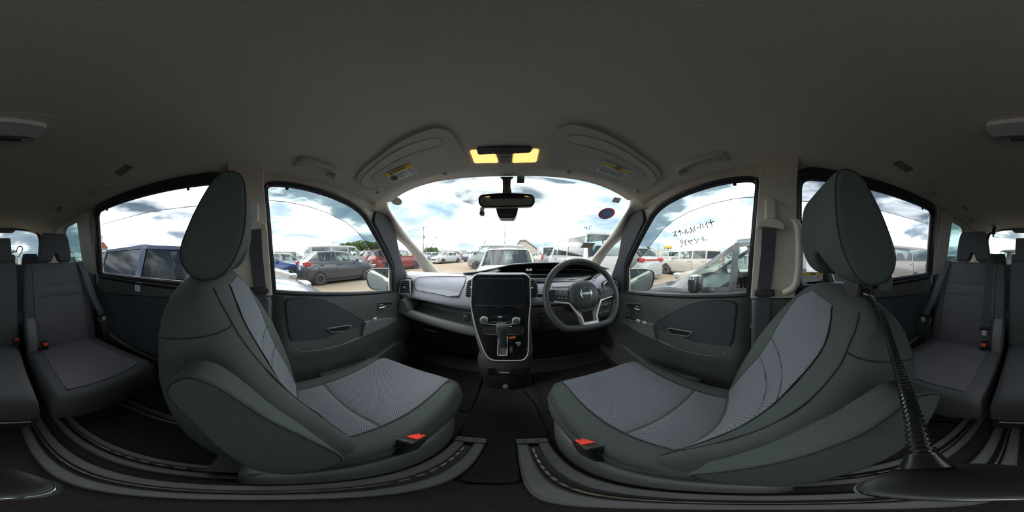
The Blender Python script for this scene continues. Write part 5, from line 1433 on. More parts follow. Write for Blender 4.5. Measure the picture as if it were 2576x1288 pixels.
c = onws(1526, 537.5, 0.009); ex_ = (onws(1531, 537.5, 0.009) - onws(1521, 537.5, 0.009)); ey_ = (onws(1526, 532, 0.009) - onws(1526, 542, 0.009))
for k, wd in enumerate((0.7, 0.95, 1.05, 1.0, 0.8)):
    a = c + ey_ * (0.55 - k * 0.27) + Vector((0, -0.002, 0))
    MB().add([a - ex_ * wd, a + ex_ * wd + ey_ * 0.18, a + ex_ * wd + ey_ * 0.26, a - ex_ * wd + ey_ * 0.08], [(0, 1, 2, 3)]).build('print_line', 'white', SK, smooth=False)
SQ = gsticker('small grey square sticker near the driver side top corner of the windscreen', 1551, 504, 12, 7.5, [('border', 'sticker_brown', 1, [(-1, -0.5), (-0.45, 1), (1, 0.75), (0.4, -1)]), ('field', 'white', 1, [(-0.75, -0.4), (-0.35, 0.75), (0.75, 0.55), (0.3, -0.75)])])
c = onws(1551, 504, 0.011)
text('5', 0.022, 'sticker_brown', 'sticker_digit', SQ, c + Vector((0, -0.003, 0)), (-1, 0, 0), (0, 0, 1))
gsticker('grey oval sticker near the passenger side top corner of the windscreen', 997, 506, 14, 10, [('disc', 'sticker_brown', 1.0, 'o'), ('inner_disc', 'vent_plastic', 0.86, 'o')], rot=-0.25)
gsticker('brown rectangular inspection sticker low on the driver side of the windscreen', 1478, 617, 19, 7, [('edge', 'white', 1, [(-1.0, -1), (-0.55, 1), (1.05, 0.85), (0.65, -1.1)]), ('brown_field', 'sticker_brown', 1, [(-0.75, -0.75), (-0.45, 0.75), (0.9, 0.65), (0.55, -0.85)])])

def handwriting(label, strokes, fn, m, r, loc):
    H = thing('handwriting', label, 'handwriting', loc)
    for st in strokes:
        P = [fn(x, y) for x, y in st]
        MB().tube(P, r, 5, flat=1.0).build('pen_stroke', m, H)
    return H
S_ = 10.733
gw = lambda x, y: onside(1660 + x / S_, 520 + y / S_, -0.004)
line1 = [[(345, 710), (435, 660), (430, 690), (375, 810)], [(410, 750), (465, 800)], [(545, 620), (485, 695)], [(485, 695), (580, 655)], [(535, 640), (560, 775)], [(590, 720), (640, 690)], [(675, 600), (690, 735)], [(710, 600), (725, 680), (740, 725), (780, 670)], [(795, 600), (860, 585)], [(830, 550), (865, 700)], [(815, 660), (835, 720)], [(880, 625), (915, 690)], [(945, 520), (915, 600)], [(925, 590), (960, 670)], [(990, 580), (1055, 555)], [(1085, 460), (1105, 610)], [(1150, 460), (1165, 540), (1175, 575), (1205, 545)], [(1275, 405), (1225, 490)], [(1265, 470), (1300, 585)], [(1310, 435), (1390, 420), (1465, 395)], [(1350, 345), (1390, 450), (1420, 540), (1355, 545)]]
line2 = [[(570, 905), (535, 970)], [(570, 905), (610, 900), (605, 1000), (575, 1105)], [(560, 970), (605, 985)], [(715, 880), (640, 975)], [(680, 940), (710, 1070)], [(755, 945), (880, 895), (840, 950)], [(755, 905), (835, 1000), (880, 1025)], [(925, 860), (965, 930)], [(1040, 860), (970, 995)], [(1165, 815), (1090, 890), (1175, 890)], [(1165, 815), (1175, 930)], [(1205, 905), (1260, 885)]]
handwriting('upper line of Japanese handwriting on the driver door window', line1, gw, 'ink_teal', 0.0020, tuple(gw(900, 600)))
handwriting('shorter lower line of Japanese handwriting on the driver door window', line2, gw, 'ink_teal', 0.0018, tuple(gw(900, 940)))
ww = lambda x, y: onws(1380 + x / 6.44, 480 + y / 6.44, 0.004)
handwriting('pale cyan letters A J written on the windscreen', [[(570, 605), (605, 565), (620, 620)], [(575, 600), (630, 595)], [(640, 580), (700, 575)], [(670, 578), (660, 620), (630, 622)]], ww, 'ink_cyan', 0.0022, tuple(ww(630, 600)))
handwriting('pale cyan circled scribble on the windscreen beside the front pillar', [[(640, 715), (700, 705), (730, 712), (700, 740)], [(620, 800), (650, 780), (700, 775), (740, 790), (730, 815), (680, 828), (635, 820), (620, 800)], [(650, 805), (680, 790), (710, 800), (690, 812)]], ww, 'ink_cyan', 0.0026, tuple(ww(680, 780)))
handwriting('thin grey bent line drawn beside the round sticker', [[(725, 300), (770, 262), (870, 280)]], ww, 'plastic_gray', 0.0008, tuple(ww(790, 275)))
# caution label on the driver-side sliding window
cl = [onside(u, v, -0.003) for u, v in [(2019, 688), (2070, 686), (2070, 706), (2019, 711)]]
CL = thing('window_label', 'white caution label with yellow top on the sliding window behind the driver', 'label', tuple(cl[0]))
MB().add(cl, [(0, 1, 2, 3)]).build('backing', 'white', CL, smooth=False)
ix = Vector((-0.0015, 0, 0))
MB().add([bil(cl, 0, 0, ix), bil(cl, 1, 0, ix), bil(cl, 1, 0.24, ix), bil(cl, 0, 0.24, ix)], [(0, 1, 2, 3)]).build('yellow_strip', 'paper_yellow', CL, smooth=False)
for a in (0.42, 0.50, 0.58): MB().box(bil(cl, a, 0.12, ix * 1.5), (0.001, 0.006, 0.006)).build('caution_mark', 'ink', CL)
for k in range(5):
    b = 0.36 + k * 0.12
    MB().add([bil(cl, 0.05, b, ix), bil(cl, 0.70 if k < 4 else 0.45, b, ix), bil(cl, 0.70 if k < 4 else 0.45, b + 0.03, ix), bil(cl, 0.05, b + 0.03, ix)], [(0, 1, 2, 3)]).build('print_line', 'plastic_gray', CL, smooth=False)
cc = bil(cl, 0.86, 0.60, ix * 1.5)
MB().tube([cc + Vector((0, 0.0125 * math.cos(2 * PI * k / 24), 0.0125 * math.sin(2 * PI * k / 24))) for k in range(24)], 0.0012, 5, closed=True).build('prohibition_ring', 'ink_red', CL)
MB().tube([cc + Vector((0, 0.009, 0.009)), cc - Vector((0, 0.009, 0.009))], 0.0011, 5).build('prohibition_bar', 'ink_red', CL)

# ================================================================== floor things
def matt(name, label, pts, z=0.422, th=0.010):
    o = MB().prism([Vector((x, y, z)) for x, y in round_poly(pts, 0.025, 4)], (0, 0, th)).build(name, 'mat_carpet', bevel=0.003)
    tag(o, label, 'floor mat', group='floor mats')
    e_ = MB().tube([Vector((x, y, z + th)) for x, y in round_poly(pts, 0.025, 4)], 0.004, 6, closed=True).build('mat_binding', 'stitch', o)
    e_.parent = o
    return o
matt('floor_mat', 'black carpet mat in the gap between the front seats', [(-0.075, 0.850), (0.070, 0.850), (0.118, 0.70), (0.124, 0.445), (0.030, 0.44), (0.030, 0.165), (-0.034, 0.165), (-0.034, 0.44), (-0.124, 0.44), (-0.124, 0.66), (-0.112, 0.74)])
matt('floor_mat', 'black carpet mat in the front passenger footwell', [(-0.66, 0.62), (-0.66, 1.04), (-0.16, 1.02), (-0.145, 0.62)])
matt('floor_mat', 'black carpet mat in the driver footwell', [(0.145, 0.62), (0.16, 1.02), (0.66, 1.04), (0.66, 0.62)])
matt('floor_mat', 'dark mat in front of the second row seat behind the passenger', [(-0.44, -0.42), (-0.44, -0.02), (-0.235, -0.02), (-0.235, -0.50)])
matt('floor_mat', 'dark mat in front of the second row seat behind the driver', [(0.44, -0.42), (0.44, -0.02), (0.235, -0.02), (0.235, -0.50)])

def rail(label, xc, y0, y1, w=0.040, side=1):
    R_ = thing('seat_rail', label, 'rail', (xc, (y0 + y1) / 2, 0.42), group='seat rails')
    prof = lambda x0, x1, z: [(x0, 0.42), (x0, z - 0.004), (x0 + 0.004, z), (x1 - 0.004, z), (x1, z - 0.004), (x1, 0.42)]
    for x0, x1 in ((xc - w, xc - 0.012), (xc + 0.012, xc + w)):
        MB().prism([Vector((x, y0, z)) for x, z in prof(x0, x1, 0.446)], (0, y1 - y0, 0)).build('rail_cover', 'rail_cover', R_)
    MB().prism([Vector((x, y0, z)) for x, z in [(xc - 0.012, 0.42), (xc - 0.012, 0.428), (xc + 0.012, 0.428), (xc + 0.012, 0.42)]], (0, y1 - y0, 0)).build('channel', 'rubber', R_)
    MB().prism([Vector((x, y0, z)) for x, z in [(xc - 0.007, 0.428), (xc - 0.007, 0.440), (xc - 0.002, 0.440), (xc - 0.002, 0.428)]], (0, y1 - y0 - 0.03, 0)).build('rail_web', 'rail_metal', R_)
    k = y1 - 0.06
    while k > y1 - 0.30:
        MB().box((xc - 0.0042, k, 0.4402), (0.0052, 0.014, 0.0008)).build('rail_hole', 'rubber', R_); k -= 0.035
    if y1 > 0.3:
        E_ = MB().box((xc, y1 + 0.014, 0.437), (2 * w + 0.004, 0.034, 0.034)).build('end_cap', 'rail_cover', R_, bevel=0.005)
        for q in (-0.022, 0.012):
            MB().lathe([(0.0075, 0), (0.0075, 0.001), (0.006, 0.001)], (xc + q * 1, y1 + 0.014, 0.454), (0, 0, 1), 16).build('cap_screw', 'plastic_dark', E_)
    return R_
rail('long floor rail on the passenger side of the walkway', -0.082, -1.0, 0.395)
rail('long floor rail on the driver side of the walkway', 0.076, -1.0, 0.398)
rail('second floor rail beside the passenger side mat', -0.195, -1.0, 0.0, 0.034)
rail('second floor rail beside the driver side mat', 0.200, -1.0, 0.0, 0.034)
rail('outer floor rail next to the passenger side sliding door', -0.475, -1.0, 0.02, 0.026)
rail('outer floor rail next to the driver side sliding door', 0.475, -1.0, 0.02, 0.026)

# ================================================================== gooseneck camera mount
GN = thing('gooseneck_mount', 'black ribbed gooseneck arm clamped to the driver headrest posts', 'camera mount', (0.27, -0.17, 1.27))
gp = [Vector((0.290, -0.172, 1.268)), Vector((0.269, -0.174, 1.266)), Vector((0.212, -0.156, 1.251)), Vector((0.140, -0.114, 1.226)), Vector((0.085, -0.072, 1.219)), Vector((0.056, -0.044, 1.207)), Vector((0.046, -0.033, 1.200))]
path = catmull(gp, 40)
L = [0.0]
for a, b in zip(path, path[1:]): L.append(L[-1] + (b - a).length)
tot = L[-1]; N = 560; pts = []; rad = []
j = 0
for i in range(N + 1):
    d = tot * i / N
    while j < len(L) - 2 and L[j + 1] < d: j += 1
    t = (d - L[j]) / max(1e-9, L[j + 1] - L[j]); pts.append(path[j].lerp(path[j + 1], t))
    rad.append(0.0046 + 0.0007 * (1 if (d / 0.0042) % 1 < 0.55 else -0.6))
MB().tube(pts, rad, 14).build('gooseneck', 'goose_black', GN)
MB().lathe([(0.009, 0.0), (0.0115, 0.005), (0.0115, 0.020), (0.009, 0.024), (0.007, 0.032)], gp[0] + Vector((0.006, 0.0, 0.001)), gp[1] - gp[0], 24).build('collar', 'goose_black', GN)
CLB = MB().box((0.292, -0.158, 1.276), (0.034, 0.030, 0.062), Matrix.Rotation(0.5, 3, 'Z')).build('clamp_block', 'plastic_black', GN, bevel=0.006)
MB().box((0.318, -0.185, 1.284), (0.085, 0.030, 0.036), Matrix.Rotation(-0.2, 3, 'Z')).build('clamp_jaw', 'plastic_black', GN, bevel=0.006)
kn = Vector((0.268, -0.214, 1.285))
KN = MB().lathe([(0.016, -0.012), (0.018, -0.008), (0.018, 0.010), (0.014, 0.014)], kn, (-0.7, -0.7, 0), 24).build('clamp_knob', 'plastic_dark', GN)
# mounting disc under the camera
dc = Vector((0.033, -0.026, 1.1975))
MB().lathe([(0.014, -0.006), (0.0170, -0.004), (0.0170, 0.000), (0.015, 0.002), (0.006, 0.003)], dc, (0.1, -0.1, 1), 40).build('mount_disc', 'plastic_black', GN)
MB().lathe([(0.0172, -0.0045), (0.0180, -0.0035), (0.0180, -0.002), (0.0172, -0.001)], dc, (0.1, -0.1, 1), 40).build('disc_rim', 'chrome', GN)
MB().lathe([(0.0075, 0), (0.0065, 0.006), (0.0055, 0.012)], gp[-1] - (gp[-1] - gp[-2]).normalized() * 0.0 , (gp[-2] - gp[-1]), 20).build('lower_collar', 'goose_black', GN)

# ================================================================== door mirrors
def door_mirror(s, label):
    Mr = thing('door_mirror', label, 'mirror', (s * 0.86, 0.95, 1.10), group='two door mirrors')
    # outline of the glass in its own plane, facing back and a little inwards
    c = Vector((s * 0.935, 0.905, 1.152))
    nn = Vector((-s * 0.56, -0.82, 0.0)).normalized(); ux = Vector((0, 0, 1)).cross(nn).normalized() * s  # outward
    if ux.x * s < 0: ux = -ux
    uz = Vector((0, 0, 1))
    ol = round_poly([(-0.118, 0.088), (0.04, 0.088), (0.108, 0.070), (0.115, 0.02), (0.094, -0.066), (0.05, -0.094), (-0.098, -0.086), (-0.120, -0.03)], [0.03, 0.05, 0.04, 0.03, 0.04, 0.03, 0.03, 0.03], 4)
    f = lambda p, k, d: c + ux * p[0] * k + uz * p[1] * k + nn * d
    sh = MB().grid([[f(p, 0.5, -0.085) for p in ol], [f(p, 0.86, -0.065) for p in ol], [f(p, 1.02, -0.03) for p in ol], [f(p, 1.0, 0.006) for p in ol], [f(p, 0.95, 0.010) for p in ol], [f(p, 0.93, 0.002) for p in ol]], cu=True).build('mirror_shell', 'paint_own', Mr, angle=180)
    MB().add([f(p, 0.5, -0.085) for p in ol], [tuple(range(len(ol)))]).build('shell_cap', 'paint_own', sh)
    MB().grid([[f(p, 1.0, 0.007) for p in ol], [f(p, 0.95, 0.0112) for p in ol], [f(p, 0.90, 0.003) for p in ol]], cu=True).build('shell_rim', 'plastic_black', sh)
    pl = [f(p, 0.945, 0.003) for p in ol]
    MB().add(pl, [tuple(range(len(pl)))]).build('mirror_glass', 'mirror_glass', Mr, smooth=False)
    MB().tube([c + Vector((-s * 0.05, 0.05, -0.075)), Vector((s * 0.80, 0.98, 1.06)), Vector((s * 0.745, 1.0, 1.06))], [0.03, 0.028, 0.03], 12, flat=0.7).build('mirror_arm', 'plastic_black', Mr)
    return Mr
door_mirror(-1, 'silver door mirror outside the passenger window')
door_mirror(1, 'silver door mirror outside the driver window')
# ================================================================== outside: the parking lot
TILT = math.radians(1.26)
RX = Matrix.Rotation(TILT, 4, 'X')
def gz(x, y): return y * math.tan(TILT)
def place(o, x, y, rz=0.0, z=0.0):
    o.matrix_world = Matrix.Translation((x, y, gz(x, y) + z)) @ RX @ Matrix.Rotation(rz, 4, 'Z')
    return o
def mat_ground():
    m = mat('ground', (0.62, 0.47, 0.34), 0.95, spec=0.1)
    t = m.node_tree; b = t.nodes['Principled BSDF']; co = t.nodes.new('ShaderNodeTexCoord')
    n1 = t.nodes.new('ShaderNodeTexNoise'); n1.inputs['Scale'].default_value = 0.35; n1.inputs['Detail'].default_value = 8
    n2 = t.nodes.new('ShaderNodeTexNoise'); n2.inputs['Scale'].default_value = 9; n2.inputs['Detail'].default_value = 6
    for q in (n1, n2): t.links.new(co.outputs['Object'], q.inputs['Vector'])
    r1 = t.nodes.new('ShaderNodeValToRGB')
    r1.color_ramp.elements[0].position = 0.35; r1.color_ramp.elements[0].color = (0.27, 0.20, 0.14, 1)
    r1.color_ramp.elements[1].position = 0.65; r1.color_ramp.elements[1].color = (0.34, 0.285, 0.22, 1)
    t.links.new(n1.outputs['Fac'], r1.inputs['Fac'])
    mx = t.nodes.new('ShaderNodeMixRGB'); mx.blend_type = 'MULTIPLY'; mx.inputs['Fac'].default_value = 0.5
    r2 = t.nodes.new('ShaderNodeValToRGB'); r2.color_ramp.elements[0].color = (0.6, 0.58, 0.55, 1); r2.color_ramp.elements[1].color = (1, 1, 1, 1)
    t.links.new(n2.outputs['Fac'], r2.inputs['Fac']); t.links.new(r1.outputs['Color'], mx.inputs[1]); t.links.new(r2.outputs['Color'], mx.inputs[2])
    t.links.new(mx.outputs['Color'], b.inputs['Base Color'])
mat_ground()
g = MB().add([(-400, -400, 0), (400, -400, 0), (400, 400, 0), (-400, 400, 0)], [(0, 1, 2, 3)]).build('ground', 'ground', smooth=False)
place(g, 0, 0); tag(g, 'pale brown dirt ground of the parking lot', 'ground', kind='structure')

def paint(name, c, metal=0.35, rough=0.3): return mat('paint_' + name, c, rough, metal=metal, coat=0.7)
for nm, c, mt in (('white', (0.33, 0.335, 0.335), 0.0), ('pearl', (0.35, 0.325, 0.285), 0.0), ('silver', (0.24, 0.255, 0.265), 0.4), ('darkgrey', (0.055, 0.057, 0.066), 0.4), ('bluegrey', (0.085, 0.105, 0.15), 0.45), ('blue', (0.016, 0.045, 0.15), 0.4), ('red', (0.19, 0.03, 0.032), 0.2), ('black', (0.03, 0.03, 0.035), 0.3), ('gunmetal', (0.045, 0.045, 0.050), 0.35), ('palegrey', (0.20, 0.23, 0.255), 0.4)):
    paint(nm, c, mt)
mat_glass('car_glass', (0.42, 0.50, 0.50), 0.16)
mat_glass('car_glass_clear', (0.80, 0.90, 0.86), 0.12)
mat_glass('car_glass_dark', (0.14, 0.16, 0.18), 0.2)
mat('tyre', (0.02, 0.02, 0.021), 0.85)
mat('wheel_silver', (0.50, 0.505, 0.515), 0.4, metal=0.15)
mat('car_trim', (0.03, 0.03, 0.033), 0.6)
mat('tail_red', (0.35, 0.022, 0.026), 0.2, coat=0.5)
mat('head_lamp', (0.35, 0.36, 0.37), 0.1, metal=0.3, coat=0.8)
mat('plate_white', (0.4, 0.4, 0.39), 0.5)
mat('car_seat', (0.08, 0.08, 0.085), 0.9)

# station tables: f (distance from the nose), deck height, cabin height above deck, half-width factor, roof half-width factor
TYPES = {
 'hatch': dict(L=3.92, W=1.69, st=[(0, 0.60, 0, 0.66, 0), (0.06, 0.68, 0, 0.82, 0), (0.22, 0.78, 0, 0.93, 0), (0.55, 0.87, 0, 0.98, 0), (0.95, 0.95, 0.0, 1.0, 0.82), (1.70, 0.97, 0.49, 1.0, 0.74), (2.42, 0.985, 0.54, 1.0, 0.75), (3.30, 1.02, 0.48, 0.99, 0.72), (3.78, 1.05, 0.02, 0.94, 0.74), (3.86, 0.95, 0, 0.90, 0), (3.92, 0.72, 0, 0.80, 0)], cab=(4, 5, 6, 7, 8), wheels=(0.72, 3.24), r=0.30),
 'liftback': dict(L=4.45, W=1.74, st=[(0, 0.58, 0, 0.66, 0), (0.06, 0.66, 0, 0.82, 0), (0.25, 0.76, 0, 0.94, 0), (0.65, 0.85, 0, 0.99, 0), (1.15, 0.93, 0.0, 1.0, 0.82), (1.95, 0.94, 0.50, 1.0, 0.74), (2.75, 0.94, 0.56, 1.0, 0.76), (3.65, 0.93, 0.53, 0.99, 0.74), (4.22, 0.93, 0.02, 0.95, 0.84), (4.36, 0.86, 0, 0.92, 0), (4.45, 0.66, 0, 0.84, 0)], cab=(4, 5, 6, 7, 8), wheels=(0.85, 3.50), r=0.31),
 'sedan': dict(L=4.45, W=1.75, st=[(0, 0.58, 0, 0.66, 0), (0.06, 0.66, 0, 0.82, 0), (0.25, 0.76, 0, 0.94, 0), (0.65, 0.85, 0, 0.99, 0), (1.15, 0.93, 0.0, 1.0, 0.82), (1.95, 0.95, 0.46, 1.0, 0.72), (2.70, 0.96, 0.49, 1.0, 0.73), (3.30, 0.98, 0.42, 1.0, 0.70), (3.95, 1.0, 0.01, 0.97, 0.78), (4.36, 0.97, 0, 0.92, 0), (4.45, 0.75, 0, 0.80, 0)], cab=(4, 5, 6, 7, 8), wheels=(0.85, 3.50), r=0.31),
 'suv': dict(L=4.65, W=1.83, st=[(0, 0.70, 0, 0.70, 0), (0.06, 0.80, 0, 0.86, 0), (0.22, 0.90, 0, 0.95, 0), (0.65, 0.99, 0, 0.99, 0), (1.15, 1.05, 0.0, 1.0, 0.82), (1.85, 1.06, 0.52, 1.0, 0.76), (2.75, 1.08, 0.57, 1.0, 0.77), (3.85, 1.12, 0.50, 0.99, 0.73), (4.42, 1.14, 0.02, 0.95, 0.76), (4.56, 1.02, 0, 0.92, 0), (4.65, 0.78, 0, 0.84, 0)], cab=(4, 5, 6, 7, 8), wheels=(0.90, 3.60), r=0.36),
 'wagon': dict(L=4.75, W=1.78, st=[(0, 0.66, 0, 0.68, 0), (0.06, 0.75, 0, 0.84, 0), (0.22, 0.86, 0, 0.95, 0), (0.62, 0.95, 0, 0.99, 0), (1.10, 1.02, 0.0, 1.0, 0.82), (1.80, 1.03, 0.55, 1.0, 0.78), (2.72, 1.04, 0.62, 1.0, 0.79), (3.62, 1.06, 0.61, 1.0, 0.79), (4.50, 1.08, 0.56, 0.99, 0.77), (4.66, 1.08, 0.02, 0.96, 0.80), (4.70, 0.95, 0, 0.94, 0), (4.75, 0.70, 0, 0.86, 0)], cab=(4, 5, 6, 7, 8, 9), wheels=(0.88, 3.68), r=0.34),
 'minivan': dict(L=4.60, W=1.69, st=[(0, 0.66, 0, 0.70, 0), (0.05, 0.78, 0, 0.86, 0), (0.18, 0.90, 0, 0.95, 0), (0.45, 0.99, 0, 0.99, 0), (0.72, 1.05, 0.0, 1.0, 0.84), (1.55, 1.06, 0.66, 1.0, 0.82), (2.55, 1.07, 0.74, 1.0, 0.84), (3.55, 1.08, 0.74, 1.0, 0.84), (4.42, 1.08, 0.68, 0.99, 0.82), (4.55, 1.08, 0.02, 0.97, 0.85), (4.58, 0.95, 0, 0.95, 0), (4.60, 0.70, 0, 0.90, 0)], cab=(4, 5, 6, 7, 8, 9), wheels=(0.80, 3.62), r=0.32),
 'van': dict(L=4.70, W=1.69, st=[(0, 0.72, 0, 0.78, 0), (0.04, 0.90, 0, 0.90, 0), (0.12, 1.02, 0, 0.97, 0), (0.20, 1.10, 0, 0.99, 0), (0.30, 1.16, 0.0, 1.0, 0.86), (1.00, 1.17, 0.74, 1.0, 0.82), (1.72, 1.17, 0.80, 1.0, 0.85), (3.05, 1.17, 0.81, 1.0, 0.86), (4.52, 1.17, 0.78, 1.0, 0.85), (4.66, 1.15, 0.02, 0.98, 0.88), (4.68, 1.0, 0, 0.97, 0), (4.70, 0.70, 0, 0.93, 0)], cab=(4, 5, 6, 7, 8, 9), wheels=(0.80, 3.30), r=0.33),
}

def patch(la, lb, du, dv, body, glass_off):
    """quad strip between polylines la and lb with a window cut in it; returns (glass verts, faces)"""
    def at(l, u):
        n = len(l) - 1; k = min(int(u * n), n - 1); return l[k].lerp(l[k + 1], u * n - k)
    n = len(la) - 1
    us = [0, du] + [k / n for k in range(1, n) if du < k / n < 1 - du] + [1 - du, 1]
    vs = [0, dv[0], 1 - dv[1], 1]
    G = [[at(la, u).lerp(at(lb, u), v) for u in us] for v in vs]
    m = len(us); gl = []
    fs = []
    for i in range(3):
        for j in range(m - 1):
            if i == 1 and 1 <= j <= m - 3: continue
            fs.append((i * m + j, i * m + j + 1, (i + 1) * m + j + 1, (i + 1) * m + j))
    body.add([p for r in G for p in r], fs)
    gv = G[1][1:-1] + G[2][1:-1]; k = m - 2
    gf = [(j, j + 1, k + j + 1, k + j) for j in range(k - 1)]
    return [p + glass_off for p in gv], gf

WHEEL = {}
def wheel_meshes(r):
    if r in WHEEL: return WHEEL[r]
    t = MB().lathe([(r * 0.62, -0.09), (r * 0.93, -0.095), (r, -0.07), (r, 0.07), (r * 0.93, 0.095), (r * 0.64, 0.092)], (0, 0, 0), (1, 0, 0), 28)
    rim_ = MB().lathe([(r * 0.66, 0.06), (r * 0.66, 0.090), (r * 0.60, 0.094), (r * 0.56, 0.075), (r * 0.2, 0.080), (0.02, 0.088)], (0, 0, 0), (1, 0, 0), 28)
    hol = MB()
    for k in range(8):
        a = 2 * PI * (k + 0.5) / 8
        c = Vector((0.082, math.cos(a) * r * 0.42, math.sin(a) * r * 0.42)); tdir = Vector((0, -math.sin(a), math.cos(a))); rd = Vector((0, math.cos(a), math.sin(a)))
        hol.prism([c + tdir * r * 0.10 + rd * r * 0.10, c - tdir * r * 0.10 + rd * r * 0.10, c - tdir * r * 0.04 - rd * r * 0.14, c + tdir * r * 0.04 - rd * r * 0.14], (0.006, 0, 0))
    WHEEL[r] = (t, rim_, hol); return WHEEL[r]

CARCACHE = {}
def car_build(kind, lod):
    """meshes of one car, shared between copies: list of (part name, mesh, material key or 'PAINT', local matrix, sub-parts)"""
    T = TYPES[kind]; L, W, st = T['L'], T['W'], T['st']; hw = W / 2; zb = 0.20 + (0.05 if kind == 'suv' else 0)
    def sec(i):
        f, dk, ch, wf, rf = st[i]; y = L / 2 - f; w_ = hw * wf
        base = [(w_ * 0.90, zb), (w_ * 0.985, zb + 0.10), (w_, (zb + dk) / 2), (w_ * 0.985, dk - 0.06), (w_ * 0.945, dk)]
        if ch > 0: r_ = hw * rf; base += [(r_, dk + ch - 0.055), (r_ * 0.86, dk + ch - 0.012), (0, dk + ch)]
        else:
            r_ = hw * (rf if rf else 0.80 * wf); base += [(r_ * 0.97, dk + 0.012), (r_ * 0.6, dk + 0.030), (0, dk + 0.036)]
        return [Vector((x, y, z)) for x, z in base]
    S = [sec(i) for i in range(len(st))]
    body = MB(); wins = []
    cab = T['cab']
    mir = lambda p: Vector((-p.x, p.y, p.z))
    for i in range(len(S) - 1):
        A, B = S[i], S[i + 1]
        incab = i in cab and (i + 1) in cab
        first = i == cab[0]; last = incab and (i + 1) == cab[-1]
        for sgn in (1, -1):
            a = A if sgn == 1 else [mir(p) for p in A]; b = B if sgn == 1 else [mir(p) for p in B]
            for r in range(7):
                if incab and r == 4:
                    du = 0.05 / max(0.2, (a[4] - b[4]).length)
                    if first or last:
                        # triangle-ish end windows
                        q = 0.30 if kind in ('hatch', 'sedan', 'suv', 'liftback') else 0.2
                        if last and kind not in ('hatch', 'sedan', 'suv', 'liftback'):
                            body.add([a[4], b[4], b[5], a[5]], [(0, 1, 2, 3)]); continue
                        if first and kind in ('hatch', 'sedan', 'suv', 'liftback', 'wagon', 'minivan', 'van'):
                            la = [a[4], b[4]]; lb = [a[5], b[5]]
                            u0 = 0.34
                            c4, c5 = a[4].lerp(b[4], u0), a[5].lerp(b[5], u0)
                            body.add([a[4], c4, c5, a[5]], [(0, 1, 2, 3)])
                            gv, gf = patch([c4, b[4]], [c5, b[5]], 0.06, (0.10, 0.16), body, Vector((-sgn * 0.012, 0, 0)))
                            wins.append(('side_window', gv, gf, 'clear')); continue
                        body.add([a[4], b[4], b[5], a[5]], [(0, 1, 2, 3)]); continue
                    gv, gf = patch([a[4], b[4]], [a[5], b[5]], du, (0.08, 0.10), body, Vector((-sgn * 0.012, 0, 0)))
                    wins.append(('side_window', gv, gf, 'clear' if i == cab[0] + 1 else 'tint'))
                elif incab and (first or last) and r >= 5: continue
                else: body.add([a[r], a[r + 1], b[r + 1], b[r]], [(0, 1, 2, 3)])
        if incab and (first or last):
            la = [A[5], A[6], A[7], mir(A[6]), mir(A[5])]; lb = [B[5], B[6], B[7], mir(B[6]), mir(B[5])]
            gv, gf = patch(la, lb, 0.05, (0.06, 0.05) if first else (0.07, 0.10), body, Vector((0, 0, -0.010)))
            wins.append(('windscreen' if first else 'rear_window', gv, gf, 'clear' if first else 'tint'))
    for k, e_ in ((0, S[0]), (1, S[-1])):
        loop = e_ + [mir(p) for p in e_[:-1]][::-1]
        body.add(loop, [tuple(range(len(loop)))])
    # underbody
    lo = [s_[0] for s_ in S]
    for a, b in zip(lo, lo[1:]): body.add([a, b, mir(b), mir(a)], [(0, 1, 2, 3)])
    bm = bmesh.new()
    parts = []
    def mesh_of(mb, nm, merge=True, smooth=True, ang=32):
        me = bpy.data.meshes.new(nm); me.from_pydata([tuple(p) for p in mb.v], [], mb.f)
        b2 = bmesh.new(); b2.from_mesh(me)
        if merge: bmesh.ops.remove_doubles(b2, verts=b2.verts, dist=0.0008)
        bmesh.ops.recalc_face_normals(b2, faces=b2.faces); b2.to_mesh(me); b2.free()
        for p in me.polygons: p.use_smooth = smooth
        if smooth: me.set_sharp_from_angle(angle=math.radians(ang))
        return me
    bm.free()
    parts.append(('body', mesh_of(body, 'car_body'), 'PAINT', (0, 0, 0), 1, []))
    for nm, gv, gf, kd in wins:
        parts.append((nm, mesh_of(MB().add(gv, gf), 'car_' + nm, False), 'GLASS_' + kd, (0, 0, 0), 1, []))
    r = T['r']; t, rm, ho = wheel_meshes(r)
    tm, rme, hme = mesh_of(t, 'tyre'), mesh_of(rm, 'wheel_rim'), mesh_of(ho, 'rim_slots')
    arch = mesh_of(MB().lathe([(r * 1.13, -0.10), (r * 1.13, 0.004), (r * 0.3, 0.004)], (0, 0, 0), (1, 0, 0), 28), 'wheel_arch')
    for f in T['wheels']:
        for sgn in (1, -1):
            y = L / 2 - f
            parts.append(('wheel', tm, 'tyre', (sgn * (hw - 0.078), y, r), sgn, [('rim', rme, 'wheel_silver'), ('rim_slots', hme, 'car_trim')] if lod < 2 else [('rim', rme, 'wheel_silver')]))
            parts.append(('wheel_arch', arch, 'car_trim', (sgn * (hw * 0.988), y, r + 0.01), sgn, []))
    # lamps
    dk0, dk1 = st[2][1], st[-3][1]
    def lamp(cx, y, z, w_, d_, h_, nm, m, sgn):
        mb = MB()
        rows = []
        for tz, k in ((-1, 0.75), (-0.6, 1), (0.6, 1), (1, 0.8)):
            rows.append([Vector((cx + w_ / 2 * k * sp(math.cos(2 * PI * q / 16), 3), y + d_ / 2 * k * sp(math.sin(2 * PI * q / 16), 3), z + tz * h_ / 2)) for q in range(16)])
        mb.grid(rows, cu=True, cap=True)
        parts.append((nm, mesh_of(mb, 'car_' + nm), m, (0, 0, 0), 1, []))
    boxy = kind in ('wagon', 'minivan', 'van')
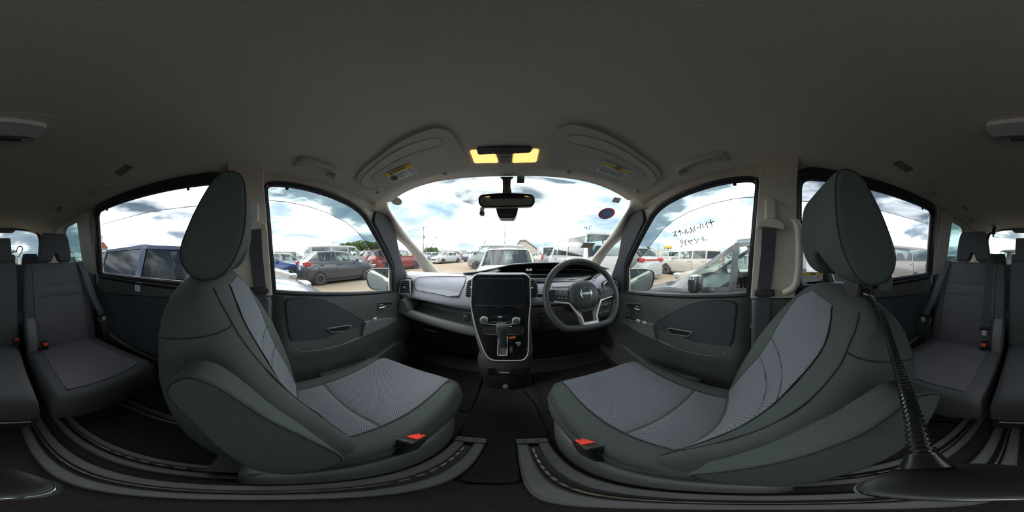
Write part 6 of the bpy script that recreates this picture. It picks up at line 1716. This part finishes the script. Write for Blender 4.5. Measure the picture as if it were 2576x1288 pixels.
    for sgn in (1, -1):
        wfr = st[2][3] * hw
        lamp(sgn * wfr * 0.80, L / 2 - 0.17, dk0 - 0.07 + (0.0 if not boxy else -0.03), 0.34, 0.34 if not boxy else 0.26, 0.14, 'headlamp', 'head_lamp', sgn)
        if kind == 'van': lamp(sgn * hw * 0.90, -L / 2 + 0.07, 0.78, 0.14, 0.16, 0.50, 'tail_lamp', 'tail_red', sgn)
        elif boxy: lamp(sgn * hw * 0.90, -L / 2 + 0.10, 1.0, 0.15, 0.20, 0.44, 'tail_lamp', 'tail_red', sgn)
        else: lamp(sgn * hw * 0.78, -L / 2 + 0.14, dk1 - (0.10 if kind != 'liftback' else 0.30), 0.36, 0.34, 0.20, 'tail_lamp', 'tail_red', sgn)
        # door mirror
        cy = L / 2 - (st[4][0] + 0.42 if not boxy else st[4][0] + 0.30)
        mz = st[4][1] + 0.09
        lamp(sgn * (hw + 0.085), cy, mz, 0.20, 0.11, 0.14, 'door_mirror', 'PAINT' if kind != 'van' else 'car_trim', sgn)
    parts.append(('grille', mesh_of(MB().box((0, L / 2 - 0.03, dk0 - 0.24), (W * 0.55, 0.12, 0.16)), 'car_grille'), 'car_trim', (0, 0, 0), 1, []))
    parts.append(('number_plate', mesh_of(MB().box((0, -L / 2 - 0.004, 0.72 if kind != 'van' else 0.6), (0.33, 0.02, 0.165)), 'car_plate'), 'plate_white', (0, 0, 0), 1, []))
    parts.append(('lower_sill', mesh_of(MB().box((0, 0, zb - 0.02), (W * 0.90, L * 0.92, 0.10)), 'car_sill'), 'car_trim', (0, 0, 0), 1, []))
    if lod < 2:
        # door handles and door gaps
        c0 = cab[0] + 1
        for i in range(c0, len(cab) + cab[0] - 2):
            f = st[i + 1][0]; y = L / 2 - f
            for sgn in (1, -1):
                parts.append(('door_handle', mesh_of(MB().box((sgn * (hw + 0.006), y + 0.16, st[i][1] - 0.10), (0.03, 0.18, 0.03)), 'car_handle'), 'PAINT', (0, 0, 0), 1, []))
                parts.append(('door_gap', mesh_of(MB().box((sgn * (hw * 0.992 + 0.0), y, (st[i][1] + zb) / 2 + 0.06), (0.016, 0.010, st[i][1] - zb - 0.20)), 'car_gap'), 'car_trim', (0, 0, 0), 1, []))
    # cabin floor and seats
    f0, f1 = st[cab[0]][0], st[cab[-1]][0]
    parts.append(('cabin_floor', mesh_of(MB().box((0, L / 2 - (f0 + f1) / 2, 0.50), (W * 0.90, (f1 - f0) * 0.9, 0.3)), 'car_floor'), 'car_trim', (0, 0, 0), 1, []))
    if lod == 0:
        parts.append(('dash', mesh_of(MB().box((0, L / 2 - (f0 + 0.30), 0.86), (W * 0.86, 0.50, 0.20)), 'car_dash'), 'car_trim', (0, 0, 0), 1, []))
    if lod < 2:
        sm = MB(); pr_ = [(0.36, 0.10), (0.36, 0.24), (-0.06, 0.20), (-0.16, 0.72), (-0.15, 0.78), (-0.17, 0.93), (-0.26, 0.95), (-0.28, 0.74), (-0.20, 0.10)]
        rws_ = []
        for xx_ in (-0.23, -0.20, -0.13, 0.13, 0.20, 0.23):
            kk_ = 1 if abs(xx_) < 0.18 else 0
            rws_.append([Vector((xx_, y_, z_ if (z_ < 0.75 or kk_) else 0.75)) for y_, z_ in pr_])
        sm.grid(rws_, cu=True, cap=True)
        sme = mesh_of(sm, 'car_seat', False, False)
        rowsy = [L / 2 - (f0 + 1.15), L / 2 - (f0 + 2.0)] + ([L / 2 - (f0 + 2.9)] if boxy else [])
        for ry in rowsy:
            for sgn in (1, -1): parts.append(('seat', sme, 'car_seat', (sgn * 0.37, ry, 0.52 if not boxy else 0.66), 1, []))
        sw = MB().tube([Vector((0.37 + 0.18 * math.cos(2 * PI * k / 20), L / 2 - (f0 + 0.62) + 0.06 * math.sin(2 * PI * k / 20), st[4][1] - 0.03 + 0.16 * math.sin(2 * PI * k / 20))) for k in range(20)], 0.015, 6, closed=True)
        parts.append(('steering_wheel', mesh_of(sw, 'car_wheel'), 'car_trim', (0, 0, 0), 1, []))
    return parts

SIDEGLASS = {'clear': 'car_glass_clear', 'tint': 'car_glass'}
def car(kind, pt, x, y, rz, label, lod=1, sc_=1.0, group='parked cars', extra=None, tint=None):
    key = (kind, lod)
    if key not in CARCACHE: CARCACHE[key] = car_build(kind, lod)
    root = bpy.data.objects.new({'van': 'parked_van', 'suv': 'parked_suv', 'minivan': 'parked_minivan'}.get(kind, 'parked_car'), None)
    COL.objects.link(root); root.empty_display_size = 0.2
    tag(root, label, 'van' if kind == 'van' else 'car', group)
    place(root, x, y, rz)
    if sc_ != 1.0: root.matrix_world = root.matrix_world @ (Matrix.Scale(sc_, 4) if not isinstance(sc_, tuple) else Matrix.Diagonal((*sc_, 1)))
    for nm, me, m, loc, sgn, subs in CARCACHE[key]:
        o = bpy.data.objects.new(nm, me); COL.objects.link(o); o.parent = root; o.location = loc
        if sgn == -1: o.rotation_euler = (0, 0, PI)
        mm = 'paint_' + pt if m == 'PAINT' else (SIDEGLASS[m[6:]] if m.startswith('GLASS_') else m)
        if tint and m == 'GLASS_tint': mm = tint
        if not me.materials: me.materials.append(M[mm])
        o.material_slots[0].link = 'OBJECT'; o.material_slots[0].material = M[mm]
        for sn, sme, smm in subs:
            q = bpy.data.objects.new(sn, sme); COL.objects.link(q); q.parent = o
            if not sme.materials: sme.materials.append(M[smm])
            if sn == 'rim_slots': q['kind'] = 'stuff'
    if extra == 'lamp_bar':
        T = TYPES[kind]; L_, W_ = T['L'], T['W']
        MB().box((0, -L_ / 2 + 0.045, 1.04), (W_ * 0.82, 0.05, 0.055)).build('tail_lamp_bar', 'tail_red', root, bevel=0.01, local=True)
    return root
# ---- the neighbours
car('hatch', 'bluegrey', -2.42, -0.95, 0, 'blue grey hatchback parked right beside the passenger side', 0, 1.04, tint='car_glass_dark')
car('hatch', 'gunmetal', 2.20, 0.12, 0, 'dark grey car parked right beside the driver side with a big mirror', 0, (0.95, 0.88, 1.04))
car('liftback', 'white', -0.10, 6.30, 0, 'white hatchback parked straight ahead with its rear window facing us', 0)
car('van', 'white', 2.78, 6.35, 0, 'tall white van parked ahead on the driver side, its back towards us', 0, 1.0)
car('hatch', 'darkgrey', -7.25, 3.98, 0, 'dark grey hatchback side-on in the passenger window with silver wheel covers', 0, tint='car_glass')
car('hatch', 'pearl', -5.45, -0.70, 0, 'cream white car whose bonnet peeks out beyond the blue grey hatchback', 1, tint='car_glass')
car('sedan', 'blue', -9.7, 0.55, 0, 'dark blue car behind the cream car in the passenger window', 1)
car('van', 'white', -10.75, 5.75, 0, 'white van behind the dark grey hatchback', 1, tint='car_glass_dark')
car('minivan', 'white', -13.0, 2.1, 0, 'boxy white van between the blue car and the white van', 1, 0.86)
car('suv', 'white', -16.2, 1.6, 0, 'white sport utility car farther back in the passenger window', 1)
car('suv', 'white', -12.6, 11.2, 0, 'white car with sloping rear window left of the red estate', 1)
car('sedan', 'white', -15.4, 12.0, 0, 'low white saloon beyond the white van', 1, tint='car_glass_dark')
car('wagon', 'red', -8.9, 10.4, math.radians(-14), 'red estate car seen past the front pillar on the passenger side', 0)
car('sedan', 'white', -8.3, 19.6, math.radians(158), 'white saloon facing us across the open dirt ahead', 1)
car('sedan', 'palegrey', -11.4, 20.8, math.radians(165), 'pale silver car left of the white saloon ahead', 1)
car('suv', 'bluegrey', -5.9, 25.0, math.radians(170), 'blue grey car just right of the white saloon ahead', 1)
car('suv', 'silver', -3.6, 25.2, math.radians(176), 'silver car with dark grille right of the blue grey one ahead', 1)
car('van', 'silver', -1.25, 13.7, math.radians(90), 'silver grey van standing crosswise behind the white hatchback', 0, tint='car_glass_dark')
car('minivan', 'palegrey', 3.05, 14.2, 0, 'pale grey minivan with red tail lamp between hatchback and tall van', 1)
car('suv', 'white', 6.15, 7.55, 0, 'white sport utility car with a red tail lamp bar in the driver window', 0, extra='lamp_bar')
car('wagon', 'pearl', 9.55, 4.75, 0, 'white estate with dark rear windows side-on in the driver window', 1, 1.0, tint='car_glass_dark')
car('sedan', 'pearl', 4.95, 0.55, 0, 'cream white car behind the dark grey neighbour', 1)
car('suv', 'white', 9.6, 12.2, 0, 'white sport utility car just beyond the one with the red lamp bar', 1)
car('suv', 'white', 13.3, 9.2, 0, 'white car farther off beyond the estate with dark windows', 1)
car('van', 'pearl', 6.05, -5.7, 0, 'long cream white van seen through the sliding window on the driver side', 0)
car('hatch', 'black', 2.75, -6.0, 0, 'dark car behind the grey neighbour near the rear quarter window', 1)
car('minivan', 'white', 0.12, -5.9, 0, 'white minivan parked behind us, filling the rear window', 0, 0.97)
car('hatch', 'palegrey', -2.75, -6.2, 0, 'pale grey car behind the blue grey hatchback', 1)
car('minivan', 'silver', -6.0, -6.4, 0, 'silver minivan two bays behind on the passenger side', 1)
# far rows
far = [(-15.5, 27.5, 170, 'sedan', 'silver', 'small silver car in the far row, leftmost of it'), (-13.0, 28.2, 172, 'hatch', 'white', 'small white hatchback second in the far row'), (-10.6, 29, 174, 'suv', 'black', 'small black car in the far row behind the saloon'), (-8.0, 30, 176, 'hatch', 'palegrey', 'small pale hatchback in the far row'), (-5.6, 30.5, 178, 'sedan', 'white', 'small white saloon in the far row near the crane'), (-3.0, 31, 180, 'hatch', 'darkgrey', 'small dark hatchback in the far row near the tall pole'),
       (6.5, 20, 0, 'minivan', 'silver', 'silver minivan beyond the tall white van'), (9.0, 22, 0, 'van', 'white', 'far white van beyond the tall van'), (12.5, 18.5, 0, 'hatch', 'white', 'white hatchback far off on the driver side'), (16.5, 16, 0, 'suv', 'black', 'black car far off on the driver side'), (18.5, 11, 0, 'minivan', 'white', 'white minivan far off on the driver side'), (21, 6.5, 0, 'van', 'white', 'white van farthest off on the driver side'), (17.5, 2.0, 0, 'wagon', 'silver', 'silver estate far off behind the cream car'),
       (-19.5, 4.5, 0, 'wagon', 'silver', 'silver estate far off in the passenger window'), (-19.8, 9.0, 0, 'hatch', 'white', 'white hatchback far off behind the white van'), (-20.5, -2, 0, 'minivan', 'palegrey', 'pale minivan far off beyond the blue car'), (-12.5, -4.5, 0, 'wagon', 'white', 'white estate behind the blue car, off to the side'), (12, -9, 0, 'van', 'white', 'second white van beyond the long cream one'), (-4.2, -11.5, 0, 'van', 'white', 'white van far behind on the passenger side'), (4.0, -12.0, 0, 'suv', 'silver', 'silver car far behind on the driver side')]
for x, y, a, k, p, lb in far: car(k, p, x, y, math.radians(a), lb, 2, group='far parked cars')

# ================================================================== beyond the lot
mat('leaf', (0.10, 0.14, 0.05), 0.9, nscale=1.5, nvar=0.45)
mat('bark', (0.16, 0.12, 0.09), 0.9)
mat('concrete_pole', (0.2, 0.2, 0.21), 0.8)
mat('steel_blue', (0.22, 0.28, 0.32), 0.6)
mat('roof_grey', (0.22, 0.21, 0.2), 0.8)
mat('wall_cream', (0.34, 0.32, 0.28), 0.9)
mat('canopy_yellow', (0.45, 0.32, 0.04), 0.6)
mat('roof_rust', (0.38, 0.12, 0.07), 0.8)
def at_dir(u, v, d):
    r = ray(u, v); h = math.hypot(r.x, r.y); return CAM + r * (d / h)
def blob_tree(u, vtop, d, w_, label, group='trees at the edge of the lot', seed=0):
    rnd = random.Random(seed); top = at_dir(u, vtop, d); x, y = top.x, top.y; g0 = gz(x, y); h = top.z - g0
    T = thing('broadleaf_tree', label, 'tree', (x, y, g0), group)
    MB().tube([(x, y, g0), (x + 0.1, y, g0 + h * 0.35), (x, y, g0 + h * 0.6)], [0.22, 0.17, 0.10], 8).build('trunk', 'bark', T)
    mb = MB()
    clumps = [(rnd.uniform(-1, 1) * w_ * 0.42, rnd.uniform(-1, 1) * w_ * 0.42, h * rnd.uniform(0.35, 0.86), w_ * rnd.uniform(0.14, 0.24)) for _ in range(26)]
    for cx, cy, cz, cr in clumps:
        cz = min(cz, h - cr * 0.9)
        for _ in range(130):
            a = rnd.uniform(0, 2 * PI); b = math.acos(rnd.uniform(-1, 1)); rr = cr * rnd.uniform(0.75, 1.05)
            p = Vector((x + cx + rr * math.sin(b) * math.cos(a), y + cy + rr * math.sin(b) * math.sin(a), g0 + cz + rr * math.cos(b) * 0.85))
            n1_ = Vector((rnd.uniform(-1, 1), rnd.uniform(-1, 1), rnd.uniform(-1, 1))).normalized(); n2_ = n1_.orthogonal().normalized(); s_ = rnd.uniform(0.16, 0.30)
            mb.add([p - n1_ * s_, p + n2_ * s_ * 0.6, p + n1_ * s_, p - n2_ * s_ * 0.6], [(0, 1, 2, 3)])
    o = mb.build('foliage', 'leaf', T, smooth=False)
    return T
for k, (u, v, d, w_) in enumerate([(855, 616, 66, 5), (880, 608, 58, 5.4), (905, 604, 66, 6), (930, 605, 58, 5.4), (952, 609, 64, 6), (1085, 622, 70, 5)]):
    blob_tree(u, v, d, w_, ['leftmost green tree of the clump in the passenger window', 'second green tree of the clump in the passenger window', 'tallest green tree in the middle of the clump', 'green tree right of the middle of the clump', 'green tree at the right end of the clump by the rain visor', 'lone round green tree beneath the crane ahead'][k], seed=k)
def palm(u, vtop, d, label, seed):
    rnd = random.Random(seed); top = at_dir(u, vtop, d); x, y = top.x, top.y; g0 = gz(x, y); h = top.z - g0 - 0.4
    T = thing('palm_tree', label, 'tree', (x, y, g0), 'palm trees')
    MB().tube([(x, y, g0), (x, y, g0 + h * 0.75)], [0.25, 0.2], 8).build('trunk', 'bark', T)
    for k in range(16):
        a = 2 * PI * k / 16 + rnd.uniform(-0.2, 0.2); el = rnd.uniform(0.1, 1.2); L_ = h * 0.45
        P = [Vector((x, y, g0 + h * 0.75)) + Vector((math.cos(a) * math.cos(el) * L_ * t, math.sin(a) * math.cos(el) * L_ * t, L_ * (math.sin(el) * t - 0.5 * t * t))) for t in (0, 0.25, 0.5, 0.75, 1.0)]
        strap(P, (-math.sin(a), math.cos(a), 0), 0.32, 0.01).build('frond', 'leaf', T)
palm(1632, 614, 45, 'spiky palm tree above the white cars in the driver window', 1)
palm(70, 632, 60, 'small palm beside the minivan in the rear window', 2)
palm(2492, 631, 60, 'small palm at the driver side edge of the rear window', 3)
def pole(u, vtop, d, label, arms=2, r=0.16, lamp=False, group='utility poles'):
    top = at_dir(u, vtop, d); x, y = top.x, top.y; g0 = gz(x, y)
    T = thing('utility_pole', label, 'pole', (x, y, g0), group)
    MB().tube([(x, y, g0), (x, y, top.z)], [r, r * 0.75], 8).build('mast', 'concrete_pole', T)
    h = top.z - g0
    side = Vector((top.y, -top.x, 0)).normalized()
    for k in range(arms):
        z = top.z - h * (0.03 + 0.10 * k); c = Vector((x, y, z))
        MB().tube([c - side * h * 0.05, c + side * h * 0.06], r * 0.4, 6).build('crossarm', 'concrete_pole', T)
    if arms > 1:
        MB().lathe([(r * 1.6, -0.5), (r * 1.6, 0.5)], Vector((x, y, top.z - h * 0.35)) + side * r * 2.2, (0, 0, 1), 10).build('transformer', 'concrete_pole', T)
    if lamp:
        MB().tube([top, top + side * h * 0.14], r * 0.4, 6).build('lamp_arm', 'concrete_pole', T)
    return top
t1 = pole(1065, 570, 60, 'tall utility pole near the front pillar on the passenger side', 2)
t2 = pole(1270, 555, 58, 'tall utility pole above the white hatchback ahead', 1)
t3 = pole(1073, 590, 62, 'slimmer pole just right of the tall pole', 0, 0.12, True)
pole(957, 600, 46, 'lamp pole in front of the green trees', 0, 0.12, True)
for k, (u, v) in enumerate([(1113, 620), (1122, 612), (1140, 624), (1352, 623), (1369, 613), (1656, 615), (1671, 619), (1738, 617), (1759, 614), (1774, 616), (1797, 622), (1724, 605), (838, 609), (707, 625), (740, 622)]):
    pole(u, v, 80, f'thin distant lamp post, number {k + 1} counted from the crane side' if False else ['thin lamp post below the crane ahead', 'thin post right of the crane ahead', 'short lamp post left of the silver van', 'short lamp post right of the gabled hall', 'lamp post between gabled hall and tall van', 'thin post beside the palm tree', 'thin post right of the palm tree', 'thin post under the handwriting', 'lamp post right of the handwriting', 'second lamp post right of the handwriting', 'last lamp post before the dark grey roof', 'tall thin post behind the handwriting', 'short post behind the white van roof', 'far post near the passenger side pillar', 'far post above the blue car'][k], 0, 0.14, k % 2 == 0, 'distant lamp posts')
# wires
for k, (a, b, lb) in enumerate([(t1, t2 + Vector((0, 0, -2)), 'thin power line between the two tall poles ahead'), (t2 + Vector((0, 0, -5)), at_dir(1500, 612, 70), 'thin power line running from the pole ahead to the driver side'), (at_dir(700, 590, 90), t1 + Vector((0, 0, -1)), 'thin power line crossing the sky on the passenger side')]):
    P = [a.lerp(b, t / 16) - Vector((0, 0, 2.0 * 4 * (t / 16) * (1 - t / 16))) for t in range(17)]
    o = MB().tube(P, 0.03, 4).build('power_line', 'concrete_pole'); tag(o, lb, 'wire', 'power lines')
# crane booms
for u0, v0, u1, v1, lb in ((1084, 624, 1096, 597, 'slanted crane boom above the lone tree ahead'), (1217, 617, 1221, 607, 'short crane boom tip above the silver van')):
    a, b = at_dir(u0, v0, 75), at_dir(u1, v1, 75)
    C_ = thing('crane_boom', lb, 'crane', tuple(a), 'crane booms')
    MB().tube([a - (b - a) * 0.4, b], [0.28, 0.16], 6).build('boom', 'steel_blue', C_)
    MB().box(b, (0.7, 0.7, 0.6)).build('boom_head', 'steel_blue', C_)
# gabled hall
def hall(u0, u1, vr, ve, d, label, m1='wall_cream', m2='roof_grey'):
    a, b = at_dir(u0, ve, d), at_dir(u1, ve, d); pk = at_dir(u0 * 0.78 + u1 * 0.22, vr, d); pk2 = at_dir(u0 * 0.55 + u1 * 0.45, vr, d)
    H_ = thing('hall', label, 'building', ((a.x + b.x) / 2, a.y, gz(a.x, a.y)))
    g0 = gz(a.x, a.y); dp = Vector((0, 18, 0))
    w1 = [Vector((a.x, a.y, g0)), Vector((a.x, a.y, a.z)), pk, pk2, Vector((b.x, a.y, b.z)), Vector((b.x, a.y, g0))]
    MB().prism(w1, dp).build('walls', m1, H_)
    rf = [Vector((a.x - 0.4, a.y - 0.2, a.z)), pk + Vector((0, -0.2, 0.2)), pk2 + Vector((0, -0.2, 0.2)), Vector((b.x + 0.4, a.y - 0.2, b.z)), Vector((b.x + 0.4, a.y - 0.2, b.z + 0.4)), pk2 + Vector((0, -0.2, 0.7)), pk + Vector((0, -0.2, 0.7)), Vector((a.x - 0.4, a.y - 0.2, a.z + 0.4))]
    MB().prism(rf, dp + Vector((0, 0.4, 0))).build('roof', m2, H_)
hall(1294, 1358, 607, 633, 62, 'pale gabled hall behind the white hatchback ahead')
# low far buildings on the horizon
low_b = [(1098, 1175, 630, 95, 'wall_cream', 'long low pale building behind the cars ahead'), (1400, 1470, 628, 95, 'steel_blue', 'low blue grey building behind the tall white van'), (1600, 1680, 628, 100, 'wall_cream', 'low pale building on the driver side horizon'), (1700, 1860, 631, 110, 'roof_grey', 'long low grey building under the handwriting'), (690, 745, 633, 120, 'roof_grey', 'low grey building beyond the blue car'), (765, 860, 630, 95, 'leaf', 'low green hedge bank beyond the white van')]
for u0, u1, v, d, m, lb in low_b:
    a, b = at_dir(u0, v, d), at_dir(u1, v, d); g0 = min(gz(a.x, a.y), gz(b.x, b.y))
    ax = (b - a); ax.z = 0; nrm = Vector((-ax.y, ax.x, 0)).normalized() * 6
    o = MB().prism([Vector((a.x, a.y, g0 - 1)), Vector((b.x, b.y, g0 - 1)), Vector((b.x, b.y, b.z)), Vector((a.x, a.y, a.z))], nrm).build('low_building' if m != 'leaf' else 'hedge', m, smooth=False)
    tag(o, lb, 'building' if m != 'leaf' else 'hedge')
# yellow canopy and red roof peeks
c = at_dir(1681, 622, 70); o = MB().box(c, (2.6, 2.6, 1.2)).build('canopy', 'canopy_yellow', bevel=0.3); tag(o, 'small yellow canopy above the white cars in the driver window', 'canopy')
MB().tube([c, Vector((c.x, c.y, gz(c.x, c.y)))], 0.15, 6).build('canopy_post', 'concrete_pole', o)
c = at_dir(256, 613, 40); o = MB().prism([c + Vector((-2, 0, -1)), c + Vector((2, 0, -1)), c + Vector((2, 0, 0.1)), c + Vector((-0.6, 0, 0.4))], (0, -3, 0)).build('red_roof', 'roof_rust'); tag(o, 'small red roof behind the blue grey hatchback', 'building')
MB().prism([Vector((c.x - 1.9, c.y - 0.1, gz(c.x, c.y))), Vector((c.x + 1.9, c.y - 0.1, gz(c.x, c.y))), c + Vector((1.9, -0.1, -1)), c + Vector((-1.9, -0.1, -1))], (0, -2.8, 0)).build('house_wall', 'wall_cream', o)
